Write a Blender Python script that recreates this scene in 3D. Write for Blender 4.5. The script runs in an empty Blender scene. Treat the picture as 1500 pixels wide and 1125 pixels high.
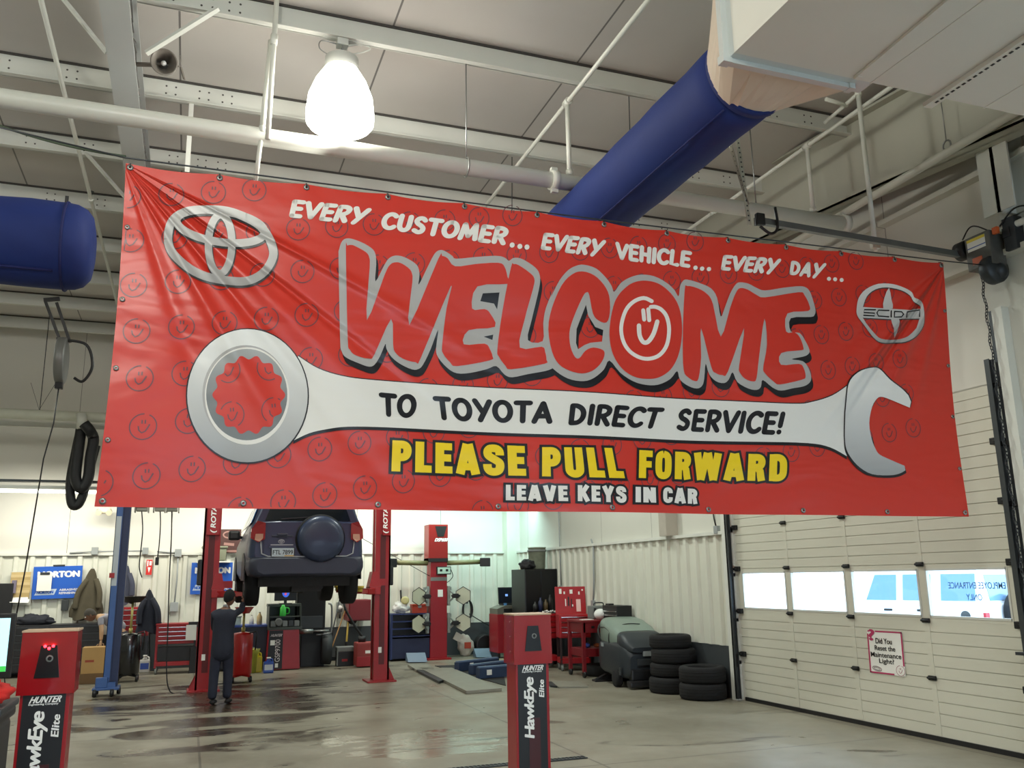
import bpy, bmesh, math, random
from mathutils import Vector, Matrix, noise
from mathutils.geometry import tessellate_polygon
random.seed(7)
S = bpy.context.scene
COL = S.collection
# ------------------------------------------------------------------ camera, world, light, exposure
CF, CAMZ = 1282.4, 1.78
RR = Vector((0.940238, -0.34019, -0.014926)); UU = Vector((-0.059858, -0.208273, 0.976237)); FF = Vector((0.335215, 0.917002, 0.216189))
cd = bpy.data.cameras.new('camera'); cam = bpy.data.objects.new('camera', cd); COL.objects.link(cam)
cd.sensor_width = 36.0; cd.lens = 36.0 * CF / 1500.0; cd.clip_start = 0.05; cd.clip_end = 300
mw = Matrix.Identity(4)
for r in range(3):
    mw[r][0] = RR[r]; mw[r][1] = UU[r]; mw[r][2] = -FF[r]
mw.translation = Vector((0, 0, CAMZ)); cam.matrix_world = mw
S.camera = cam
S.view_settings.view_transform = 'Standard'; S.view_settings.look = 'None'
S.view_settings.gamma = 1.0; S.view_settings.use_curve_mapping = False
S.view_settings.exposure = 0.16
S.cycles.use_denoising = True
S.cycles.max_bounces = 8; S.cycles.sample_clamp_indirect = 6.0
W = bpy.data.worlds.new('sky'); S.world = W; W.use_nodes = True
W.node_tree.nodes['Background'].inputs[0].default_value = (0.66, 0.84, 1.0, 1)
W.node_tree.nodes['Background'].inputs[1].default_value = 5.5

def lamp(name, kind, loc, power, color=(1, 1, 1), size=0.3, size_y=None, rot=(0, 0, 0)):
    l = bpy.data.lights.new(name, kind); l.energy = power; l.color = color
    if kind == 'AREA':
        l.size = size
        if size_y: l.shape = 'RECTANGLE'; l.size_y = size_y
    else: l.shadow_soft_size = size
    o = bpy.data.objects.new(name, l); o.location = loc; o.rotation_euler = rot; COL.objects.link(o)
    return o
# high-bay lamps of the hall and an added door fill (the lamp in view has its fixture built below); the shaded ones throw their light down
HB = (1.0, 0.985, 0.90)
for x, y, e in ((1.12, 7.86, 250), (-5.0, 7.9, 170), (-1.0, 0.2, 520), (4.2, 0.6, 230), (-5.0, 0.0, 250)):
    lamp('high_bay_or_fill_light', 'POINT', (x, y, 5.95), e, HB, 0.28)
for x, y, e in ((-5.0, 14.5, 420), (1.2, 14.5, 420), (5.2, 9.6, 330), (5.4, 14.6, 380)):  # the one nearest the overhead door has no fixture, added to brighten it
    o = lamp('high_bay_or_fill_light', 'SPOT', (x, y, 6.0), e, (.94, 1.0, .90), 0.28)
    o.data.spot_size = math.radians(165); o.data.spot_blend = .6
# fluorescent strips along the back wall
for x, c in ((-6.5, (1, .96, .84)), (-2.6, (1, .96, .84)), (0.6, (1, .96, .84)), (3.6, (1, .95, .84)), (6.3, (.62, 1, .98))):
    lamp('strip_light', 'AREA', (x, 19.6, 3.62), 52, c, 2.4, 0.14, (math.radians(28), 0, 0))

# ------------------------------------------------------------------ helpers
def ray(px, py):
    return RR * ((px - 750) / CF) - UU * ((py - 562.5) / CF) + FF
def at(ax, v, px, py):
    d = ray(px, py); i = 'XYZ'.index(ax); o = Vector((0, 0, CAMZ))
    return o + d * ((v - o[i]) / d[i])
def lin(c):
    c /= 255.0
    return c / 12.92 if c <= .04045 else ((c + .055) / 1.055) ** 2.4
def rgb(c): return (lin(c[0]), lin(c[1]), lin(c[2]), 1)
MATS = {}
def mat(name, c, rough=.5, metal=0., var=0., scale=6., bump=0., emit=0., coat=0., spec=None):
    if name in MATS: return MATS[name]
    m = bpy.data.materials.new(name); m.use_nodes = True; nt = m.node_tree
    b = nt.nodes['Principled BSDF']; col = rgb(c)
    b.inputs['Base Color'].default_value = col
    b.inputs['Roughness'].default_value = rough; b.inputs['Metallic'].default_value = metal
    if coat: b.inputs['Coat Weight'].default_value = coat
    if spec is not None: b.inputs['Specular IOR Level'].default_value = spec
    if emit:
        b.inputs['Emission Color'].default_value = col; b.inputs['Emission Strength'].default_value = emit
    if var or bump:
        tc = nt.nodes.new('ShaderNodeTexCoord')
        n = nt.nodes.new('ShaderNodeTexNoise'); n.inputs['Scale'].default_value = scale; n.inputs['Detail'].default_value = 6
        nt.links.new(tc.outputs['Object'], n.inputs['Vector'])
        if var:
            mx = nt.nodes.new('ShaderNodeMix'); mx.data_type = 'RGBA'
            mx.inputs[6].default_value = tuple(v * (1 - var) for v in col[:3]) + (1,)
            mx.inputs[7].default_value = tuple(min(1, v * (1 + var)) for v in col[:3]) + (1,)
            nt.links.new(n.outputs['Fac'], mx.inputs[0]); nt.links.new(mx.outputs[2], b.inputs['Base Color'])
        if bump:
            bp = nt.nodes.new('ShaderNodeBump'); bp.inputs['Strength'].default_value = bump; bp.inputs['Distance'].default_value = .02
            nt.links.new(n.outputs['Fac'], bp.inputs['Height']); nt.links.new(bp.outputs[0], b.inputs['Normal'])
    MATS[name] = m; return m

WHITE = mat('white_paint', (205, 207, 200), .55, var=.06, scale=3)
STEELW = mat('white_steel', (214, 216, 208), .45, var=.05, scale=4)
RED = mat('red_enamel', (150, 14, 22), .32, var=.10, scale=5, coat=.2)
DRED = mat('dark_red_enamel', (150, 20, 26), .38, var=.15, scale=6)
BLACK = mat('black_plastic', (22, 22, 24), .45, var=.1, scale=8)
RUBBER = mat('tyre_rubber', (15, 15, 17), .85, var=.25, scale=9, bump=.15)
DGREY = mat('dark_grey_plastic', (52, 56, 58), .5, var=.12, scale=6)
GREY = mat('grey_plastic', (120, 124, 122), .5, var=.1, scale=6)
STEEL = mat('bare_steel', (150, 152, 150), .35, .8, var=.12, scale=10)
DSTEEL = mat('dark_steel', (62, 66, 70), .45, .6, var=.2, scale=10)
CHROME = mat('chrome', (210, 212, 212), .18, 1.)
BLUEP = mat('blue_enamel', (34, 62, 120), .4, var=.12, scale=5)
PAPER = mat('white_paper', (232, 232, 226), .8)
PRINTW = mat('white_print', (240, 240, 236), .5)
PRINTK = mat('black_print', (18, 18, 20), .5)

class MB:
    """collects shapes into one mesh"""
    def __init__(s): s.bm = bmesh.new(); s.mi = 0
    def _new(s, fs, smooth=False):
        for f in fs: f.material_index = s.mi; f.smooth = smooth
    def hull8(s, pts, smooth=False):
        v = [s.bm.verts.new(p) for p in pts]
        fs = [s.bm.faces.new([v[i] for i in q]) for q in ((3, 2, 1, 0), (4, 5, 6, 7), (0, 1, 5, 4), (1, 2, 6, 5), (2, 3, 7, 6), (3, 0, 4, 7))]
        s._new(fs, smooth); return fs
    def box(s, c, d, rz=0., rx=0., ry=0., bev=0., taper=1.):
        R = Matrix.Rotation(rz, 3, 'Z') @ Matrix.Rotation(ry, 3, 'Y') @ Matrix.Rotation(rx, 3, 'X'); c = Vector(c)
        hx, hy, hz = d[0] / 2, d[1] / 2, d[2] / 2
        P = []
        for z, t in ((-hz, 1), (hz, taper)):
            for x, y in ((-hx, -hy), (hx, -hy), (hx, hy), (-hx, hy)): P.append(c + R @ Vector((x * t, y * t, z)))
        fs = s.hull8(P)
        if bev > 0:
            es = list({e for f in fs for e in f.edges})
            r = bmesh.ops.bevel(s.bm, geom=es, offset=bev, segments=2, profile=.6, affect='EDGES')
            s._new([f for f in r['faces']], False)
        return s
    def boxr(s, x0, x1, y0, y1, z0, z1, bev=0.):
        return s.box(((x0 + x1) / 2, (y0 + y1) / 2, (z0 + z1) / 2), (abs(x1 - x0), abs(y1 - y0), abs(z1 - z0)), bev=bev)
    def bar(s, p, q, w, h=None, up=(0, 0, 1)):
        p, q = Vector(p), Vector(q); h = h or w; d = (q - p).normalized(); u = Vector(up)
        if abs(d.dot(u)) > .99: u = Vector((0, 1, 0))
        sd = d.cross(u).normalized(); u = sd.cross(d)
        P = []
        for c in (p, q):
            for a, b in ((-1, -1), (1, -1), (1, 1), (-1, 1)): P.append(c + sd * (a * w / 2) + u * (b * h / 2))
        s.hull8(P); return s
    def cyl(s, p, q, r, r2=None, n=16, cap=True, smooth=True):
        return s.tube([p, q], [r, r if r2 is None else r2], n, cap, smooth)
    def tube(s, pts, r, n=10, cap=True, smooth=True, closed=False):
        pts = [Vector(p) for p in pts]; k = len(pts)
        rs = r if isinstance(r, (list, tuple)) else [r] * k
        rings = []; prev = None
        for i, p in enumerate(pts):
            if closed: d = pts[(i + 1) % k] - pts[i - 1]
            else: d = (pts[min(i + 1, k - 1)] - pts[max(i - 1, 0)])
            d = d.normalized() if d.length > 1e-9 else Vector((0, 0, 1))
            if prev is None:
                a = Vector((0, 0, 1)) if abs(d.z) < .9 else Vector((1, 0, 0))
                u = d.cross(a).normalized()
            else:
                u = (prev - d * prev.dot(d)); u = u.normalized() if u.length > 1e-6 else d.orthogonal().normalized()
            prev = u; w = d.cross(u)
            rings.append([s.bm.verts.new(p + (u * math.cos(2 * math.pi * j / n) + w * math.sin(2 * math.pi * j / n)) * rs[i]) for j in range(n)])
        fs = []
        for i in range(k if closed else k - 1):
            a, b = rings[i], rings[(i + 1) % k]
            for j in range(n): fs.append(s.bm.faces.new((a[j], a[(j + 1) % n], b[(j + 1) % n], b[j])))
        s._new(fs, smooth)
        if cap and not closed: s._new([s.bm.faces.new(rings[0][::-1]), s.bm.faces.new(rings[-1])])
        return s
    def lathe(s, prof, o=(0, 0, 0), axis='Z', n=24, smooth=True, a0=0, a1=2 * math.pi):
        """prof: (radius, height) pairs around an axis through o"""
        o = Vector(o); full = abs(a1 - a0 - 2 * math.pi) < 1e-6; rings = []
        for r, h in prof:
            ring = []
            for j in range(n if full else n + 1):
                t = a0 + (a1 - a0) * j / n; c, q = r * math.cos(t), r * math.sin(t)
                ring.append(s.bm.verts.new(o + Vector({'Z': (c, q, h), 'Y': (c, h, q), 'X': (h, c, q)}[axis])))
            rings.append(ring)
        fs = []
        for a, b in zip(rings, rings[1:]):
            m = len(a)
            for j in range(m if full else m - 1): fs.append(s.bm.faces.new((a[j], a[(j + 1) % m], b[(j + 1) % m], b[j])))
        s._new(fs, smooth)
        if full and prof[0][0] != prof[-1][0] or prof[0][1] != prof[-1][1]:
            if prof[0][0] > 1e-4: s._new([s.bm.faces.new(rings[0][::-1])])
            if prof[-1][0] > 1e-4: s._new([s.bm.faces.new(rings[-1])])
        return s
    def ball(s, c, r, n=16, m=10, rot=None):
        c = Vector(c); r = Vector((r, r, r)) if not hasattr(r, '__len__') else Vector(r)
        res = bmesh.ops.create_uvsphere(s.bm, u_segments=n, v_segments=m, radius=1)
        R = rot or Matrix.Identity(3)
        for v in res['verts']: v.co = c + R @ Vector((v.co.x * r.x, v.co.y * r.y, v.co.z * r.z))
        s._new({f for v in res['verts'] for f in v.link_faces}, True); return s
    def prism(s, poly, f, d):
        """poly: 2D outline; f(u,v)->Vector; d: extrusion vector"""
        d = Vector(d); a = [s.bm.verts.new(f(u, v)) for u, v in poly]; b = [s.bm.verts.new(f(u, v) + d) for u, v in poly]
        n = len(a); fs = [s.bm.faces.new((a[j], a[(j + 1) % n], b[(j + 1) % n], b[j])) for j in range(n)]
        tri = tessellate_polygon([[Vector((u, v, 0)) for u, v in poly]])
        for t in tri:
            for w in (a, b):
                try: fs.append(s.bm.faces.new([w[i] for i in t]))
                except ValueError: pass
        s._new(fs); return s
    def flat(s, poly, f, holes=()):
        loops = [poly] + list(holes); flatl = [p for l in loops for p in l]
        tri = tessellate_polygon([[Vector((u, v, 0)) for u, v in l] for l in loops])
        vs = [s.bm.verts.new(f(u, v)) for u, v in flatl]
        fs = []
        for t in tri:
            try: fs.append(s.bm.faces.new([vs[i] for i in t]))
            except ValueError: pass
        s._new(fs); return s
    def quadstrip(s, grid, smooth=True):
        vs = [[s.bm.verts.new(p) for p in row] for row in grid]; fs = []
        for i in range(len(vs) - 1):
            for j in range(len(vs[0]) - 1): fs.append(s.bm.faces.new((vs[i][j], vs[i][j + 1], vs[i + 1][j + 1], vs[i + 1][j])))
        s._new(fs, smooth); return s
    def build(s, name, m, parent=None, fix=True):
        if fix: bmesh.ops.recalc_face_normals(s.bm, faces=s.bm.faces)
        me = bpy.data.meshes.new(name); s.bm.to_mesh(me); s.bm.free()
        for x in (m if isinstance(m, (list, tuple)) else [m]): me.materials.append(x)
        o = bpy.data.objects.new(name, me); COL.objects.link(o)
        if parent: o.parent = parent
        return o
def tag(o, label=None, cat=None, group=None, kind=None):
    if label: o['label'] = label
    if cat: o['category'] = cat
    if group: o['group'] = group
    if kind: o['kind'] = kind
    return o
def thing(name, label, cat, loc=(0, 0, 0), rz=0., group=None):
    o = bpy.data.objects.new(name, None); COL.objects.link(o); o.location = loc; o.rotation_euler = (0, 0, rz); o.empty_display_size = .1
    return tag(o, label, cat, group)
def dup(root, loc, rz=None, label=None, group=None):
    r = root.copy(); COL.objects.link(r); r.location = loc
    if rz is not None: r.rotation_euler = (0, 0, rz)
    if label: r['label'] = label
    if group: r['group'] = group
    for ch in list(root.children):
        c = ch.copy(); COL.objects.link(c); c.parent = r
        for g in ch.children:
            d = g.copy(); COL.objects.link(d); d.parent = c
    return r
def struct(name, mb, m, label=None, parent=None):
    o = mb.build(name, m, parent)
    if not parent: tag(o, label, None, None, 'structure')
    return o
def sag(p, q, drop, n=12):
    p, q = Vector(p), Vector(q)
    return [p.lerp(q, i / n) - Vector((0, 0, drop * 4 * (i / n) * (1 - i / n))) for i in range(n + 1)]
def smoothcurve(pts, n=6):
    pts = [Vector(p) for p in pts]; out = []
    for i in range(len(pts) - 1):
        a, b, c, d = pts[max(i - 1, 0)], pts[i], pts[i + 1], pts[min(i + 2, len(pts) - 1)]
        for k in range(n):
            t = k / n
            out.append(.5 * ((2 * b) + (c - a) * t + (2 * a - 5 * b + 4 * c - d) * t * t + (3 * b - a - 3 * c + d) * t ** 3))
    out.append(pts[-1]); return out

# ---------------- lettering
def text_tris(s, offset=0., shear=0., space=1.):
    c = bpy.data.curves.new('lettering', 'FONT'); c.body = s; c.offset = offset; c.shear = shear; c.space_character = space
    o = bpy.data.objects.new('lettering', c); COL.objects.link(o)
    me = bpy.data.meshes.new_from_object(o.evaluated_get(bpy.context.evaluated_depsgraph_get()))
    vs = [(v.co.x, v.co.y) for v in me.vertices]; fs = [tuple(p.vertices) for p in me.polygons]
    bpy.data.objects.remove(o); bpy.data.curves.remove(c); bpy.data.meshes.remove(me)
    return vs, fs
def put_text(mb, s, f, offset=0., shear=0., space=1., ref=None):
    """letters fitted to the unit square then mapped by f(u, v)"""
    vs, fs = text_tris(s, offset, shear, space)
    if ref is None:
        xs = [v[0] for v in vs]; ys = [v[1] for v in vs]; ref = (min(xs), max(xs), min(ys), max(ys))
    x0, x1, y0, y1 = ref
    V = [mb.bm.verts.new(f((x - x0) / (x1 - x0), (y - y0) / (y1 - y0))) for x, y in vs]
    out = []
    for q in fs:
        try: out.append(mb.bm.faces.new([V[i] for i in q]))
        except ValueError: pass
    mb._new(out); return ref
def label_on(parent, name, s, o, U, V, m, offset=.02, shear=0., space=1., lab=None):
    """writing on a flat face of a thing: o lower-left corner, U along the line, V up the letters"""
    mb = MB(); o, U, V = Vector(o), Vector(U), Vector(V); n = U.cross(V).normalized(); b = V.length * offset * 1.5; ud = U.normalized(); vd = V.normalized(); k = 0
    for du, dv in ((0, 0), (-1, 0), (1, 0), (0, -.6), (0, .6), (-.7, .4), (.7, -.4)) if offset > .004 else ((0, 0),):
        put_text(mb, s, lambda u, v: o + U * u + V * v + ud * (du * b) + vd * (dv * b) + n * (.00004 * k), .004, shear, space); k += 1
    ob = mb.build(name, m, parent, fix=False)
    if lab: ob['label'] = lab
    return ob
# ------------------------------------------------------------------ setting
def floor_mat():
    m = bpy.data.materials.new('stained_concrete'); m.use_nodes = True; nt = m.node_tree; N = nt.nodes; L = nt.links
    b = N['Principled BSDF']; tc = N.new('ShaderNodeTexCoord')
    def nz(scale, det=6, dist=0., vec=None):
        n = N.new('ShaderNodeTexNoise'); n.inputs['Scale'].default_value = scale; n.inputs['Detail'].default_value = det; n.inputs['Distortion'].default_value = dist
        L.new(vec or tc.outputs['Object'], n.inputs['Vector']); return n.outputs['Fac']
    def ramp(src, stops):
        r = N.new('ShaderNodeValToRGB'); L.new(src, r.inputs[0]); e = r.color_ramp.elements
        e[0].position, e[0].color = stops[0]; e[1].position, e[1].color = stops[-1]
        for p, c in stops[1:-1]:
            x = e.new(p); x.color = c
        return r.outputs[0]
    def math_(op, a, b_=None):
        n = N.new('ShaderNodeMath'); n.operation = op
        for i, v in enumerate((a, b_)):
            if v is None: continue
            if isinstance(v, (int, float)): n.inputs[i].default_value = v
            else: L.new(v, n.inputs[i])
        return n.outputs[0]
    g = lambda v: (v, v, v, 1)
    base = ramp(nz(.55, 8), [(.3, rgb((116, 110, 94))), (.55, rgb((138, 133, 118))), (.75, rgb((156, 152, 138)))])
    sep = N.new('ShaderNodeSeparateXYZ'); L.new(tc.outputs['Object'], sep.inputs[0])
    # spill area around the two post lift: stretched sideways streaks
    mp = N.new('ShaderNodeMapping'); L.new(tc.outputs['Object'], mp.inputs['Vector']); mp.inputs['Scale'].default_value = (.55, 1.3, 1)
    streak = nz(1.1, 7, 1.2, mp.outputs[0])
    dx = math_('DIVIDE', math_('SUBTRACT', sep.outputs[0], .6), 3.0); dy = math_('DIVIDE', math_('SUBTRACT', sep.outputs[1], 14.3), 4.6)
    d2 = math_('ADD', math_('MULTIPLY', dx, dx), math_('MULTIPLY', dy, dy))
    area = ramp(d2, [(0., g(.24)), (1., g(0.))])
    wet = ramp(math_('ADD', streak, area), [(.635, g(0.)), (.70, g(1.))])
    far = ramp(math_('ADD', nz(1.1, 4, .4), 0.), [(.66, g(0.)), (.74, g(.35))])
    spots = math_('MAXIMUM', wet, far)
    mx = N.new('ShaderNodeMix'); mx.data_type = 'RGBA'; L.new(spots, mx.inputs[0]); L.new(base, mx.inputs[6]); mx.inputs[7].default_value = rgb((58, 48, 38))
    # saw-cut joints
    def joint(o, per, off):
        a = math_('ABSOLUTE', math_('SUBTRACT', math_('FRACT', math_('DIVIDE', math_('ADD', o, off), per)), .5))
        return math_('LESS_THAN', a, .0035 / 1.0)
    j = math_('MAXIMUM', joint(sep.outputs[0], 3.66, 1.6), joint(sep.outputs[1], 3.66, .9))
    m2 = N.new('ShaderNodeMix'); m2.data_type = 'RGBA'; L.new(math_('MULTIPLY', j, .6), m2.inputs[0]); L.new(mx.outputs[2], m2.inputs[6]); m2.inputs[7].default_value = rgb((60, 56, 50))
    L.new(m2.outputs[2], b.inputs['Base Color'])
    ex = math_('DIVIDE', math_('SUBTRACT', sep.outputs[0], 2.5), 1.5); ey = math_('DIVIDE', math_('SUBTRACT', sep.outputs[1], 10.2), 1.3)
    pa = ramp(math_('ADD', math_('MULTIPLY', ex, ex), math_('MULTIPLY', ey, ey)), [(0., g(.3)), (1., g(0.))])
    wet2 = ramp(math_('ADD', nz(1.7, 6, 1.2, mp.outputs[0]), pa), [(.70, g(0.)), (.74, g(1.))])     # puddles without stain
    rr = math_('SUBTRACT', ramp(nz(1.6, 5), [(.3, g(.27)), (.7, g(.5))]), math_('MAXIMUM', math_('MULTIPLY', wet, .10), math_('MULTIPLY', wet2, .22))); L.new(rr, b.inputs['Roughness'])
    bp = N.new('ShaderNodeBump'); bp.inputs['Strength'].default_value = .06; L.new(nz(9, 4), bp.inputs['Height']); L.new(bp.outputs[0], b.inputs['Normal'])
    return m
def panel_mat(name, c, axis, period, off, dirt=.12, width=.010):
    """insulation / liner panels with a thin seam every period metres"""
    m = bpy.data.materials.new(name); m.use_nodes = True; nt = m.node_tree; N = nt.nodes; L = nt.links; b = N['Principled BSDF']
    tc = N.new('ShaderNodeTexCoord'); sep = N.new('ShaderNodeSeparateXYZ'); L.new(tc.outputs['Object'], sep.inputs[0])
    def M_(op, a, v):
        n = N.new('ShaderNodeMath'); n.operation = op; L.new(a, n.inputs[0]); n.inputs[1].default_value = v; return n.outputs[0]
    f = M_('LESS_THAN', M_('FRACT', M_('DIVIDE', M_('ADD', sep.outputs['XYZ'.index(axis)], off), period), 0), width)
    n = N.new('ShaderNodeTexNoise'); n.inputs['Scale'].default_value = .8; n.inputs['Detail'].default_value = 7; L.new(tc.outputs['Object'], n.inputs['Vector'])
    col = rgb(c); mx = N.new('ShaderNodeMix'); mx.data_type = 'RGBA'; L.new(n.outputs['Fac'], mx.inputs[0])
    mx.inputs[6].default_value = tuple(v * (1 - dirt) for v in col[:3]) + (1,); mx.inputs[7].default_value = tuple(min(1, v * (1 + dirt)) for v in col[:3]) + (1,)
    m2 = N.new('ShaderNodeMix'); m2.data_type = 'RGBA'; L.new(M_('MULTIPLY', f, .75), m2.inputs[0]); L.new(mx.outputs[2], m2.inputs[6]); m2.inputs[7].default_value = rgb((52, 50, 48))
    L.new(m2.outputs[2], b.inputs['Base Color']); b.inputs['Roughness'].default_value = .6
    return m
XR, YB, ZC = 7.7, 21.0, 7.3
XL, YF = -12.0, -7.0
struct('floor', MB().boxr(XL, XR + .3, YF, YB + .3, -.2, 0), floor_mat())
CEILM = panel_mat('ceiling_insulation', (196, 192, 186), 'X', 2.05, .42)
struct('ceiling', MB().boxr(XL, XR + .3, YF, YB + .3, ZC, ZC + .15), CEILM)
LINER = panel_mat('white_liner_panel', (214, 213, 204), 'X', 2.05, .4, .06, .005)
LINERY = panel_mat('white_liner_panel_side', (206, 206, 196), 'Y', 2.05, .4, .07, .005)
struct('wall_back', MB().boxr(XL, XR + .3, YB, YB + .2, 0, ZC), LINER)
struct('wall_left', MB().boxr(XL - .2, XL, YF, YB + .2, 0, ZC), LINERY)
DY0, DY1, DZ = 6.62, 11.40, 3.66       # overhead door opening in the right wall
w = MB(); w.boxr(XR, XR + .2, DY1, YB, 0, ZC); w.boxr(XR, XR + .2, DY0, DY1, DZ, ZC); w.boxr(XR, XR + .2, YF, .6, 0, ZC); w.boxr(XR, XR + .2, 5.4, DY0, 0, ZC); w.boxr(XR, XR + .2, .6, 5.4, 0, 1.2); w.boxr(XR, XR + .2, .6, 5.4, 1.85, ZC)   # window strip of the next door, out of view
struct('wall_right', w, LINERY)
w = MB()     # front wall with a raised overhead door behind the camera
for a, b in ((XL, .2), (6.2, XR)): w.boxr(a, b, YF - .2, YF, 0, ZC)
w.boxr(.2, 6.2, YF - .2, YF, 3.7, ZC)
struct('wall_front', w, LINER)
struct('ground_outside', MB().boxr(-60, 90, -60, 90, -.5, -.03), mat('snowy_concrete', (214, 218, 224), .8, var=.08, scale=.5))
# corrugated wainscot, cap trim and dark base
CORR = mat('corrugated_white_metal', (212, 213, 200), .42, var=.07, scale=2.5)
KICK = mat('dark_grey_base_paint', (58, 63, 66), .6, var=.15, scale=3)
def corrug(mb, f, L_, z0, z1, per=.30, rib=.085, d=.045):
    prof = []; t = 0.
    while t < L_:
        prof += [(t, 0), (t + per - rib - .05, 0), (t + per - rib - .02, d), (t + per - .03, d)]; t += per
    prof = [(min(u, L_), v) for u, v in prof]
    mb.quadstrip([[f(u, v, z0) for u, v in prof], [f(u, v, z1) for u, v in prof]], False)
w = MB(); corrug(w, lambda u, v, z: Vector((XL + u, YB - .03 - v, z)), XR - XL - .05, .74, 2.38); struct('wall_back_wainscot', w, CORR)
w = MB(); corrug(w, lambda u, v, z: Vector((XR - .03 - v, 11.62 + u, z)), YB - 11.68, .74, 2.38); struct('wall_right_wainscot', w, CORR)
struct('trim_1', MB().boxr(XL, XR - .1, YB - .10, YB, 2.38, 2.43), STEELW)
struct('trim_2', MB().boxr(XR - .10, XR, 11.58, YB - .1, 2.38, 2.43), STEELW)
struct('baseboard_back', MB().boxr(XL, XR - .05, YB - .06, YB, 0, .74), KICK)
struct('baseboard_right', MB().boxr(XR - .06, XR, 11.52, YB - .06, 0, .74), KICK)
struct('trim_3', MB().boxr(XR - .12, XR, 11.46, 11.58, 0, 3.9), STEELW)
struct('trim_4', MB().boxr(XR - .10, XR, 6.30, 6.42, 0, 4.4), STEELW)
struct('corner_column', MB().boxr(XR - .34, XR, YB - .34, YB, 0, ZC), mat('cream_column', (214, 222, 206), .5, var=.05))
w = MB(); w.boxr(XR - .22, XR, 13.06, 13.30, 2.43, ZC); struct('wall_column', w, mat('pale_grey_column', (176, 170, 158), .55, var=.08))
# column above the door and horizontal wall girts
a = at('X', 7.6, 1432, 300); w = MB(); w.boxr(7.45, 7.7, 6.02, 6.04 + .02, 5.3, ZC); w.boxr(7.45, 7.47, 5.86, 6.22, 5.3, ZC); w.boxr(7.66, 7.70, 5.86, 6.22, 5.3, ZC)
struct('door_column', w, STEELW)
for z in (4.9, 5.85):
    struct('wall_girt', MB().boxr(XR - .12, XR, YF, YB, z, z + .06), LINERY)
# purlins
PUR = mat('purlin_white', (208, 210, 202), .5, var=.06, scale=3)
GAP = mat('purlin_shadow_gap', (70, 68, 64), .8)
for k in range(-6, 8):
    y = 7.86 + 1.74 * k
    if y > 20.6: continue
    w = MB(); w.boxr(XL, XR - .3, y, y + .02, 7.03, ZC); w.boxr(XL, XR - .3, y - .07, y + .01, 7.03, 7.045); w.boxr(XL, XR - .3, y + .01, y + .08, ZC - .015, ZC)
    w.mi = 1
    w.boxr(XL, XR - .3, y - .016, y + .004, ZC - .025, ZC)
    if 0 <= k <= 3:
        for x0 in (-2.2, -1.55, -.55, -.2, .05, 5.6, 6.2, 6.7):
            for dx in (0, .1):
                for z in (7.12, 7.21): w.cyl((x0 + dx, y - .002, z), (x0 + dx, y + .01, z), .011, n=8)
    struct('ceiling_purlin_beam', w, [PUR, GAP])
# main rafter (I section along the hall)
RAF = mat('rafter_grey', (186, 190, 188), .5, var=.06, scale=2)
w = MB(); w.boxr(-1.0, -.76, YF, YB, 6.60, 6.625); w.boxr(-.887, -.873, YF, YB, 6.62, 7.03); w.boxr(-1.0, -.76, YF, YB, 7.005, 7.03)
struct('rafter_beam', w, RAF)
w = MB()
for i in range(40):   # ragged edge of the plastic vapour sheet along the rafter
    y = 6.3 + i * .16; w.bar((-.76 + random.uniform(-.01, .02), y, 6.63), (-.80, y + .17, 6.9 + random.uniform(-.1, .1)), .012, .004)
w.boxr(-.872, -.868, 6.2, 12.6, 6.64, 7.0)
tag(w.build('vapour_sheet', mat('vapour_sheet', (132, 130, 126), .45, var=.3, scale=12, bump=.5)), 'wrinkled grey plastic sheet tucked along the main rafter web', 'plastic sheet')
# end-wall beam beside the right wall
p, q = at('X', 7.35, 1500, 187), at('X', 7.35, 1080, 372); dirn = (q - p).normalized()
p2 = p - dirn * 6; q2 = p + dirn * 17
w = MB()
for x0, x1, z0, z1 in ((7.33, 7.36, 0, 1.02), (7.22, 7.50, 0, .03), (7.22, 7.50, 1.0, 1.03), (7.22, 7.24, .0, .08)):
    P = [Vector((x, c.y, c.z + z)) for c in (p2, q2) for x, z in ((x0, z0), (x1, z0), (x1, z1), (x0, z1))]
    w.hull8(P)
struct('end_wall_beam', w, mat('end_beam_paint', (178, 178, 164), .5, var=.07, scale=2))
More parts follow.
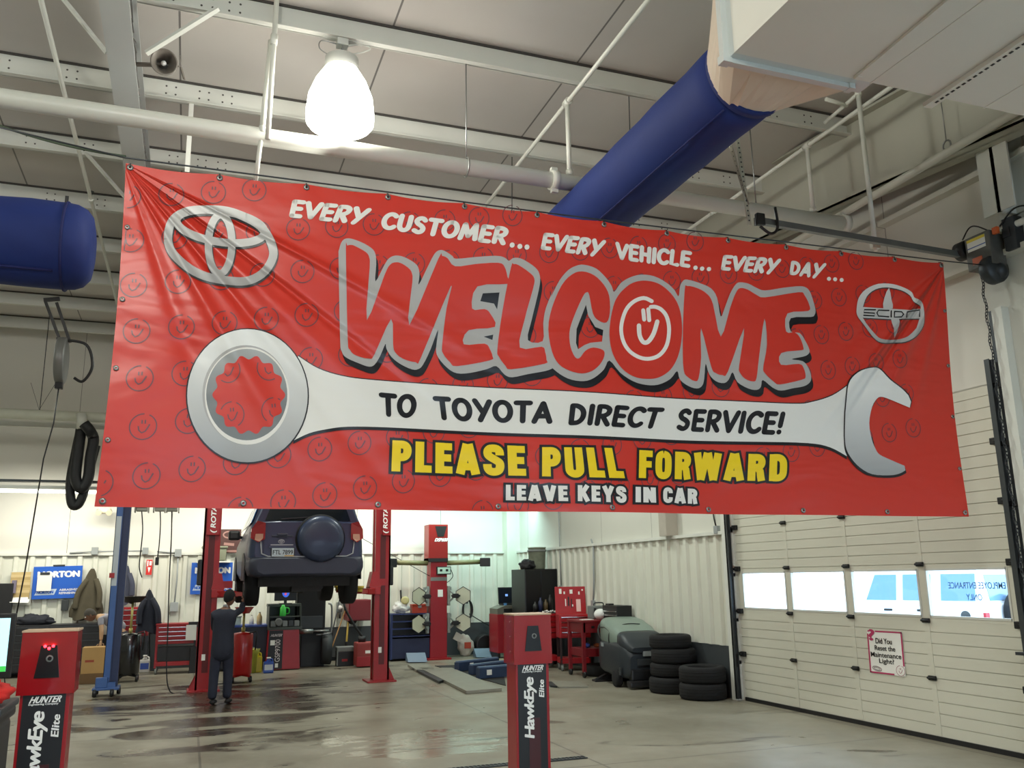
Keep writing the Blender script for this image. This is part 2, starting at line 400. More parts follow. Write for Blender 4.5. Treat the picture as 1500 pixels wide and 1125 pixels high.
# ------------------------------------------------------------------ banner
BY = 6.2
def bend(x, z):       # slow billow of the vinyl
    e = max(0., min(1., (x + .6) / 7.3)); h = max(0., min(1., (4.65 - z) / 2.4))
    return .035 * math.sin(3.1 * x + .6 * z) * math.sin(math.pi * e) * (.3 + .7 * h) + .05 * math.sin(math.pi * e) * math.sin(math.pi * h) + .02 * math.sin(1.3 * x - 2.2 * z)
def bz(px, py, off=0.):
    P = at('Y', BY, px, py); return Vector((P.x, BY + bend(P.x, P.z) - off, P.z))
def banner_mat(name, c, rough=.36, grad=None):
    m = bpy.data.materials.new(name); m.use_nodes = True; nt = m.node_tree; N = nt.nodes; L = nt.links; b = N['Principled BSDF']
    b.inputs['Base Color'].default_value = rgb(c); b.inputs['Roughness'].default_value = rough
    tc = N.new('ShaderNodeTexCoord'); sep = N.new('ShaderNodeSeparateXYZ'); L.new(tc.outputs['Object'], sep.inputs[0])
    def M_(op, a, v=None, c3=None):
        n = N.new('ShaderNodeMath'); n.operation = op
        for i, q in enumerate((a, v, c3)):
            if q is None: continue
            if isinstance(q, (int, float)): n.inputs[i].default_value = q
            else: L.new(q, n.inputs[i])
        return n.outputs[0]
    tot = None
    # tension folds fanning out of the two upper corners
    for cx, cz, sgn, folds, reach in ((-.60, 4.66, 1, ((.42, .022, 1.), (.62, .018, -.9), (.72, .05, .9), (.86, .03, -.8), (1.02, .04, .8), (1.2, .05, -.4)), 3.2),
                                      (6.80, 4.72, -1, ((.80, .020, 1.), (.87, .018, -1.0), (1.0, .045, .7), (.62, .05, -.5), (1.2, .05, .5)), 2.6)):
        dx = M_('MULTIPLY', M_('SUBTRACT', sep.outputs[0], cx), sgn); dz = M_('SUBTRACT', cz, sep.outputs[2])
        th = M_('ARCTAN2', dz, dx); r = M_('SQRT', M_('ADD', M_('MULTIPLY', dx, dx), M_('MULTIPLY', dz, dz)))
        fall = M_('MULTIPLY', M_('MAXIMUM', M_('SUBTRACT', 1., M_('DIVIDE', r, reach)), 0.), M_('MINIMUM', M_('MULTIPLY', r, 1.2), 1.))
        for t0, wd, amp in folds:
            q = M_('DIVIDE', M_('SUBTRACT', th, t0), wd); g = M_('EXPONENT', M_('MULTIPLY', M_('MULTIPLY', q, q), -1.))
            v = M_('MULTIPLY', M_('MULTIPLY', g, fall), amp)
            tot = v if tot is None else M_('ADD', tot, v)
    n = N.new('ShaderNodeTexNoise'); n.inputs['Scale'].default_value = 1.; n.inputs['Detail'].default_value = 3; n.inputs['Distortion'].default_value = .4
    mp = N.new('ShaderNodeMapping'); L.new(tc.outputs['Object'], mp.inputs['Vector']); mp.inputs['Scale'].default_value = (.55, 1, 1.7); mp.inputs['Rotation'].default_value = (0, .35, 0)
    L.new(mp.outputs[0], n.inputs['Vector'])
    tot = M_('ADD', tot, M_('MULTIPLY', n.outputs['Fac'], 1.3))
    bp = N.new('ShaderNodeBump'); bp.inputs['Strength'].default_value = .85; bp.inputs['Distance'].default_value = .06
    L.new(tot, bp.inputs['Height']); L.new(bp.outputs[0], b.inputs['Normal'])
    if grad:     # printed silver gradient, top colour to bottom colour
        z0, z1, c2 = grad
        f = M_('DIVIDE', M_('SUBTRACT', sep.outputs[2], z0), z1 - z0); f = M_('MINIMUM', M_('MAXIMUM', f, 0.), 1.)
        mx = N.new('ShaderNodeMix'); mx.data_type = 'RGBA'; L.new(f, mx.inputs[0]); mx.inputs[6].default_value = rgb(c2); mx.inputs[7].default_value = rgb(c)
        L.new(mx.outputs[2], b.inputs['Base Color'])
    return m
VR = banner_mat('red_vinyl', (206, 50, 36)); VW = banner_mat('white_ink', (236, 233, 226)); VK = banner_mat('black_ink', (16, 16, 24)); VY = banner_mat('yellow_ink', (246, 212, 22))
VG = banner_mat('silver_grey_ink', (176, 174, 172)); VS = banner_mat('faint_grey_ink', (104, 66, 74)); VRIM = banner_mat('dark_silver_ink', (70, 70, 72))
VSIL = banner_mat('silver_gradient_ink', (236, 236, 233), grad=(2.5, 3.4, (146, 148, 150)))
VEMB = banner_mat('emblem_silver_ink', (228, 226, 222), grad=(3.75, 4.5, (160, 158, 157)))
VSHAFT = banner_mat('wrench_white_ink', (232, 230, 224))
TLc, TRc, BRc, BLc = (184, 237), (1379, 386), (1418, 757), (138, 742)
def cut_grid(mb, step=.12):
    bm = mb.bm
    bmesh.ops.triangulate(bm, faces=[f for f in bm.faces if len(f.verts) > 4])
    for i in (0, 2):
        lo = min((v.co[i] for v in bm.verts), default=0); hi = max((v.co[i] for v in bm.verts), default=0)
        k = math.ceil(lo / step)
        while k * step < hi:
            co = Vector((0, 0, 0)); co[i] = k * step; no = Vector((0, 0, 0)); no[i] = 1
            bmesh.ops.bisect_plane(bm, geom=bm.verts[:] + bm.edges[:] + bm.faces[:], plane_co=co, plane_no=no, dist=1e-5); k += 1
def conform(mb, off, step=.12):
    cut_grid(mb, step)
    for v in mb.bm.verts: v.co.y = BY + bend(v.co.x, v.co.z) - off
    return mb
banner = MB()
nx, nz = 180, 60; grid = []
TL, TR, BR, BL = [at('Y', BY, *c) for c in (TLc, TRc, BRc, BLc)]
def edge_pt(u, v):
    A = TL.lerp(TR, u); B = BL.lerp(BR, u); P = A.lerp(B, v)
    P.z -= .018 * abs(math.sin(u * 12 * math.pi)) * (1 - v) ** 6      # scallops between the top eyelets
    P.x += .03 * math.sin(math.pi * v) * (1 - 2 * u) * (1 if u < .5 else .4)
    return P
for j in range(nz + 1):
    row = []
    for i in range(nx + 1):
        P = edge_pt(i / nx, j / nz); row.append(Vector((P.x, BY + bend(P.x, P.z), P.z)))
    grid.append(row)
banner.quadstrip(grid)
bn = thing('banner', 'large red vinyl welcome banner with a wrench print hung across the service drive', 'banner')
sheet = banner.build('vinyl_sheet', VR, bn, fix=False)
def FP(off):
    return lambda px, py: Vector((at('Y', BY, px, py).x, BY - off, at('Y', BY, px, py).z))
def part(mb, name, m, off, lab=None, step=.12):
    conform(mb, off, step); o = mb.build(name, m, bn, fix=False)
    if lab: o['label'] = lab
    return o
def spl(pts, n=4, closed=True):
    """rounded outline through px points"""
    k = len(pts); out = []
    for i in range(k if closed else k - 1):
        a, b, c, d = (pts[(i - 1) % k] if closed else pts[max(i - 1, 0)]), pts[i], pts[(i + 1) % k], (pts[(i + 2) % k] if closed else pts[min(i + 2, k - 1)])
        for s in range(n):
            t = s / n
            out.append(tuple(.5 * (2 * b[q] + (c[q] - a[q]) * t + (2 * a[q] - 5 * b[q] + 4 * c[q] - d[q]) * t * t + (3 * b[q] - a[q] - 3 * c[q] + d[q]) * t ** 3) for q in (0, 1)))
    if not closed: out.append(pts[-1])
    return out
def stroke(mb, pts, wd, f, cap=True):
    """ribbon of width wd (same units as pts) with round ends, mapped by f"""
    n = len(pts); L_, R_ = [], []
    for i, p in enumerate(pts):
        a = pts[max(i - 1, 0)]; b = pts[min(i + 1, n - 1)]; dx, dy = b[0] - a[0], b[1] - a[1]; l = math.hypot(dx, dy) or 1
        ww = wd(i / (n - 1)) if callable(wd) else wd
        L_.append((p[0] - dy / l * ww / 2, p[1] + dx / l * ww / 2)); R_.append((p[0] + dy / l * ww / 2, p[1] - dx / l * ww / 2))
    vl = [mb.bm.verts.new(f(*p)) for p in L_]; vr = [mb.bm.verts.new(f(*p)) for p in R_]
    mb._new([mb.bm.faces.new((vl[i], vl[i + 1], vr[i + 1], vr[i])) for i in range(n - 1)])
    if cap:
        for p, t in ((pts[0], 0.), (pts[-1], 1.)):
            ww = (wd(t) if callable(wd) else wd) / 2
            mb.flat([(p[0] + ww * math.cos(k * math.pi / 5), p[1] + ww * math.sin(k * math.pi / 5)) for k in range(10)], f)
# --- faint smiling faces, printed on a slanted lattice
o0 = at('Y', BY, 205, 554.7); cv = at('Y', BY, 271, 547) - o0; rv = at('Y', BY, 209.7, 625) - o0
mb = MB(); Rs = .084
for i in range(-3, 24):
    for j in range(-9, 5):
        c = o0 + cv * i + rv * j
        if not (TL.x - .02 < c.x < BR.x and BL.z - .04 < c.z < TR.z): continue
        u_ = (c.x - TL.x) / (TR.x - TL.x); top = TL.z + (TR.z - TL.z) * u_
        if c.z > top - .05: continue
        f = lambda x, y: Vector((c.x + x * Rs + y * .06 * Rs, BY, c.z + y * Rs))
        cutx = lambda pts: [p for p in pts if TL.x < c.x + p[0] * Rs - .03]
        ring = [(math.cos(t) * .98, math.sin(t) * (1.02)) for t in [math.radians(70 - 13 * k) for k in range(27)]]
        for pts, wd in ((cutx(ring), .085), (cutx([(-.14, .52), (-.11, .22)]), .10), (cutx([(.10, .54), (.12, .24)]), .10), (cutx([(-.36, .02), (-.28, -.3), (-.05, -.5), (.2, -.35), (.36, -.02), (.46, .22)]), .10)):
            if len(pts) > 1: stroke(mb, pts, wd, f, False)
for co, no in (((0, 0, BL.z + .012), (0, 0, -1)), ((TL.x - .005, 0, 0), (-1, 0, 0))):
    bmesh.ops.bisect_plane(mb.bm, geom=mb.bm.verts[:] + mb.bm.edges[:] + mb.bm.faces[:], plane_co=co, plane_no=no, clear_outer=True)
part(mb, 'smiling_face_pattern', VS, .003, 'faint grey smiling faces printed all over')
# --- WELCOME
A = lambda pts: [(410 + x / 3.571, 270 + y / 3.571) for x, y in pts]
B = lambda pts: [(800 + x / 3.3333, 330 + y / 3.3333) for x, y in pts]
sil = A([(305,400),(308,345),(325,300),(358,287),(420,305),(475,335),(498,365),(503,420),(500,508),(545,425),(570,388),(605,373),(650,380),(700,405),(725,430),(733,470),(730,520),(770,440),(810,362),(840,342),(870,350),(905,372),(925,386),(1030,377),(1130,372),(1175,380),(1200,398),(1222,384),(1260,386),(1310,412),(1348,442),(1364,475),(1365,520),(1350,600),(1328,700),(1310,806),(1386,812)])
sil += A([(1388,720),(1400,640),(1440,540),(1478,470)])[:3] + B([(30,345),(70,265),(110,217),(150,195),(190,190),(250,207),(300,250),(330,290),(343,318),(375,275),(420,247),(475,233),(540,240),(600,270),(640,305),(662,338),(668,290),(680,265),(700,257),(760,275),(815,302),(845,350),(862,440),(880,400),(905,330),(930,287),(950,276),(990,283),(1030,305),(1070,318),(1160,305),(1235,298),(1268,305),(1287,327),(1302,370),(1313,415),(1308,438),(1290,449),(1192,455),(1192,520),(1235,527),(1262,565),(1283,610),(1275,632),(1250,643),(1195,655),(1250,665),(1278,697),(1292,740),(1285,768),(1255,787),(1200,797),(1145,808),(1105,793),(1058,755),(1050,788),(1030,803),(990,795),(940,763),(918,715),(900,750),(878,767),(840,757),(808,722),(792,670),(785,742),(775,778),(750,792),(710,780),(668,748),(655,705),(620,745),(560,773),(500,775),(435,758),(370,715),(318,655),(290,700),(240,742),(190,758),(130,750),(80,725),(38,690)])
sil += A([(1435,957),(1400,970),(1310,985),(1230,1000),(1190,985),(1148,940),(1100,955),(1010,975),(940,977),(890,950),(840,895),(828,850),(838,750),(800,850),(760,932),(735,957),(700,960),(640,935),(590,898),(562,855),(556,830),(530,890),(500,938),(470,950),(420,935),(350,905),(324,872),(315,800)])
h1 = A([(1070,562),(1157,558),(1147,645),(1130,615),(1058,602)]); h2 = A([(1080,785),(1130,775),(1126,803)])
h3 = B([(203,382),(215,435),(250,490),(290,505),(283,562),(225,568),(195,580),(165,600),(155,570),(158,500)])
sil = spl(sil, 3)
mb = MB(); mb.flat([(x + 3.5, y + 10) for x, y in sil], FP(.006), [[(x + 3.5, y + 10) for x, y in h] for h in (h3,)]); part(mb, 'welcome_letter_shadow', VK, .006)
mb = MB(); mb.flat(sil, FP(.009), [h1, h2, h3]); part(mb, 'welcome_letter_outline', VG, .009, 'grey outlined WELCOME letters')
red = [A([(343,345),(350,326),(375,322),(400,332),(450,360),(466,388),(468,440),(456,710),(545,480),(575,422),(608,408),(640,415),(680,442),(694,470),(695,510),(683,730),(830,388),(850,373),(880,385),(920,425),(1030,413),(1145,408),(1178,428),(1195,480),(1198,515),(1040,527),(1015,640),(1080,643),(1110,665),(1137,735),(1000,752),(975,825),(1085,822),(1112,850),(1127,890),(1112,910),(940,940),(905,922),(866,875),(860,830),(880,640),(900,525),(748,895),(720,922),(650,905),(608,872),(597,830),(585,700),(498,885),(470,908),(400,893),(367,863),(355,800)]),
       A([(1212,430),(1225,416),(1250,420),(1310,460),(1335,490),(1330,540),(1290,700),(1268,845),(1380,842),(1398,870),(1405,912),(1395,932),(1225,958),(1195,940),(1160,890),(1152,850),(1175,650)]),
       B([(20,500),(35,400),(80,290),(130,237),(180,222),(240,240),(290,285),(318,340),(322,420),(305,468),(265,458),(238,425),(218,335),(205,322),(185,345),(140,450),(122,520),(128,590),(150,640),(172,643),(200,608),(240,592),(288,605),(292,635),(270,675),(230,708),(180,720),(120,705),(70,672),(38,610)]),
       B(spl([(320,510),(345,370),(395,300),(450,268),(510,263),(570,280),(625,325),(660,380),(677,450),(678,540),(660,630),(620,700),(560,738),(500,745),(440,735),(380,695),(335,620)], 2)),
       B([(690,312),(702,289),(750,300),(797,330),(825,380),(862,540),(905,400),(930,330),(950,305),(985,312),(1030,340),(1070,352),(1230,328),(1258,342),(1282,392),(1275,420),(1175,432),(1168,520),(1210,525),(1235,550),(1252,600),(1240,612),(1145,625),(1143,682),(1230,678),(1253,698),(1263,738),(1245,755),(1140,778),(1110,765),(1067,722),(1060,690),(1077,580),(1065,455),(1040,640),(1028,745),(1012,762),(975,748),(950,715),(948,680),(970,500),(895,712),(870,728),(838,717),(817,685),(770,495),(770,640),(757,742),(738,755),(705,735),(686,700),(683,560)])]
mb = MB()
for r in red: mb.flat(spl(r, 3), FP(.012))
part(mb, 'welcome_letter_fill', VR, .012)
mb = MB(); fB = lambda x, y: FP(.015)(800 + x / 3.3333, 330 + y / 3.3333)
for pts, wd in (([(530,362),(490,347),(440,365),(400,410),(378,490),(388,560),(420,610),(470,640),(520,645),(570,625),(605,575),(616,500),(605,440),(580,405),(550,390),(525,390)], 19), ([(488,407),(493,452)], 20), ([(513,402),(518,455)], 20), ([(467,482),(470,530),(488,563),(513,560),(540,520),(558,462)], 22)):
    stroke(mb, spl(pts, 4, False), wd, fB)
part(mb, 'smiling_face', VW, .015, 'white smiling face inside the letter O', .2)
# --- hand-lettered lines: round brush capitals drawn as strokes in a unit cell
def arc(cx, cy, rx, ry, a, b, n=14): return [(cx + rx * math.cos(math.radians(a + (b - a) * k / n)), cy + ry * math.sin(math.radians(a + (b - a) * k / n))) for k in range(n + 1)]
GL = {'A': (.72, [[(.0, 0), (.36, 1)], [(.36, 1), (.70, 0)], [(.16, .30), (.58, .30)]]), 'C': (.62, [arc(.38, .5, .36, .5, 48, 312)]),
 'D': (.66, [[(.05, 0), (.05, 1)], [(.05, 1), (.28, .98), (.5, .82), (.6, .55), (.55, .25), (.35, .04), (.05, 0)]]),
 'E': (.52, [[(.05, 0), (.05, 1)], [(.05, 1), (.50, 1)], [(.05, .52), (.44, .52)], [(.05, 0), (.50, 0)]]),
 'H': (.62, [[(.05, 0), (.05, 1)], [(.57, 0), (.57, 1)], [(.05, .5), (.57, .5)]]), 'I': (.12, [[(.06, 0), (.06, 1)]]),
 'L': (.48, [[(.05, 1), (.05, 0), (.46, 0)]]), 'M': (.86, [[(.02, 0), (.12, 1)], [(.12, 1), (.43, .18)], [(.43, .18), (.72, 1)], [(.72, 1), (.84, 0)]]),
 'N': (.62, [[(.05, 0), (.05, 1), (.57, 0), (.57, 1)]]), 'O': (.74, [arc(.37, .5, .35, .5, 90, 450, 22)]),
 'R': (.60, [[(.05, 0), (.05, 1)], [(.05, 1), (.35, 1), (.54, .86), (.5, .62), (.3, .48), (.05, .46)], [(.25, .46), (.56, 0)]]),
 'S': (.58, [[(.52, .88), (.38, 1.0), (.18, .96), (.07, .78), (.16, .60), (.36, .48), (.50, .32), (.46, .10), (.28, 0), (.05, .10)]]),
 'T': (.58, [[(.0, 1), (.60, 1)], [(.30, 1), (.30, 0)]]), 'U': (.62, [[(.05, 1), (.05, .35), (.13, .1), (.31, 0), (.49, .1), (.57, .35), (.57, 1)]]),
 'V': (.66, [[(.0, 1), (.33, 0)], [(.33, 0), (.68, 1)]]), 'Y': (.64, [[(.0, 1), (.32, .45)], [(.66, 1), (.22, -.02)]]), '!': (.14, [[(.09, 1), (.06, .36)], [(.05, .02), (.055, .03)]]), ' ': (.3, [])}
def brush(mb, s, quad, off, wd=.2, gap=.2, taper=False):
    """quad: TL, TR, BR, BL px corners of the line"""
    tot = sum(GL[c][0] + gap for c in s) - gap; x = 0
    (ax, ay), (bx, by), (cx, cy), (dx, dy) = quad
    Hpx = math.hypot(ax - dx, ay - dy); k = tot / (math.hypot(bx - ax, by - ay) / Hpx); m = wd / 2
    rnd = random.Random(len(s) * 7)
    for ch in s:
        w_, strokes = GL[ch]; t = rnd.uniform(-.05, .05)
        for st in strokes:
            pts = st if len(st) < 3 or ch == 'L' or ch == 'N' else spl(st, 4, False)
            def f(u, v, x=x, t=t):
                U = (x + u) / tot; V = .5 + (v - .5) * (1 - wd) + t * (u - .3)
                U = min(max(U * (1 - wd / tot) + m / tot, -.02), 1.02)
                tx, ty = ax + (bx - ax) * U, ay + (by - ay) * U; qx, qy = dx + (cx - dx) * U, dy + (cy - dy) * U
                return FP(off)(qx + (tx - qx) * V, qy + (ty - qy) * V)
            stroke(mb, pts, wd, f)
        x += w_ + gap
mb = MB()
for s, q in (('EVERY', ((427,291),(546,305),(530,333),(420.6,320.5))), ('CUSTOMER', ((562,309),(748,333),(741,361),(554,337.5))), ('EVERY', ((794.5,340),(890,350),(879.5,377.4),(790,366.6))),
             ('VEHICLE', ((902,352),(1017.5,365.4),(1015,391.5),(903,379.5))), ('EVERY', ((1060,371),(1146,377.5),(1135.4,404),(1056.5,395.4))), ('DAY', ((1158,380.6),(1212,384.5),(1200.5,410.4),(1155,403.5)))):
    mb = MB(); brush(mb, s, q, .006, .30, .25); part(mb, 'slogan_word', VW, .006, 'white hand-lettered word along the top')
for gi, grp in enumerate((0, 1, 2)):
  mb = MB()
  for x, y, r in ((750.2,359,3.7),(761.4,361,3.7),(771.8,362,3.7),(1022,390.2,3.2),(1031.5,391.7,3.2),(1041.3,392.5,3.2),(1214,408.6,3),(1223,409.3,3),(1232.3,410.4,3))[gi * 3:gi * 3 + 3]:
    mb.flat([(x + r * math.cos(k * math.pi / 6), y + r * math.sin(k * math.pi / 6)) for k in range(12)], FP(.006))
  part(mb, 'slogan_dots', VW, .006)
# --- wrench
z2 = lambda x, y: (410 + x / 3.571, 270 + y / 3.571)
z6 = lambda x, y: (130 + x / 4.017, 480 + y / 4.017)
z5 = lambda x, y: (540 + x / 2.381, 560 + y / 2.381)
z4 = lambda x, y: (1220 + x / 3.41, 390 + y / 3.41)
top = spl([(436.6,521),(466,539),(502,550),(550,555.6),(690,563.5),(830,572),(965,581),(1061,586),(1160,591.6),(1190,588.6),(1220,579),(1243,564)], 4, False)
bot = spl([(1243,668),(1217,655),(1183,649),(1100,646.5),(980,643.5),(855,638),(760,633.5),(666,629),(567,625),(510,624.5),(480,628),(453.6,634),(430,645)], 4, False)
shaft = top + bot
sh = lambda pts, dx, dy: [(x + dx, y + dy) for x, y in pts]
mb = MB(); mb.flat(sh(top, 0, -1.6) + sh(bot, 0, 4.5), FP(.005)); part(mb, 'wrench_shaft_outline', VK, .005)
mb = MB(); mb.flat(shaft, FP(.007)); part(mb, 'wrench_shaft', VSHAFT, .007, 'white wrench handle across the middle')
head = spl([z4(*p) for p in ((75,640),(80,595),(100,555),(145,520),(205,505),(240,515),(290,565),(350,610),(383,643))], 3, False) + [z4(*p) for p in ((397,675),(392,705))] + spl([z4(*p) for p in ((345,685),(290,662),(250,650),(228,660),(205,700),(192,780),(205,860),(225,910),(245,938),(300,965),(368,995))], 3, False) + spl([z4(*p) for p in ((372,1018),(340,1035),(290,1043),(205,1037),(145,1005),(105,965),(75,915),(66,850),(68,730))], 3, False)
ctr = z4(200, 780)
mb = MB(); mb.flat([(x + (1.6 if x > ctr[0] else -1.6), y + (3.6 if y > ctr[1] + 30 else -1.2)) for x, y in head], FP(.0095)); part(mb, 'wrench_jaw_outline', VK, .0095)
mb = MB(); mb.flat(head, FP(.0115)); part(mb, 'wrench_jaw', VSIL, .0115, 'open silver wrench jaw')
el = lambda cx, cy, rx, ry, n=56: [(cx + rx * math.cos(2 * math.pi * k / n), cy + ry * math.sin(2 * math.pi * k / n)) for k in range(n)]
star = [(364.5 + (53.5 - 3.4 * (1 - math.cos(14 * t)) * .9) * math.cos(t), 578.5 + (58 - 3.6 * (1 - math.cos(14 * t)) * .9) * math.sin(t)) for t in [2 * math.pi * k / 112 for k in range(112)]]
mb = MB(); mb.flat(el(362.6,580,90.4,99), FP(.0095)); part(mb, 'wrench_ring_outline', VK, .0095)
mb = MB(); mb.flat(el(362.6,579.6,88.4,97), FP(.0115)); part(mb, 'wrench_ring', VSIL, .0115, 'silver ring end of the wrench')
mb = MB(); mb.flat(el(360,578,63.5,72), FP(.013)); part(mb, 'wrench_ring_groove', VG, .013)
mb = MB(); mb.flat(el(362,580,62,71), FP(.0145)); part(mb, 'wrench_ring_shine', VW, .0145)
mb = MB(); mb.flat(el(361.5,578,59.5,66.5), FP(.016)); part(mb, 'wrench_ring_bore', banner_mat('bore_grey_ink', (182, 184, 184), grad=(3.0, 3.5, (120, 124, 126))), .016)
mb = MB(); mb.flat(star, FP(.0175)); part(mb, 'wrench_ring_opening', VR, .0175)
mb = MB()
for cx, cy in ((334, 542), (394, 538.5), (340, 607), (401, 601)):
    c = at('Y', BY, cx, cy)
    f = lambda x, y: FP(.019)(x, y)
    for pts, wd in (([(math.cos(math.radians(70 - 13 * k)), math.sin(math.radians(70 - 13 * k))) for k in range(27)], 1.6), ([(-.14, .52), (-.11, .22)], 1.8), ([(.10, .54), (.12, .24)], 1.8), ([(-.36, .02), (-.28, -.3), (-.05, -.5), (.2, -.35), (.36, -.02), (.46, .22)], 1.8)):
        run = []
        for x, y in [(cx + p_[0] * 17.5, cy - p_[1] * 18.5) for p_ in pts] + [(1e4, 0)]:
            if math.hypot((x - 364.5) / 50, (y - 578.5) / 54.5) < .93: run.append((x, y))
            else:
                if len(run) > 1: stroke(mb, run, wd, f, False)
                run = []
part(mb, 'smiling_face_print', VS, .019)
mb = MB()
for s, q in (('TO', (z5(35,30),z5(182,34),z5(170,126),z5(42,120))), ('TOYOTA', (z5(228,38),z5(655,62),z5(645,148),z5(240,130))), ('DIRECT', (z5(703,68),z5(1042,84),z5(1010,166),z5(692,152))), ('SERVICE!', (z5(1088,84),z5(1458,100),z5(1443,188),z5(1073,170)))):
    mb = MB(); brush(mb, s, q, .010, .265, .25); part(mb, 'handle_word', VK, .010, 'black hand-lettered word on the wrench handle')
# --- block lettering below
def quadf(q, off):
    (ax, ay), (bx, by), (cx, cy), (dx, dy) = q
    def f(u, v):
        tx, ty = ax + (bx - ax) * u, ay + (by - ay) * u; qx, qy = dx + (cx - dx) * u, dy + (cy - dy) * u
        return FP(off)(qx + (tx - qx) * v, qy + (ty - qy) * v)
    return f
BG = {  # heavy condensed capitals: straight strokes in a unit cell, square ends
 'P': (.62, [[(.15, 0), (.15, 1)], [(.15, .87), (.36, .87), (.46, .80), (.49, .68), (.46, .55), (.36, .47), (.15, .47)]]),
 'L': (.52, [[(.15, 0), (.15, 1)], [(.15, .12), (.52, .12)]]), 'E': (.54, [[(.15, 0), (.15, 1)], [(.15, .88), (.53, .88)], [(.15, .51), (.50, .51)], [(.15, .12), (.54, .12)]]),
 'F': (.52, [[(.15, 0), (.15, 1)], [(.15, .88), (.52, .88)], [(.15, .50), (.49, .50)]]),
 'A': (.74, [[(.13, 0), (.35, 1)], [(.61, 0), (.39, 1)], [(.20, .25), (.54, .25)]]),
 'S': (.62, [[(.50, .66), (.49, .79), (.42, .87), (.31, .89), (.20, .87), (.14, .79), (.14, .69), (.20, .61), (.42, .47), (.49, .40), (.50, .28), (.46, .17), (.38, .12), (.27, .11), (.18, .15), (.13, .24), (.12, .36)]]),
 'U': (.64, [[(.15, 1), (.15, .30), (.18, .18), (.25, .12), (.32, .105), (.39, .12), (.46, .18), (.49, .30), (.49, 1)]]),
 'O': (.64, [[(.32, .89), (.22, .86), (.16, .78), (.14, .62), (.14, .38), (.16, .22), (.22, .14), (.32, .11), (.42, .14), (.48, .22), (.50, .38), (.50, .62), (.48, .78), (.42, .86), (.32, .89)]]),
 'C': (.62, [[(.49, .64), (.48, .78), (.42, .86), (.32, .89), (.22, .86), (.16, .78), (.14, .62), (.14, .38), (.16, .22), (.22, .14), (.32, .11), (.42, .14), (.48, .22), (.49, .37)]]),
 'R': (.64, [[(.15, 0), (.15, 1)], [(.15, .87), (.36, .87), (.46, .81), (.49, .70), (.46, .58), (.36, .51), (.15, .51)], [(.33, .50), (.44, .36), (.47, .15), (.50, 0)]]),
 'W': (.98, [[(.11, 1), (.26, 0)], [(.26, 0), (.48, 1)], [(.50, 1), (.72, 0)], [(.72, 0), (.87, 1)]]),
 'D': (.64, [[(.15, 0), (.15, 1)], [(.15, .88), (.33, .88), (.44, .82), (.50, .68), (.50, .32), (.44, .18), (.33, .12), (.15, .12)]]),
 'V': (.72, [[(.12, 1), (.35, 0)], [(.60, 1), (.37, 0)]]), 'K': (.70, [[(.15, 0), (.15, 1)], [(.58, 1), (.22, .42)], [(.30, .60), (.60, 0)]]),
 'Y': (.72, [[(.12, 1), (.36, .42)], [(.60, 1), (.36, .42)], [(.36, .5), (.36, 0)]]), 'I': (.30, [[(.15, 0), (.15, 1)]]), 'N': (.66, [[(.14, 0), (.14, 1)], [(.52, 0), (.52, 1)], [(.16, .9), (.50, .1)]])}
def block(mb, s, q, off, grow=0., gap=.10):
    tot = sum(BG[c][0] + gap for c in s) - gap; x = 0; f0 = quadf(q, off)
    for ch in s:
        w_, sts = BG[ch]
        for st in sts:
            horiz = abs(st[0][1] - st[1][1]) < 1e-6 and len(st) == 2
            base = .235 if horiz else (.27 if len(st) == 2 else .255)
            pts = list(st)
            if len(pts) > 5: pts = spl(pts, 3, False)
            (x0, y0), (x1, y1) = pts[0], pts[1]; l = math.hypot(x1 - x0, y1 - y0); pts[0] = (x0 - (x1 - x0) / l * grow, y0 - (y1 - y0) / l * grow)
            (x0, y0), (x1, y1) = pts[-1], pts[-2]; l = math.hypot(x1 - x0, y1 - y0); pts[-1] = (x0 - (x1 - x0) / l * grow, y0 - (y1 - y0) / l * grow)
            stroke(mb, pts, base + 2 * grow, lambda u, v, x=x: f0((x + u) / tot, v), False)
        x += w_ + gap
for s, q, m in (('PLEASE', (z5(84,200),z5(550,220),z5(552,326),z5(78,310)), VY), ('PULL', (z5(606,225),z5(868,231),z5(886,337),z5(603,328)), VY), ('FORWARD', (z5(940,237),z5(1462,252),z5(1460,345),z5(934,335)), VY),
                   ('LEAVE', (z5(481,356),z5(689,362),z5(690,416),z5(479,411)), VW), ('KEYS', (z5(722,360),z5(888,366),z5(889,422),z5(721,416)), VW), ('IN', (z5(922,366),z5(997,368),z5(997,421),z5(920,420)), VW), ('CAR', (z5(1024,367),z5(1152,371),z5(1152,424),z5(1022,420)), VW)):
    nm = 'pull_forward' if m is VY else 'leave_keys'
    mb = MB(); block(mb, s, q, .006, .085 if m is VY else .14); part(mb, nm + '_outline', VK, .006)
    mb = MB(); block(mb, s, q, .009); part(mb, nm + '_word', m, .009, 'yellow block-lettered word' if m is VY else 'white block-lettered word at the bottom')
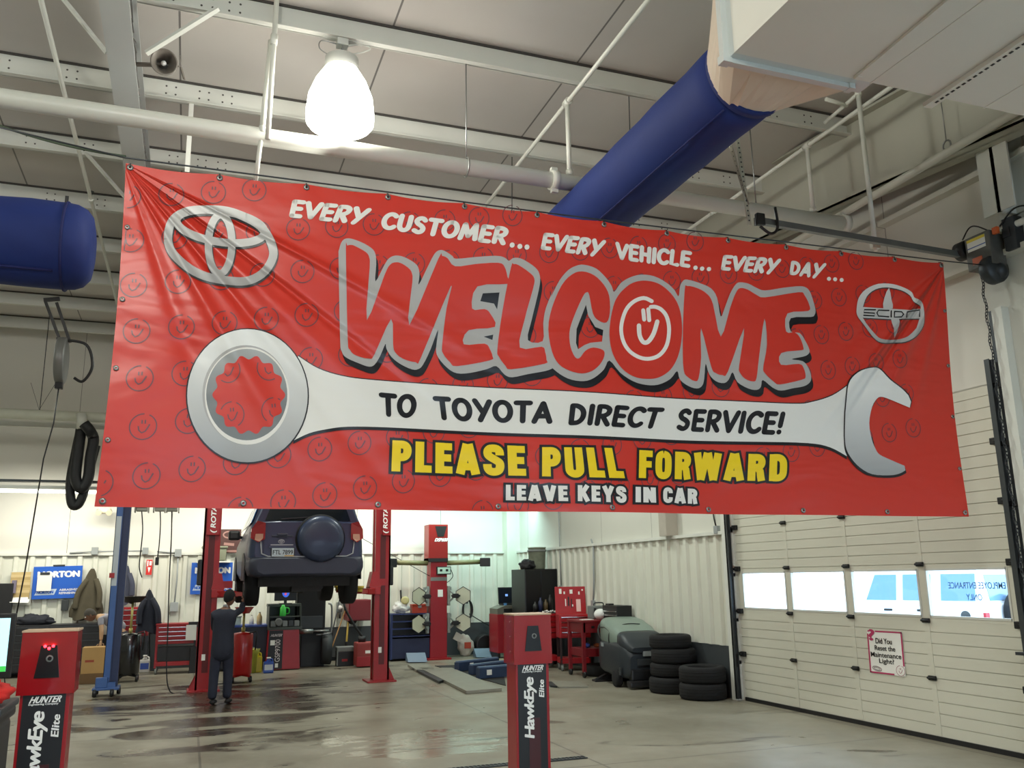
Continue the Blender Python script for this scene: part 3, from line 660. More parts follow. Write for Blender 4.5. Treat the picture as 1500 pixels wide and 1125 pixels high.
# --- three-oval emblem at upper left
e5 = lambda x, y: FP(.01)(180 + x / 5, 230 + y / 5)
def oval(cx, cy, rx, ry, tilt, n=60, a0=0):
    t = math.radians(tilt)
    return [(cx + rx * math.cos(k) * math.cos(t) - ry * math.sin(k) * math.sin(t), cy + rx * math.cos(k) * math.sin(t) + ry * math.sin(k) * math.cos(t)) for k in [2 * math.pi * i / n for i in range(n + 1)]]
for nm, m, off, dx, dy, ex in (('oval_emblem_shadow', VRIM, .006, 4, 12, 8), ('oval_emblem', VEMB, .009, 0, 0, 0)):
    mb = MB()
    for pts, wd in ((spl([(330,600),(345,500),(390,435),(480,393),(600,384),(700,386),(800,405),(920,455),(1010,515),(1070,600),(1100,690),(1090,760),(1040,840),(960,895),(870,915),(740,905),(600,875),(490,820),(400,745),(350,680)], 3), 62),
                    (oval(715, 510, 325, 114, 9), 58), (oval(712, 640, 86, 216, 1), 54)):
        pts = pts + [pts[0]] if pts[0] != pts[-1] else pts
        stroke(mb, [(x + dx, y + dy) for x, y in pts], wd + ex, e5, False)
    part(mb, nm, m, off, 'silver emblem of three overlapping ovals' if not dx else None)
# --- cut-ring emblem at upper right
es = lambda x, y: FP(.01)(1220 + x / 3.41, 390 + y / 3.41)
outer = spl([(115,215),(125,160),(160,117),(220,91),(290,93),(350,113),(385,135),(397,160),(420,170),(440,192),(449,250),(445,300),(412,350),(360,378),(300,382),(240,381),(200,355),(150,290),(120,250)], 3)
it = spl([(146,205),(165,152),(205,119),(260,109),(330,123),(375,150),(392,178),(425,200),(430,216)], 3, False) + [(395, 217), (380, 222), (250, 213)]
ib = [(146,258),(275,266),(425,264)] + spl([(412,310),(370,352),(310,368),(240,363),(205,335),(165,288)], 3, False)
mb = MB(); mb.flat([(x + 3, y + 5) for x, y in outer], es, [[(x + 3, y + 5) for x, y in it], [(x + 3, y + 5) for x, y in ib]]); part(mb, 'cut_ring_emblem_shadow', VRIM, .006)
mb = MB(); mb.flat(outer, es, [it, ib]); mb.flat(spl([(272,112),(250,160),(246,213),(292,213),(285,170)], 2), es); mb.flat(spl([(285,266),(324,266),(325,300),(305,360),(300,310)], 2), es); part(mb, 'cut_ring_emblem', VEMB, .009, 'silver cut ring emblem with a name band')
mb = MB()
for st in ([(206,220),(152,219),(150,233),(203,237),(202,250),(150,247)], [(272,224),(222,222),(214,235),(222,251),(272,255)], [(284,226),(284,256)], [(300,229),(335,231),(345,243),(335,256),(300,257),(300,229)], [(360,257),(362,232),(424,222),(424,254)]):
    stroke(mb, st, 6.5, es)
part(mb, 'emblem_lettering', VK, .012)
# eyelets, ties and cables
eyel = [(.0, 0)] + []
for k in range(13):
    u = (k + .02) / 12 if k < 12 else .998; P = edge_pt(min(max(u, .004), .996), .012); y = BY + bend(P.x, P.z)
    g = MB(); g.lathe([(.010, -.006), (.022, -.006), (.022, .004), (.010, .004), (.010, -.006)], (P.x, y - .004, P.z), 'Y', 12).build('eyelet', STEEL, bn)
    t = MB(); t.tube([(P.x, y - .012, P.z - .004), (P.x, y - .004, P.z + .03), (P.x, y + .02, P.z + .045), (P.x, y + .012, P.z)], .005, 6).build('cable_tie', BLACK, bn)
for k in range(9):
    P = edge_pt(min(max(k / 8, .006), .994), .985); y = BY + bend(P.x, P.z)
    MB().lathe([(.010, -.006), (.022, -.006), (.022, .004), (.010, .004), (.010, -.006)], (P.x, y - .004, P.z), 'Y', 12).build('eyelet', STEEL, bn)
for u in (.004, .996):
    for v in (.2, .42, .62, .82):
        P = edge_pt(u, v); y = BY + bend(P.x, P.z)
        MB().lathe([(.008, -.006), (.018, -.006), (.018, .004), (.008, .004), (.008, -.006)], (P.x, y - .004, P.z), 'Y', 10).build('eyelet', STEEL, bn)
hang = [TL + Vector((-.005, 0, .03)), TL.lerp(TR, .25) + Vector((0,   .02, .030)), TL.lerp(TR, .5) + Vector((0, .02, .022)), TL.lerp(TR, .75) + Vector((0,   .02, .030)), TR + Vector((0, 0, .03))]
MB().tube([at('Y', 6.6, -60, 172)] + [hang[0]] + smoothcurve(hang, 6) + [Vector((XR, 6.3, TR.z + .10))], .006, 6).build('hanging_cable', DSTEEL, bn)
MB().tube(sag(hang[0] + Vector((0, 0, .01)), at('Y', 7.2, -60, 160), .05), .009, 6).build('side_cable', mat('green_grey_rope', (70, 84, 66), .8), bn)
# ------------------------------------------------------------------ overhead: lamp, pipes, ducts, sprinklers, loudspeaker
GLOW = mat('glowing_acrylic', (255, 250, 240), .4, emit=9.)
t = thing('high_bay_lamp', 'lit white bell-shaped lamp hanging from a ceiling purlin above the banner', 'lamp', (1.13, 7.86, 6.1))
k = MB(); pr = [(.30, 0), (.325, .03), (.33, .12), (.31, .30), (.25, .46), (.19, .56), (.165, .60), (.15, .60), (.235, .45), (.295, .29), (.315, .12), (.31, .04), (.30, 0)]
k.lathe(pr, n=40).build('lamp_shade', GLOW, t)
MB().lathe([(.001, -.015), (.12, -.008), (.24, .0), (.30, .02)], n=32).build('lens', GLOW, t)
MB().lathe([(.15, .58), (.165, .60), (.165, .72), (.12, .75), (.05, .76)], n=24).build('ballast_housing', WHITE, t)
b = MB(); b.cyl((0, 0, .76), (0, 0, .80), .02); b.tube([(0, .02 * 0 + .04 * math.cos(a), .83 + .04 * math.sin(a)) for a in [i * math.pi / 6 for i in range(12)]], .008, 6, closed=True); b.build('hook', STEEL, t)
b = MB(); b.box((0, 0, .90), (.11, .10, .08), bev=.006); b.boxr(-.20, .20, -.03, .03, .925, .935); b.build('mounting_box', WHITE, t)
MB().tube(smoothcurve([(.05, 0, .88), (.2, .02, .94), (.28, 0, .90), (.2, 0, .84), (.04, 0, .78)], 5), .008, 6).build('power_cord', WHITE, t)
MB().tube(smoothcurve([(-.05, 0, .88), (-.2, .02, .90), (-.22, 0, .80), (-.12, 0, .74)], 5), .006, 6).build('safety_cable', STEEL, t)
# large pipe across the bay
PW = mat('white_pipe_paint', (214, 216, 206), .35, var=.05, scale=4)
PY, PZ = 7.86, 5.86
t = thing('fire_main_pipe', 'thick white fire main pipe crossing the whole bay above the banner', 'pipe', (0, PY, PZ))
MB().cyl((-9, 0, 0), (7.18, 0, 0), .085, n=24).build('pipe', PW, t)
for x in (-3.0, 3.38, 7.14):
    c = MB(); c.cyl((x - .04, 0, 0), (x + .04, 0, 0), .105, n=24); c.box((x, 0, .115), (.07, .05, .05)); c.box((x, 0, -.115), (.07, .05, .05)); c.build('coupling', PW, t)
for px, top in ((683, 85),):
    P = at('Y', PY, px, 200); h = MB(); h.cyl((P.x, 0, .09), (P.x, 0, 1.17), .007, n=8); h.tube([(P.x, .10 * math.cos(a), .10 * math.sin(a)) for a in [i * math.pi / 8 for i in range(16)]], .008, 6, closed=True); h.build('hanger_rod', STEEL, t)
for x in (-2.3, 5.9): MB().cyl((x, 0, .09), (x, 0, 1.17), .007, n=8).build('hanger_rod', STEEL, t)
# sprinkler branches
def branch(label, x, z, y0, y1, riser_y, heads):
    t = thing('sprinkler_pipe', label, 'pipe', (x, 0, z))
    MB().cyl((0, y0, 0), (0, y1, 0), .024, n=12).build('branch_line', PW, t)
    r = MB()
    if riser_y: r.cyl((0, riser_y, 0), (.0, riser_y, PZ + .08 - z), .026, n=12); r.cyl((0, riser_y - .05, 0), (0, riser_y + .05, 0), .042, n=12); r.cyl((0, riser_y, PZ + .08 - z), (0, riser_y, PZ + .14 - z), .04, n=12); r.build('riser', PW, t)
    for y in heads:
        f = MB(); f.cyl((0, y - .04, 0), (0, y + .04, 0), .036, n=12); f.cyl((0, y, 0), (0, y, .05), .02, n=10); f.build('tee_fitting', PW, t)
        h = MB(); h.cyl((0, y, .05), (0, y, .085), .012, n=8); h.cyl((0, y, .105), (0, y, .11), .03, n=12); h.bar((-.015, y, .085), (-.015, y, .105), .005); h.bar((.015, y, .085), (.015, y, .105), .005); h.build('sprinkler_head', DSTEEL, t)
    return t
branch('thin white sprinkler line running back from the top edge, left of the blue fabric duct', 3.56, 6.8, 1.5, 19.5, PY, (9.75, 13.2))
branch('thin white sprinkler line beside the end wall, right of the blue fabric duct', 6.70, 6.8, 5.9, 19.5, PY, (9.9, 13.4))
branch('thin white sprinkler line left of the main rafter', -1.50, 6.75, 1.5, 19.5, None, (12.0,))
t = thing('sprinkler_drop_pipe', 'long thin white drop pipe ending near the end of the door track', 'pipe', (6.62, 6.78, 5.3))
d = MB(); p = at('Y', 6.78, 1282, 360); q = at('Y', 6.78, 1257, 137); o = Vector((6.62, 6.78, 5.3))
d.cyl(p - o, q - o, .026, n=12); d.cyl(q - o + Vector((0, 0, -.03)), q - o + Vector((0, 0, .03)), .036, n=12); d.tube([q - o, q - o + Vector((.08, -.15, 0)), q - o + Vector((-.32, -.02, -.03)), q - o + Vector((-.34, .3, -.04))][:1] + [q - o + Vector((.0, .55, -.06))], .022, 10)
d.cyl(q - o + Vector((-.28, .18, -.02)), q - o + Vector((.02, .20, -.03)), .022, n=10); d.build('drop_line', PW, t)
e = MB(); e.box(p - o, (.10, .05, .06), bev=.008); e.cyl(p - o, p - o + Vector((0, 0, -.06)), .02, n=10); e.build('pipe_cap', PW, t)
# vertical feed pipes and strips at left of the lamp
t = thing('conduit_drop', 'white vertical conduit dropping from the roof to the fire main, left of the lamp', 'pipe', (0, 0, 0))
p0, p1 = at('Y', 7.6, 408, -40), at('Y', 7.74, 392, 204); q0, q1 = at('Y', 7.80, 384, 190), at('Y', 7.9, 374, 268)
d = MB(); d.cyl(p0, p1, .024, n=12); d.cyl(p0.lerp(p1, .38), p0.lerp(p1, .44), .033, n=12); d.build('upper_pipe', PW, t)
d = MB(); d.cyl(at('Y', 7.8, 397, 60), q0, .026, n=12); d.cyl(q0, q1, .021, n=12); d.cyl(q0 + Vector((0, 0, -.03)), q0 + Vector((0, 0, .03)), .032, n=12); d.build('lower_pipe', PW, t)
for i, (a, b_, w_, lab) in enumerate(((at('Z', 7.05, 320, 12), at('Z', 6.63, 214, 78), .05, 'white diagonal brace from the purlin down to the rafter beside the loudspeaker'),
                       (at('Z', 7.05, 90, -5), at('Z', 6.63, 156, 77), .04, 'thin diagonal brace left of the rafter at the top edge'),
                       (at('Z', 7.04, 124, 222), at('Z', 6.63, 184, 290), .04, 'diagonal brace left of the rafter just above the banner corner'),
                       (at('Y', 9.585, 281, 146), at('Y', 9.585, 274, 252), .05, 'flat white strip hanging from a purlin just left of the lamp'))):
    tag(MB().bar(a, b_, w_, .012 if i == 3 else .03).build('flange_brace' if i < 3 else 'hanging_strip', STEELW), lab, 'brace' if i < 3 else 'strip')
for px, y0_, y1_, Y, lab in ((917, 0, 205, 7.9, 'thin wire hanging beside the blue duct near the top edge'), (750, 230, 325, 9.8, 'thin hanger rod just above the banner top, left of the blue duct'), (1205, 190, 340, 9.0, 'thin hanger rod behind the sprinkler riser at the right')):
    tag(MB().cyl(at('Y', Y, px, y0_), at('Y', Y, px + (6 if px > 900 and px < 1000 else 0), y1_), .006, n=8).build('hanger_wire', DSTEEL), lab, 'wire')
# horn loudspeaker on the rafter
P = at('Y', 8.3, 240, 92)
t = thing('horn_loudspeaker', 'round grey horn loudspeaker mounted on the rafter at upper left', 'loudspeaker', P)
dv = (Vector((0.6, -5.5, 1.6)) - P).normalized(); rot = dv.to_track_quat('Y', 'Z').to_matrix().to_4x4()
HG = mat('horn_grey', (112, 106, 98), .5, .2, var=.1)
def rb(mb, nm, m):
    mb.bm.transform(rot); return mb.build(nm, m, t)
rb(MB().lathe([(.035, -.16), (.05, -.10), (.085, -.02), (.115, .03), (.125, .04), (.125, .05), (.11, .045), (.08, -.01), (.045, -.08), (.03, -.12)], axis='Y', n=32), 'horn', HG)
rb(MB().lathe([(.001, .0), (.022, -.005), (.026, -.03), (.02, -.06), (.012, -.10)], axis='Y', n=20), 'centre_cone', mat('bright_cone', (230, 230, 226), .4))
rb(MB().cyl((0, -.16, 0), (0, -.24, 0), .05, n=20), 'driver', HG)
b = MB(); b.bar((-.02, -.1, .0), (-.16, -.12, .02), .04, .01); b.bar((-.16, -.12, .02), (-.2, -.1, -.1), .04, .01); b.bar((-.16, -.12, .02), (-.14, -.12, .12), .04, .01); rb(b, 'bracket', HG)
m = MB(); m.bar((-.02, .05, .0), (-.80 - P.x, .12, .0), .05, .02); m.build('mounting_arm', HG, t)
# blue fabric ducts
FAB = mat('blue_duct_fabric', (6, 36, 104), .75, var=.10, scale=3, bump=.35)
def wrinkle(mb, amp):
    for v in mb.bm.verts:
        n_ = noise.noise(v.co * 2.3) * amp + noise.noise(v.co * 6) * amp * .4; v.co += Vector((n_, 0, n_ * .8))
DX, DZ0, DR = 3.80, 5.52, .345
t = thing('fabric_duct', 'long round blue fabric duct running from the sheet-metal plenum back over the banner', 'duct', (DX, 5.0, DZ0))
m = MB(); n_ = 60; m.tube([(0, .0 + 15.2 * i / n_, 0) for i in range(n_ + 1)], [DR * (1 + .012 * math.sin(i * 2.1)) for i in range(n_ + 1)], 36); wrinkle(m, .012); m.build('fabric_sleeve', FAB, t)
s_ = MB()
s_.cyl((.0 - .02, .1, DR + .05), (-.02, 15, DR + .05), .006, n=8)
s_.build('suspension_cable', DSTEEL, t)
for i in range(14):
    y = .6 + i * .9
    c = MB(); c.bar((-.02, y, DR - .01), (-.02, y, DR + .06), .025, .012); c.build('hanging_clip', BLACK, t)
MB().tube([(-DR * .55, .1 + 15 * i / 20, -DR * .87) for i in range(21)], .008, 6).build('seam', mat('dark_blue_seam', (12, 24, 84), .8), t)
c = MB(); c.lathe([(DR + .012, -.02), (DR + .016, .06)], axis='Y', n=36); c.build('collar_strap', FAB, t)
LY = 8.6; A1 = at('Y', LY, 140, 360); R2 = (at('Y', LY, 60, 296).z - at('Y', LY, 60, 421).z) / 2 - .01; ZL = (at('Y', LY, 60, 296).z + at('Y', LY, 60, 421).z) / 2
t = thing('fabric_duct', 'short visible end of a blue fabric duct cut off by the left picture edge', 'duct', (A1.x, LY, ZL))
m = MB(); prof = [(.001, -.01), (R2 * .5, -.012), (R2 * .74, -.03), (R2 * .9, -.085), (R2 * .98, -.16), (R2, -.24)] + [(R2 * (1 + .012 * math.sin(i * 1.9)), -.3 - i * .25) for i in range(24)]
m.lathe(prof, axis='X', n=36); wrinkle(m, .014); m.build('fabric_sleeve', FAB, t)
m = MB()
m.tube([(-.24, (R2 + .006) * math.cos(a), (R2 + .006) * math.sin(a)) for a in [i * math.pi / 18 for i in range(36)]], .012, 6, closed=True); m.build('end_seam', mat('dark_blue_seam', (12, 24, 84), .8), t)
m = MB()
m.tube([(-.3 - i * .3, -R2 * .62, -R2 * .80) for i in range(14)], .014, 6); m.build('side_seam', mat('dark_blue_seam', (12, 24, 84), .8), t)
m = MB(); m.bar((-.28, 0, R2 - .02), (-.28, 0, R2 + .10), .03, .012); m.build('hanging_clip', BLACK, t)
# sheet-metal plenum with transition to the round duct
SM = mat('plenum_cream_paint', (222, 222, 212), .45, var=.05, scale=2)
PZ0 = 5.2
t = thing('sheet_metal_duct', 'big cream sheet-metal duct plenum at upper right feeding the blue fabric duct', 'duct', (5.0, 3.0, PZ0))
LX = 3.24
m = MB(); m.boxr(LX - 5, 2.05, -2.6, 1.42, 0, 1.0); m.build('plenum_box', SM, t)
m = MB()    # square to round transition
n_ = 36; sq = []; rd = []
x0, x1, z0, z1 = LX - 5, 4.40 - 5, .01, .92
for i in range(n_):
    a = 2 * math.pi * i / n_; c, s2 = math.cos(a), math.sin(a); k = 1 / max(abs(c), abs(s2))
    sq.append(Vector(((x0 + x1) / 2 + c * k * (x1 - x0) / 2, 1.42 + .14, (z0 + z1) / 2 + s2 * k * (z1 - z0) / 2)))
    rd.append(Vector((DX - 5 + c * (DR + .004), 2.06, DZ0 - PZ0 + s2 * (DR + .004))))
va = [m.bm.verts.new(p) for p in sq]; vb = [m.bm.verts.new(p) for p in rd]
for i in range(n_): m.bm.faces.new((va[i], va[(i + 1) % n_], vb[(i + 1) % n_], vb[i]))
m.build('round_transition', mat('transition_beige', (218, 204, 184), .45, var=.05), t)
m = MB(); m.bar((LX - 5 - .02, 1.50, -.01), (4.26 - 5, 1.50, -.01), .05, .05); m.bar((LX - 5 - .02, 1.50, -.01), (LX - 5 - .02, 1.50, 1.0), .05, .05); m.boxr(LX - 5, 4.40 - 5, 1.42, 1.56, 0.0, .95)
m.box((LX - 5 - .02, 1.50, -.01), (.07, .07, .06)); m.box((4.26 - 5, 1.50, -.01), (.05, .07, .06)); m.build('corner_flange', mat('flange_galvanised', (206, 212, 210), .35, .2), t)
for px, py, qx, qy in ((1257, 112, 1400, -8), ):
    a, b_ = at('Z', PZ0 - .012, px, py), at('Z', PZ0 - .012, qx, qy); o = Vector((5, 3, PZ0))
    m = MB(); m.bar(a - o, b_ - o, .035, .02); m.box(a - o, (.04, .04, .03)); m.build('seam_flange', SM, t)
a, b_ = at('Z', PZ0 - .02, 1358, 155), at('Z', PZ0 - .02, 1530, 40); m = MB(); m.bar(a - o, b_ - o, .075, .035); m.build('slotted_channel', SM, t)
m = MB(); dv = (b_ - a).normalized()
for i in range(26): c = a - o + dv * (.08 + i * .05); m.bar(c - Vector((0, 0, .0185)), c + dv * .026 - Vector((0, 0, .0185)), .016, .006)
m.build('channel_slots', BLACK, t)
for dx in (-.62, .45, 1.6): MB().boxr(dx, dx + .012, -2.6, 1.43, -.004, .004).build('sheet_seam', SM, t)
# conduit pipe along the end-wall beam
a = at('X', 7.16, 1152, 362); b_ = at('X', 7.16, 1500, 157); dv = (b_ - a).normalized()
t = thing('wall_conduit', 'pale pipe running along the face of the end-wall beam', 'pipe', a)
MB().cyl(-dv * 6, b_ - a + dv * 3, .045, n=14).build('pipe', mat('pale_conduit', (196, 196, 184), .4, var=.06), t)
c = at('X', 7.16, 1387, 213) - a; m = MB(); m.tube([c + Vector((.0, .05 * math.cos(q), .055 * math.sin(q))) for q in [i * math.pi / 6 for i in range(12)]], .01, 6, closed=True); m.cyl(c + Vector((0, 0, .05)), c + Vector((0, 0, .75)), .006, n=6); m.build('pipe_hanger', STEEL, t)
# far-left pipe, hose reel, exhaust hose, strip light
a, b_ = at('Y', 18.6, -30, 604), at('Y', 18.6, 175, 613)
t = thing('insulated_pipe', 'thick pale insulated pipe high at the left end of the back wall', 'pipe', a); MB().cyl((-4, 0, 0), (b_ - a) + Vector((6, 0, 0)), .10, n=20).build('pipe', mat('pipe_insulation', (196, 198, 182), .7, var=.1, bump=.2), t)
m = MB()
for x in (1.0, 3.2): m.cyl((x, 0, .1), (x, 0, 2.0), .008, n=6); m.bar((x - .01, 0, .1), (x + .22, 0, .62), .012, .006); m.bar((x - .01, 0, .1), (x - .2, 0, .62), .012, .006)
m.build('hanger', DSTEEL, t)
t = thing('unit_strut', 'thin white rail along the back wall below the insulated pipe', 'rail', at('Y', 19.4, 0, 620)); MB().boxr(-4, 3.2, -.03, .03, -.05, .05).build('rail', STEELW, t)
YR = 13.4; P = at('Y', YR, 90, 528)
t = thing('hose_reel', 'grey hose reel hanging from the roof by dark brackets at the far left', 'hose reel', P)
m = MB(); m.lathe([(.06, -.055), (.31, -.06), (.33, -.05), (.33, .05), (.31, .06), (.06, .055)], axis='X', n=32); m.build('reel_drum', mat('reel_grey', (120, 122, 120), .4, .2), t)
m = MB(); m.lathe([(.22, -.045), (.30, -.045), (.30, .045), (.22, .045)], axis='X', n=28); m.bar((-.08, 0, .33), (-.02, 0, .05), .03); m.build('wound_hose', BLACK, t)
m = MB(); m.bar((-.28, 0, .85), (-.04, 0, .28), .06, .04); m.bar((-.14, .05, .85), (.08, .05, .28), .06, .04); m.bar((-.3, 0, .86), (-.1, 0, .9), .05); m.build('bracket', BLACK, t)
m = MB(); m.tube(smoothcurve([(.02, 0, .3), (.3, 0, .25), (.4, .0, -.05), (.30, 0, -.28), (.18, .0, -.24)], 6), .02, 8); m.build('feed_hose', BLACK, t)
m = MB(); m.box((0, 0, -.36), (.10, .10, .10), bev=.01); m.tube([(0, 0, -.38), (-.02, 0, -.9), (-.1, 0, -1.4), (-.2, .1, -2.9), (-.30, .2, -3.9)], .010, 6); m.build('hanging_cord', BLACK, t)
m = MB(); m.box((-.31, .2, -3.95), (.06, .06, .10), bev=.01); m.tube(smoothcurve([(-.31, .2, -4.0), (-.33, .2, -4.2), (-.30, .2, -4.4), (-.26, .2, -4.5)], 4), .008, 6); m.build('plug', BLACK, t)
YX = 18.42; P = at('Y', YX, 128, 620)
t = thing('exhaust_hose', 'black flexible exhaust hose hanging in a loop beside the banner left edge', 'hose', P)
o = P; pts = [(124, 622), (136, 640), (132, 668), (128, 700), (118, 715), (110, 700), (113, 665), (118, 628)]
m = MB(); m.tube([p_ - o + Vector((0, -.1 if i < 5 else .1, 0)) for i, p_ in enumerate(smoothcurve([at('Y', YX, *q) for q in pts], 6))], .10, 12); m.build('inner_loop', mat('black_hose', (24, 24, 26), .6, bump=.4, scale=30), t)
pts = [(115, 632), (108, 665), (101, 705), (103, 736), (112, 738), (120, 722), (128, 690), (139, 650)]
m = MB(); m.tube([p_ - o + Vector((0, .22, 0)) for p_ in smoothcurve([at('Y', YX, *q) for q in pts], 6)], .085, 12); m.build('outer_loop', mat('black_hose', (24, 24, 26), .6), t)
m = MB(); m.cyl(at('Y', YX, 120, 628) - o, at('Y', YX, 119, 606) - o, .09, n=16); m.build('pipe_stub', PW, t)
t = thing('strip_light', 'lit fluorescent strip lamp at the left, under the hose loop height', 'lamp', at('Y', 19.0, 75, 722))
m = MB(); m.boxr(-3.5, 1.9, -.08, .08, .06, .13); m.build('housing', STEELW, t)
for y in (-.05, .05): m = MB(); m.cyl((-3.4, y, .02), (1.8, y, .02), .02, n=10); m.build('tube', mat('glowing_tube', (255, 252, 236), .4, emit=6.), t)
m = MB(); m.boxr(-3.6, 2.0, -.1, .1, .20, .24); m.build('wireway', DSTEEL, t)
# ------------------------------------------------------------------ overhead door in the right wall
DM = mat('door_cream_steel', (206, 205, 190), .42, var=.06, scale=1.5)
DH = mat('hinge_black', (26, 26, 26), .5, .3)
SEC = (DZ - .02) / 6
d = bpy.data.objects.new('door_1', None); COL.objects.link(d); d.location = (XR, DY0, 0); d['kind'] = 'structure'; d['label'] = 'closed sectional overhead door with a row of four windows'
LW = DY1 - DY0
hy = [9.04 - DY0 + k * 1.18 for k in (-1.01, 0, 1)]      # hinge lines
edges = [0.06] + hy + [LW - .06]
for s in range(6):
    z0 = .04 + s * SEC; z1 = z0 + SEC - .004
    m = MB()
    if s == 2:
        zb, zt = z0 + .045, z1 - .055
        m.boxr(0, .05, 0, LW, z0 - .003, zb); m.boxr(0, .05, 0, LW, zt, z1 + .003)
        for i, y in enumerate(edges): m.boxr(0, .05, max(0, y - .06), min(LW, y + .06), zb, zt)
    else:
        m.boxr(.012, .05, 0, LW, z0 - .004, z1 + .004)
        for r in range(5):   # pressed horizontal ribs of the section
            a = z0 + SEC * (r + .08) / 5; m.boxr(.0, .02, 0, LW, z0 + SEC * r / 5 + .005, z0 + SEC * (r + 1) / 5 - .002)
    sec = m.build('door_section', DM, d)
    if s == 2:
        for i in range(4):
            y0, y1 = edges[i] + .06, edges[i + 1] - .06
            f = MB(); f.boxr(-.006, .03, y0 - .012, y0 + .012, zb - .012, zt + .012); f.boxr(-.006, .03, y1 - .012, y1 + .012, zb - .012, zt + .012); f.boxr(-.006, .03, y0, y1, zb - .012, zb + .012); f.boxr(-.006, .03, y0, y1, zt - .012, zt + .012)
            f.build('window_frame', WHITE, d)
            gm = bpy.data.materials.get('window_glass')
            if not gm:
                gm = bpy.data.materials.new('window_glass'); gm.use_nodes = True; nt = gm.node_tree; nt.nodes.clear()
                o_ = nt.nodes.new('ShaderNodeOutputMaterial'); mx = nt.nodes.new('ShaderNodeMixShader'); a_ = nt.nodes.new('ShaderNodeBsdfTransparent'); g_ = nt.nodes.new('ShaderNodeBsdfGlossy'); g_.inputs['Roughness'].default_value = .03
                a_.inputs[0].default_value = (.94, .97, 1, 1); mx.inputs[0].default_value = .05
                nt.links.new(a_.outputs[0], mx.inputs[1]); nt.links.new(g_.outputs[0], mx.inputs[2]); nt.links.new(mx.outputs[0], o_.inputs[0])
            MB().boxr(.018, .022, y0, y1, zb, zt).build('window_pane', gm, d)
    if s:
        for y in hy:
            h = MB(); h.box((-.012, y, z0), (.03, .10, .05), bev=.008); h.cyl((-.022, y - .06, z0), (-.022, y + .06, z0), .013, n=8); h.build('hinge', DH, d)
        for y in (.03, LW - .03):
            h = MB(); h.box((-.02, y, z0), (.05, .10, .07), bev=.008); h.cyl((-.03, y, z0), (-.03, y + (.12 if y > 1 else -.12), z0), .02, n=10); h.build('roller_hinge', DH, d)
for y in hy:
    for s in (0, 1, 3, 4, 5): MB().boxr(-.004, .0, y - .035, y + .035, .06 + s * SEC, .02 + (s + 1) * SEC).build('stile_plate', DM, d)
MB().boxr(-.02, .06, 0, LW, 0, .05).build('bottom_seal', BLACK, d)
# writing on the outside of the nearest pane, seen from behind
y0, y1 = edges[0] + .06, edges[1] - .06
BI = mat('blue_window_letters', (40, 120, 190), .5)
zb = .04 + 2 * SEC + .045
label_on(d, 'window_lettering', 'EMPLOYEE ENTRANCE', (.03, y0 + .06, zb + .30), (0, .72, 0), (0, 0, .065), BI, .012)
label_on(d, 'window_lettering', 'ONLY', (.03, y0 + .36, zb + .18), (0, .20, 0), (0, 0, .065), BI, .012)
# tracks
def track(name, label, y, side):
    t = thing(name, label, 'door track', (XR - .06, y, 0))
    m = MB(); m.boxr(-.055, .0, -.004, .004, .02, 3.9); m.boxr(-.06, -.052, -.03 * side, .03 * side, .02, 3.9); m.boxr(-.004, .004, -.03 * side, .03 * side, .02, 3.9); m.build('rail', mat('track_steel', (70, 74, 76), .4, .5, var=.2), t)
    m = MB(); m.boxr(.0, .06, .05 * side, .12 * side, .02, 4.4); m.build('angle_mount', DSTEEL, t)
    for z in (.5, 1.1, 1.75, 2.4, 3.0, 3.6): MB().boxr(-.02, .06, 0, .10 * side, z, z + .05).build('bracket', DH, t)
track('door_track', 'dark vertical door track at the far side of the overhead door', DY1 + .06, 1)
track('door_track', 'dark vertical door track at the near side of the overhead door', DY0 - .08, -1)
a, b_ = at('Y', 6.58, 1108, 323), at('Y', 6.58, 1432, 378)
t = thing('horizontal_door_track', 'grey horizontal door track running inward above the banner right end', 'door track', a)
m = MB(); m.bar((0, 0, 0), b_ - a, .05, .06); m.boxr(.0, .0 + .02, -.04, .04, -.04, .04); m.build('rail', mat('track_grey', (104, 108, 106), .4, .4, var=.15), t)
m = MB(); m.tube(smoothcurve([b_ - a, b_ - a + Vector((.10, 0, -.06)), b_ - a + Vector((.16, 0, -.26)), b_ - a + Vector((.17, 0, -.8)), b_ - a + Vector((.17, 0, -1.4))], 6), .034, 8); m.build('curved_rail', mat('track_grey', (104, 108, 106), .4, .4), t)
HGR = mat('punched_angle_steel', (186, 184, 168), .45, .3, var=.15)
for (x0, y0_), (x1, y1_) in (((1077, 178), (1098, 330)), ((1063, 190), (1096, 300))):
    p, q = at('Y', 6.58, x0, y0_) - a, at('Y', 6.58, x1, y1_) - a
    m = MB(); m.bar(p, q, .045, .006); dv = (q - p).normalized(); m.mi = 1
    n_ = int((q - p).length / .05)
    for i in range(n_): c = p + dv * (.03 + i * .05); m.cyl(c + Vector((0, -.006, 0)), c + Vector((0, -.0035, 0)), .009, n=6)
    m.build('punched_hanger', [HGR, DSTEEL], t)
m = MB(); m.box((.02, -.03, .0), (.09, .05, .12), bev=.01); m.tube(smoothcurve([(.0, -.05, -.08), (.12, -.05, -.14), (.2, -.05, -.06), (.19, -.05, .14)], 5), .014, 6); m.build('track_end_bumper', BLACK, t)
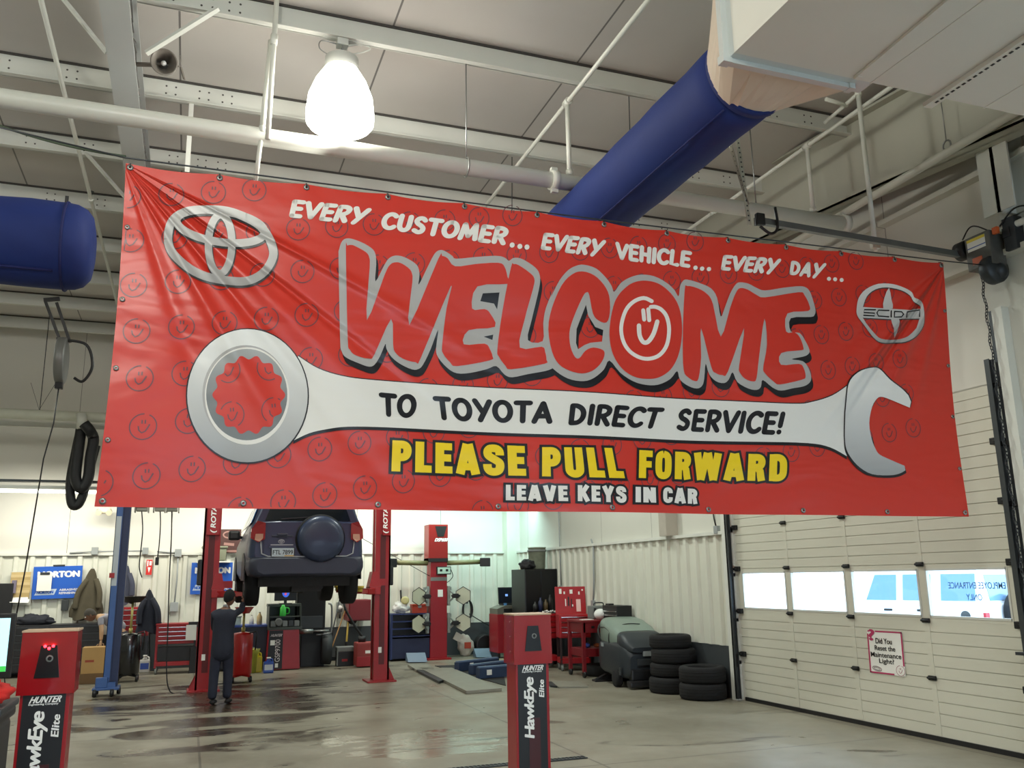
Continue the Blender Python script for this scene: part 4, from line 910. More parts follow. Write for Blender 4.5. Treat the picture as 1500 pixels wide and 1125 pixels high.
# door operator
P = Vector((7.52, 6.32, 4.98))
t = thing('door_operator', 'grimy grey door operator motor at the top of the near door track', 'door operator', P)
OG = mat('operator_grey', (92, 92, 88), .5, .2, var=.25, scale=14)
MB().box((0, 0, 0), (.20, .30, .36), bev=.012).build('cover', OG, t)
m = MB(); m.boxr(-.104, -.101, -.10, .12, .02, .15); m.build('warning_label', PAPER, t)
m = MB(); m.boxr(-.106, -.103, -.10, .12, .12, .15); m.build('label_header', mat('label_yellow', (220, 200, 60), .5), t)
m = MB(); m.boxr(-.106, -.103, -.10, .12, .05, .06); m.build('label_stripe', mat('label_blue', (60, 90, 160), .5), t)
m = MB(); m.boxr(-.104, -.101, -.04, .08, -.13, -.06); m.build('orange_sticker', mat('sticker_orange', (190, 90, 50), .5), t)
m = MB(); m.cyl((-.02, .17, .10), (-.02, .30, .10), .10, n=24); m.build('motor', BLACK, t)
m = MB(); m.lathe([(.02, -.12), (.14, -.12), (.15, -.10), (.15, -.02), (.14, 0), (.02, 0)], (-.02, -.02, -.22), 'Y', 24); m.ball((.02, -.1, -.24), .09); m.build('chain_wheel', DSTEEL, t)
m = MB(); m.cyl((.06, -.7, .18), (.06, .14, .18), .035, n=14); m.build('torsion_shaft', PW, t)
m = MB(); m.box((.08, -.28, .10), (.12, .14, .34), bev=.01); m.box((.05, -.25, .12), (.08, .08, .10)); m.build('brake_box', DSTEEL, t)
m = MB(); m.box((-.06, -.20, .15), (.04, .06, .07), bev=.006); m.build('junction_plug', mat('orange_plug', (210, 96, 40), .5), t)
m = MB(); m.tube(smoothcurve([(0, -.1, .18), (-.02, .05, .3), (.02, .18, .33), (.05, .3, .25)], 6), .008, 6); m.tube(smoothcurve([(.0, -.2, .2), (.05, -.35, .34), (.1, -.5, .3), (.1, -.6, .1), (.12, -.6, -.8)], 6), .008, 6); m.build('wiring', BLACK, t)
# hand chain along the near jamb
t = thing('hand_chain', 'black hand chain hanging down the near jamb of the overhead door', 'chain', (7.56, 6.44, 0))
m = MB(); k = 0; z = 4.75
while z > .75:
    x = .012 * math.sin(k * .9)
    m.tube([(x + (.0 if k % 2 else .013 * math.cos(a)), (.013 * math.cos(a) if k % 2 else 0.), z + .024 * math.sin(a)) for a in [i * math.pi / 4 for i in range(8)]], .005, 5, closed=True); z -= .036; k += 1
m.build('chain_links', DSTEEL, t)
MB().box((-.02, .1, 1.00), (.06, .12, .03), bev=.004).build('chain_keeper', DSTEEL, t)
# notice on the door
a = [at('X', XR - .006, *q) for q in ((1270, 923), (1322, 928), (1327, 991), (1275, 985))]
o = a[3]; t = thing('door_notice', 'square white notice with a magenta border taped to the overhead door', 'sign', o)
U = a[2] - a[3]; V = a[0] - a[3]; U.x = V.x = 0; n_ = Vector((-1, 0, 0))
F = lambda u, v, off=0.: U * u + V * v + n_ * off
m = MB(); m.prism([(0, 0), (1, 0), (1, 1), (0, 1)], lambda u, v: F(u, v), n_ * .003); m.build('sheet', PAPER, t)
MG = mat('magenta_print', (176, 44, 92), .5)
m = MB()
for (u0, v0, u1, v1) in ((.0, .0, .70, .035), (.0, .0, .04, .92), (.96, .22, 1., 1.), (.24, .965, 1., 1.), (.02, .965, .06, 1.)): m.flat([(u0, v0), (u1, v0), (u1, v1), (u0, v1)], lambda u, v: F(u, v, .005))
m.build('border', MG, t)
for s, u0, v0, w_, h_ in (('Did You', .24, .70, .46, .125), ('Reset the', .20, .54, .58, .115), ('Maintenance', .07, .38, .86, .115), ('Light?', .30, .215, .42, .14)):
    label_on(t, 'notice_text', s, F(u0, v0, .006), U * w_, V * h_, PRINTK, .018)
label_on(t, 'question_mark', '?', F(.06, .77, .006), U * .15, V * .25, MG, .05)
m = MB(); f = lambda x, y: F(.88 + x * .115, .115 + y * .115, .007)
m.flat([(1.15 * math.cos(k * math.pi / 12), 1.15 * math.sin(k * math.pi / 12)) for k in range(24)], lambda x, y: F(.88 + x * .115, .115 + y * .115, .006)); m.build('smile_badge', PAPER, t)
m = MB(); stroke(m, [(math.cos(math.radians(70 - 13 * k)), math.sin(math.radians(70 - 13 * k))) for k in range(27)], .09, f, False)
for pts in ([(-.14, .52), (-.11, .22)], [(.10, .54), (.12, .24)], [(-.36, .02), (-.28, -.3), (-.05, -.5), (.2, -.35), (.36, -.02), (.46, .22)]): stroke(m, pts, .10, f, False)
m.build('smile_print', mat('dark_pink_print', (150, 70, 90), .5), t)
m = MB(); stroke(m, [(p[0], p[1]) for p in oval(.22, .11, .13, .05, -8, 24)], .02, lambda x, y: F(x, y, .006), False); stroke(m, [(p[0], p[1]) for p in oval(.22, .11, .09, .025, -8, 24)], .015, lambda x, y: F(x, y, .006), False); m.build('logo_print', mat('grey_print', (150, 140, 140), .5), t)
# ------------------------------------------------------------------ parked off-roader outside
JW = mat('white_car_paint', (232, 234, 238), .3, coat=.3); JG = mat('car_window', (104, 142, 176), .15)
t = thing('off_road_car', 'white boxy off-road car parked outside behind the overhead door windows', 'car', (13.3, 12.2, -.03), math.radians(15))
m = MB(); m.boxr(0, 1.75, 0, 4.0, .55, 1.22, .03); m.boxr(.12, 1.63, 3.1, 4.15, .6, 1.15, .03); m.build('body', JW, t)
m = MB()
for z0, z1, ins in ((1.22, 1.86, 0),):
    m.hull8([(.03, .03, z0), (1.72, .03, z0), (1.72, 2.75, z0), (.03, 2.75, z0), (.14, .14, z1), (1.61, .14, z1), (1.61, 2.30, z1), (.14, 2.30, z1)])
m.boxr(.10, 1.65, .1, 2.36, 1.86, 1.93, .02); m.build('cabin', mat('car_top_white', (226, 230, 236), .4), t)
for y0, y1 in ((.16, .80), (1.0, 1.56), (1.70, 2.34)):
    m = MB(); f = lambda y, z: Vector((.03 + (z - 1.22) / .64 * .11 - .008, y, z)); top_ = y1 - (.18 if y1 > 2 else 0)
    m.prism([(y0, 1.28), (y1, 1.28), (top_, 1.76), (y0, 1.76)], f, (.004, 0, 0)); m.build('side_window', JG, t)
m = MB(); m.prism([(.3, 1.28), (1.45, 1.28), (1.42, 1.74), (.33, 1.74)], lambda x, z: Vector((x, .03 + (z - 1.22) / .64 * .11 - .008, z)), (0, .004, 0)); m.build('rear_window', JG, t)
for y in (.55, 3.3):
    for x in (.1, 1.65):
        w_ = MB(); w_.lathe([(.2, -.12), (.36, -.13), (.41, -.09), (.41, .09), (.36, .13), (.2, .12)], (x, y, .41), 'X', 28); w_.build('wheel', RUBBER, t)
        w_ = MB(); w_.boxr(x - .16, x + .16, y - .5, y + .5, .80, .88, .02); w_.build('fender', DGREY, t)
m = MB(); m.lathe([(.1, -.11), (.33, -.12), (.38, -.08), (.38, .08), (.33, .12), (.1, .11)], (.95, -.14, 1.05), 'Y', 28); m.build('spare_wheel', RUBBER, t)
m = MB(); m.lathe([(.001, -.02), (.28, -.015), (.30, .0), (.30, .02)], (.95, -.27, 1.05), 'Y', 28); m.build('spare_cover', JW, t)
for x in (.06, 1.69): m = MB(); m.boxr(x - .07, x + .07, -.02, .03, .86, 1.08, .01); m.build('tail_lamp', mat('tail_lamp_red', (170, 40, 50), .3), t)
m = MB(); m.bar((.0, 2.55, 1.25), (-.16, 2.55, 1.27), .03); m.box((-.2, 2.55, 1.32), (.12, .10, .22), bev=.03); m.build('door_mirror', BLACK, t)
for y in (1.1, 1.78): m = MB(); m.boxr(-.025, .0, y, y + .16, 1.08, 1.12); m.build('door_handle', BLACK, t)
m = MB(); m.lathe([(.001, 0), (.09, 0), (.09, .01)], (-.006, .35, 1.02), 'X', 20); m.build('fuel_cap', DGREY, t)
m = MB(); m.boxr(.1, 1.6, -.22, -.02, .48, .66, .02); m.build('rear_bumper', DGREY, t)
m = MB(); m.tube([(.5 + .17 * math.cos(a), 2.2, 1.24 + .17 * math.sin(a)) for a in [i * math.pi / 8 for i in range(16)]], .015, 6, closed=True); m.build('steering_wheel', BLACK, t)
# ------------------------------------------------------------------ two-post lift
LY_, LXA, LXB = 16.4, .36, 3.36
t = thing('two_post_lift', 'red two-post vehicle lift holding up the dark blue car', 'vehicle lift', ((LXA + LXB) / 2, LY_, 0))
LRED = mat('lift_red', (150, 22, 26), .4, var=.18, scale=4); LDRK = mat('lift_red_inner', (84, 14, 18), .5, var=.2)
for sg, cx in ((1, -1.5), (-1, 1.5)):
    m = MB(); m.boxr(cx - sg * .14, cx - sg * .11, -.15, .15, .03, 4.2); m.boxr(cx - .14, cx + .14, -.15, -.12, .03, 4.2); m.boxr(cx - .14, cx + .14, .12, .15, .03, 4.2)
    m.boxr(cx + sg * .10, cx + sg * .14, -.12, -.06, .03, 4.2); m.boxr(cx + sg * .10, cx + sg * .14, .06, .12, .03, 4.2); m.build('column', LRED, t)
    m = MB(); m.boxr(cx - .05, cx + .05, -.154, -.148, .3, 2.6); m.boxr(cx - .02 * sg, cx + .10 * sg, -.1, .1, .05, 4.1); m.build('inner_channel', LDRK, t)
    m = MB(); m.boxr(cx - .26, cx + .26, -.26, .26, 0, .03, .004)
    for y in (-.16, .16): m.prism([(0, .03), (sg * -.1, .03), (0, .25)], lambda u, v, y=y: Vector((cx - sg * .14 + u, y, v)), (0, .012, 0))
    m.build('base_plate', LRED, t)
    lg = MB(); lg.boxr(cx - .10 if sg > 0 else cx - .02, cx + .12 if sg > 0 else cx + .13, -.20, -.15, 2.58, 3.9, .006); bx = lg.build('logo_cover', LRED, t)
    x0 = cx + (.0 if sg > 0 else .02)
    mb = MB(); o_ = Vector((x0 + .07, -.2035, 2.62)); put_text(mb, '( ROTARY', lambda u, v: o_ + Vector((-v * .11, 0, u * .66)), .03, .15); w_ = mb.build('maker_lettering', PRINTW, bx, fix=False)
    # carriage and arms
    c2 = cx + sg * .14
    m = MB(); m.boxr(c2 - .10, c2 + .10, -.19, .19, 1.52, 1.66, .01)
    m.prism([(-.11, 1.66), (.11, 1.66), (.05, 1.93), (-.05, 1.93)], lambda u, v: Vector((c2 + u * sg, -.19, v)), (0, .30, 0)); car_ = m.build('carriage', mat('carriage_red', (160, 28, 30), .4, var=.12), t)
    for y1, xx in ((-1.15, .60), (1.05, .62)):
        p0 = Vector((c2 + sg * .02, -.1 if y1 < 0 else .1, 1.585)); p1 = Vector((cx + sg * xx, y1, 1.585)); mid = p0.lerp(p1, .55)
        m = MB(); m.bar(p0, mid, .12, .09); m.bar(mid, p1, .085, .06); m.cyl(p0 - Vector((0, 0, .06)), p0 + Vector((0, 0, .06)), .09, n=20); ar = m.build('swing_arm', mat('carriage_red', (160, 28, 30), .4), t)
        m = MB(); m.cyl(p1 + Vector((0, 0, .0)), p1 + Vector((0, 0, .06)), .05, n=16); m.cyl(p1 + Vector((0, 0, .06)), p1 + Vector((0, 0, .10)), .075, n=20); m.build('lift_pad', mat('pad_yellow', (196, 170, 60), .6, var=.2), ar)
    m = MB(); m.boxr(c2 - .02, c2 + .24, -.16, -.06, 1.68, 1.80); m.boxr(c2 - .02 if sg > 0 else c2 - .24, c2 + .22 if sg > 0 else c2, -.24, -.22, 1.56, 1.60); m.build('arm_guard', LRED, t)
    m = MB(); m.boxr(cx - .06, cx - .0, -.156, -.15, .50, .60); m.build('sticker', PAPER, t)
MB().boxr(-1.64, 1.64, -.12, .12, 4.2, 4.36).build('overhead_beam', LRED, t)
m = MB(); m.box((1.5 + .17, -.02, 1.85), (.08, .18, .34), bev=.02); m.cyl((1.62, 0, 2.1), (1.62, 0, 1.7), .07, n=16); m.build('power_unit', BLACK, t)
m = MB(); m.box((-1.5 - .16, -.05, 1.95), (.10, .20, .44), bev=.03); m.build('control_box', BLACK, t)
# ------------------------------------------------------------------ car on the lift
CZ = 1.40
t = thing('car', 'dark blue-grey off-road car raised on the red lift, spare wheel on its tailgate', 'car', (1.745, 14.15, CZ))
CP = mat('blue_grey_car_paint', (46, 56, 82), .35, .1, coat=.15, var=.05); CPL = mat('car_bumper_paint', (44, 48, 64), .5, var=.1); CGL = mat('tinted_glass', (18, 24, 30), .08)
def ring(pts): return [(x, z) for x, z in pts] + [(-x, z) for x, z in reversed(pts)]
def loft(mb, secs):
    vs = [[mb.bm.verts.new((x, y, z)) for x, z in ring(p)] for y, p in secs]; n = len(vs[0]); fs = []
    for a, b in zip(vs, vs[1:]):
        for j in range(n): fs.append(mb.bm.faces.new((a[j], a[(j + 1) % n], b[(j + 1) % n], b[j])))
    mb._new(fs, True); mb._new([mb.bm.faces.new(vs[0]), mb.bm.faces.new(vs[-1][::-1])])
def sec(hw, bot, belt, crown=.03): return [(hw * .80, bot), (hw * .94, bot + .05), (hw * .995, bot + .16), (hw, .82), (hw * .985, 1.02), (hw * .95, belt - .04), (hw * .90, belt), (hw * .45, belt + crown * .6)]
m = MB(); loft(m, [(.05, sec(.80, .62, 1.27)), (.10, sec(.865, .58, 1.29)), (.3, sec(.90, .46, 1.29)), (.9, sec(.912, .42, 1.27)), (2.2, sec(.912, .36, 1.22)), (3.2, sec(.91, .40, 1.15)), (3.75, sec(.90, .42, 1.06)), (4.2, sec(.86, .42, .96)), (4.42, sec(.74, .45, .86))]); m.build('body', CP, t)
def gsec(b, hb, hr, z0, z1): return [(hb, z0), (hb - .02, z0 + .03), (hr + .05, z1 - .10), (hr, z1 - .03), (hr * .8, z1), (hr * .4, z1 + .012), (hr * .2, z1 + .014), (hr * .1, z1 + .015)]
m = MB(); loft(m, [(.12, gsec(0, .80, .64, 1.26, 1.60)), (.22, gsec(0, .84, .67, 1.26, 1.68)), (1.2, gsec(0, .86, .68, 1.24, 1.72)), (2.2, gsec(0, .86, .67, 1.2, 1.71)), (2.6, gsec(0, .85, .62, 1.18, 1.62)), (3.35, gsec(0, .82, .72, 1.1, 1.18))]); m.build('roof_and_pillars', CP, t)
# rear glass, side glass
def wall_pt(y, z, off=.012):
    k = (z - 1.26) / .40; return .845 - k * .15 + off
m = MB(); m.prism([(-.66, 1.31), (.66, 1.31), (.56, 1.60), (-.56, 1.60)], lambda u, v: Vector((u, .085 + (v - 1.29) * .16 - .004, v)), (0, .02, 0)); g_ = m.build('rear_window', CGL, t)
m = MB(); m.bar((-.42, .075, 1.335), (.05, .075, 1.37), .018, .02); m.build('wiper', BLACK, g_)
for sg in (-1, 1):
    for y0, y1, y2, y3 in ((.34, .98, 1.02, .50), (1.08, 1.92, 1.92, 1.12), (2.0, 2.95, 2.50, 2.04)):
        m = MB(); m.prism([(y0, 1.29), (y1, 1.26), (y2, 1.60), (y3, 1.61)], lambda u, v: Vector((sg * wall_pt(u, v), u, v)), (sg * .012, 0, 0)); m.build('side_window', mat('blue_reflection_glass', (40, 86, 140), .08), t)  # blue colour stands in for the reflection on the side glass
    m = MB(); m.box((sg * 1.0, 2.62, 1.20), (.20, .14, .17), bev=.04); m.bar((sg * .82, 2.66, 1.16), (sg * .95, 2.62, 1.17), .05); m.build('door_mirror', BLACK, t)
    # tail lamp
    m = MB(); P_ = [(.66, 1.27), (.78, 1.30), (.86, 1.18), (.87, 1.04), (.76, .97), (.66, 1.02)]
    m.prism(P_, lambda u, v: Vector((sg * u, -.005 + (.07 * max(0, u - .76) / .1), v)), (0, .10, 0)); tl = m.build('tail_lamp', mat('tail_lamp_glass', (150, 24, 34), .18, coat=.6), t)
    m = MB(); m.prism([(.69, 1.10), (.80, 1.10), (.81, 1.01), (.74, .98), (.69, 1.03)], lambda u, v: Vector((sg * u, -.013 + (.07 * max(0, u - .76) / .1), v)), (0, .02, 0)); m.build('reversing_lens', mat('clear_lens', (200, 150, 130), .15), tl)
    m = MB(); m.boxr(sg * .70 - .075, sg * .70 + .075, -.045, .0, .545, .565); m.build('bumper_reflector', mat('reflector_red', (190, 24, 30), .3), t)
    for y in (.88, 3.45):
        w_ = MB(); w_.lathe([(.22, -.10), (.33, -.115), (.362, -.09), (.365, 0), (.362, .09), (.33, .115), (.22, .10)], (sg * .775, y, .365), 'X', 36)
        wh = w_.build('wheel', RUBBER, t)
        w_ = MB(); w_.lathe([(.02, -.06), (.20, -.04), (.225, -.095), (.225, .095), (.20, .04), (.02, .06)], (sg * .775, y, .365), 'X', 28)
        for q in range(5): a = q * 2 * math.pi / 5; w_.bar((sg * .86, y, .365), (sg * .86, y + .2 * math.cos(a), .365 + .2 * math.sin(a)), .05, .03)
        w_.build('rim', mat('alloy_rim', (120, 122, 124), .4, .6), wh)
        a_ = MB(); pts = [(y + .44 * math.cos(q * math.pi / 12), .40 + .44 * math.sin(q * math.pi / 12)) for q in range(13)]
        a_.prism(pts, lambda u, v: Vector((sg * .905, u, v)), (sg * .016, 0, 0)); a_.build('wheel_arch', BLACK, t)
m = MB(); loft(m, [(-.06, [(.5, .50), (.66, .49), (.74, .53), (.76, .58), (.76, .64), (.74, .70), (.70, .72), (.4, .72)]), (-.02, [(.55, .46), (.75, .46), (.83, .5), (.86, .58), (.86, .66), (.84, .72), (.80, .74), (.4, .74)]), (.3, [(.55, .44), (.78, .44), (.88, .47), (.915, .58), (.915, .68), (.90, .76), (.88, .78), (.4, .78)])]); m.build('rear_bumper', CPL, t)
m = MB(); m.tube([(-.72, .03, 1.0), (-.70, .02, .80), (-.60, -.0, .755), (0, -.015, .75), (.60, .0, .755), (.70, .02, .80), (.72, .03, 1.0)], .012, 6); m.build('bumper_seam', mat('dull_silver', (170, 172, 176), .5, .2), t)
m = MB(); m.prism([(-.66, .77), (.66, .77), (.68, 1.26), (-.68, 1.26)], lambda u, v: Vector((u, .025 + .02 * (v - .77), v)), (0, .05, 0)); tg = m.build('tailgate', CP, t)
m = MB(); m.boxr(-.56, -.24, -.0, .03, 1.055, 1.08, .006); m.boxr(-.48, -.32, .0, .03, 1.04, 1.11, .01); m.build('tailgate_handle', CPL, tg)
m = MB(); m.boxr(-.60, -.20, -.015, .03, .88, .91, .006); m.build('plate_garnish', CP, tg)
m = MB()
for pts in (oval(-.41, .985, .045, .03, 0, 24), oval(-.41, .993, .032, .011, 0, 20), oval(-.41, .983, .011, .026, 0, 16)): stroke(m, pts, .007, lambda x, y: Vector((x, .018, y)), False)
m.build('badge', mat('dull_silver', (170, 172, 176), .5, .2), tg)
m = MB(); m.boxr(-.57, -.23, .012, .03, .925, .94); m.build('model_lettering', mat('dull_silver', (170, 172, 176), .5, .2), tg)
m = MB(); m.boxr(-.565, -.205, -.012, .02, .745, .895, .006); pf = m.build('plate_frame', BLACK, tg)
m = MB(); m.boxr(-.55, -.22, -.02, -.012, .757, .882); m.mi = 1; m.boxr(-.36, -.22, -.021, -.013, .757, .775); m.build('number_plate', [mat('plate_white', (188, 200, 206), .4), mat('plate_orange', (206, 170, 96), .4)], pf)
label_on(pf, 'plate_lettering', 'FTL 7899', (-.535, -.0225, .785), (.30, 0, 0), (0, 0, .068), PRINTK, .012)
m = MB(); m.lathe([(.001, -.155), (.25, -.15), (.325, -.125), (.355, -.075), (.362, .0), (.34, .07), (.2, .08)], (.185, -.01, 1.02), 'Y', 48); sp = m.build('spare_wheel_cover', mat('spare_cover_blue', (44, 54, 78), .38, .1, coat=.1), t)
m = MB(); m.lathe([(.355, .01), (.385, .02), (.39, .06), (.36, .08)], (.185, -.01, 1.02), 'Y', 40); m.build('spare_tyre', RUBBER, sp)
m = MB(); m.boxr(-.70, .70, .25, 4.1, .30, .48); m.boxr(-.2, .25, .3, 1.2, .22, .34); m.cyl((-.55, .55, .30), (-.05, .5, .30), .10, n=14); m.cyl((.25, .3, .28), (.3, 3.4, .28), .035, n=10); m.bar((-.68, .88, .36), (.68, .88, .36), .09, .12); m.bar((-.68, 3.45, .36), (.68, 3.45, .36), .09, .12); m.ball((0, .88, .33), .14)
m.build('underbody', mat('grimy_underbody', (30, 29, 28), .7, var=.4, scale=10, bump=.4), t)

# ------------------------------------------------------------------ people
def skin(name, nodes, edges, m, parent, sub=2, loc=(0, 0, 0)):
    me = bpy.data.meshes.new(name); me.from_pydata([n[:3] for n in nodes], edges, []); o = bpy.data.objects.new(name, me); COL.objects.link(o)
    o.modifiers.new('s', 'SKIN'); sv = me.skin_vertices[0].data
    for v, n in zip(sv, nodes):
        r = n[3]; v.radius = (r, n[4] if len(n) > 4 else r); v.use_root = False
    sv[0].use_root = True
    s2 = o.modifiers.new('u', 'SUBSURF'); s2.levels = sub; s2.render_levels = sub
    bpy.context.view_layer.update()
    me2 = bpy.data.meshes.new_from_object(o.evaluated_get(bpy.context.evaluated_depsgraph_get()))
    bpy.data.objects.remove(o); bpy.data.meshes.remove(me); me2.name = name
    for p in me2.polygons: p.use_smooth = True
    me2.materials.clear(); me2.materials.append(m)
    ob = bpy.data.objects.new(name, me2); COL.objects.link(ob); ob.parent = parent; return ob
SKIN = mat('skin_brown', (120, 84, 66), .5, var=.06); NAVY = mat('navy_work_jacket', (30, 34, 48), .85, var=.2, scale=7, bump=.3); TROU = mat('navy_work_trousers', (36, 40, 56), .85, var=.2, scale=7, bump=.3); SHOE = mat('black_work_shoe', (20, 19, 20), .6); BEAN = mat('black_knit_cap', (18, 18, 20), .9, bump=.3, scale=40, var=.2)
def hand(parent, wrist, d, palm_n, curl=.6, m=None):
    d = Vector(d).normalized(); n = Vector(palm_n).normalized(); sd = d.cross(n).normalized(); w = Vector(wrist)
    N = [tuple(w - d * .02) + (.024, .018), tuple(w + d * .04) + (.036, .016), tuple(w + d * .085) + (.036, .014)]; E_ = [(0, 1), (1, 2)]
    ob = skin('hand', N, E_, m or SKIN, parent, 2)
    for i, (o_, L_) in enumerate(((-.030, .068), (-.010, .078), (.010, .073), (.029, .058))):
        b = w + d * .075 + sd * o_; k = [b]; dir_ = d.copy()
        for s in range(3):
            dir_ = (dir_ + n * curl * (.5 + .2 * s)).normalized(); k.append(k[-1] + dir_ * L_ / 2.6)
        skin('finger', [tuple(p) + (.0088 - .001 * q,) for q, p in enumerate(k)], [(0, 1), (1, 2), (2, 3)], m or SKIN, parent, 1)
    b = w + d * .03 - sd * .03; k = [b, b + (d * .6 - sd * .7 + n * .25).normalized() * .035, b + (d * .8 - sd * .5 + n * .5).normalized() * .07]
    skin('thumb', [tuple(p) + (.0105 - .001 * q,) for q, p in enumerate(k)], [(0, 1), (1, 2)], m or SKIN, parent, 1)
def head_on(t, c, face, hair=None, tilt=0.):
    """face: horizontal look direction"""
    f = Vector(face).normalized(); r = f.cross(Vector((0, 0, 1))).normalized(); u = r.cross(f); c = Vector(c)
    mb = MB(); res = bmesh.ops.create_uvsphere(mb.bm, u_segments=24, v_segments=18, radius=1)
    for v in mb.bm.verts:
        x, y, z = v.co; jaw = 1 - .28 * max(0, -z) ** 1.3
        v.co = c + r * (x * .074 * jaw) + f * (y * .096 * (1 - .12 * max(0, -z)) + (.012 if z < -.3 and y > 0 else 0)) + u * (z * .118)
    for fc in mb.bm.faces: fc.smooth = True
    mb.ball(c + f * .10 - u * .012, (.014, .02, .024), 10, 8, Matrix((r, f, u)).transposed())
    for s in (-1, 1): mb.ball(c + r * (.076 * s) - u * .005, (.010, .022, .032), 10, 8, Matrix((r, f, u)).transposed())
    hd = mb.build('head', SKIN, t)
    mb = MB()
    for s in (-1, 1): mb.ball(c + f * .088 + r * .030 * s + u * .012, .011, 10, 8)
    mb.build('eyes', PAPER, hd)
    mb = MB(); mb.ball(c + f * .092 - u * .052, (.026, .012, .008), 10, 6, Matrix((r, f, u)).transposed()); mb.build('mouth', mat('lips', (130, 74, 66), .5), hd)
    mb = MB(); bmesh.ops.create_uvsphere(mb.bm, u_segments=24, v_segments=18, radius=1)
    for v in mb.bm.verts:
        x, y, z = v.co; z2_ = max(z, -.15 - .35 * max(0, -y)) if y < .35 else max(z, .25)
        v.co = c + r * (x * .083) + f * (y * .104 - .004) + u * (z2_ * .128 + .006)
    for fc in mb.bm.faces: fc.smooth = True
    mb.build('knit_cap', hair or BEAN, hd)
    return hd
# standing mechanic, seen from behind, right arm raised to the wheel
t = thing('person', 'person in dark navy work clothes and black cap reaching up beside the left lift post', 'person', (.56, 14.45, 0))
N = [(0, 0, .84, .13, .11), (0, .02, 1.02, .135, .105), (.0, .03, 1.20, .155, .11), (.01, .04, 1.33, .12, .09), (.03, .06, 1.40, .055, .055), (.05, .07, 1.45, .05, .05),
     (.155, .0, 1.31, .062), (.26, .14, 1.36, .05), (.285, .36, 1.46, .042),
     (-.145, .07, 1.30, .062), (-.13, .20, 1.08, .05), (.06, .36, 1.00, .042)]
E_ = [(0, 1), (1, 2), (2, 3), (3, 4), (4, 5), (3, 6), (6, 7), (7, 8), (3, 9), (9, 10), (10, 11)]
body = skin('body', [(n[0], n[1], n[2], n[3] * .80, (n[4] if len(n) > 4 else n[3]) * .80) for n in N] + [(.09, 0, .78, .07), (.10, .02, .45, .05), (.10, 0, .10, .04), (-.09, 0, .78, .07), (-.10, .02, .45, .05), (-.10, -.03, .10, .04)], E_ + [(0, 12), (12, 13), (13, 14), (0, 15), (15, 16), (16, 17)], SKIN, t)
NJ = [(0, 0, .60, .185, .155), (0, 0, .78, .185, .15), (0, .02, 1.02, .165, .13), (0, .03, 1.20, .18, .13), (.01, .04, 1.33, .13, .10), (.03, .055, 1.385, .075, .07)] + [N[6], N[7], (N[8][0] - .005, N[8][1] - .03, N[8][2] - .01, .048), N[9], N[10], (N[11][0] - .03, N[11][1] - .03, N[11][2], .05)]
skin('jacket', NJ, [(0, 1), (1, 2), (2, 3), (3, 4), (4, 5), (4, 6), (6, 7), (7, 8), (4, 9), (9, 10), (10, 11)], NAVY, t)
skin('trousers', [(0, 0, .80, .125, .105), (.085, .0, .70, .095), (.10, .03, .45, .078), (.10, .0, .20, .07), (.10, .0, .07, .078), (-.085, .0, .70, .095), (-.10, .01, .45, .078), (-.11, -.04, .20, .07), (-.11, -.05, .07, .078)], [(0, 1), (1, 2), (2, 3), (3, 4), (0, 5), (5, 6), (6, 7), (7, 8)], TROU, t)
for x, y in ((.11, .02), (-.11, -.03)):
    skin('shoe', [(x, y - .06, .05, .05, .048), (x + .02, y + .06, .045, .048, .04), (x + .05, y + .17, .035, .042, .032)], [(0, 1), (1, 2)], SHOE, t)
head_on(t, (.07, .09, 1.545), (.55, .8, .15))
skin('shirt_collar', [(.0, .03, 1.40, .055, .05), (.03, .06, 1.425, .062, .055)], [(0, 1)], mat('light_collar', (150, 152, 156), .8), t)
hand(t, (.29, .40, 1.485), (.15, .9, .45), (-.7, .3, -.4), .5); hand(t, (.09, .38, 1.0), (.75, .65, -.1), (-.3, .5, -.6), .9)
h_ = Vector((.56 + .13, 14.45 + .42, .97)); tag(MB().tube(smoothcurve([h_, h_ + Vector((.03, .02, -.3)), h_ + Vector((.02, -.05, -.95)), h_ + Vector((-.05, -.2, -.962))], 6), .009, 6).build('air_hose', BLACK), 'thin black hose hanging from the hand of the person at the lift', 'hose')
# bending mechanic behind the blue post
t = thing('person', 'person in grey shirt and beanie bending over the cardboard box behind the blue lift post', 'person', (-1.12, 19.25, 0))
N = [(0, 0, .92, .13, .12), (-.16, -.02, 1.02, .135, .11), (-.32, -.04, 1.12, .15, .11), (-.43, -.06, 1.17, .10, .09), (-.50, -.08, 1.20, .055), (-.40, .12, 1.14, .06), (-.40, .14, .90, .048), (-.38, .0, .72, .038), (-.40, -.20, 1.12, .06), (-.36, -.28, .90, .048), (-.36, -.28, .73, .038), (.0, .1, .85, .08), (-.10, .1, .48, .06), (.03, .1, .10, .045), (0, -.1, .85, .08), (-.10, -.12, .48, .06), (.03, -.12, .10, .045)]
E_ = [(0, 1), (1, 2), (2, 3), (3, 4), (3, 5), (5, 6), (6, 7), (3, 8), (8, 9), (9, 10), (0, 11), (11, 12), (12, 13), (0, 14), (14, 15), (15, 16)]
skin('body', [(n[0], n[1], n[2], n[3] * .85, (n[4] if len(n) > 4 else n[3]) * .85) for n in N], E_, mat('skin_tan', (186, 150, 116), .5), t)
GS = mat('grey_shirt', (150, 150, 160), .85, var=.12, bump=.2)
skin('shirt', [(.04, 0, .90, .15, .135), (-.16, -.02, 1.02, .15, .125)] + N[2:4] + [N[5], N[8], (-.405, .135, .99, .055), (-.38, -.25, .99, .055)], [(0, 1), (1, 2), (2, 3), (3, 4), (3, 5), (4, 6), (5, 7)], GS, t)
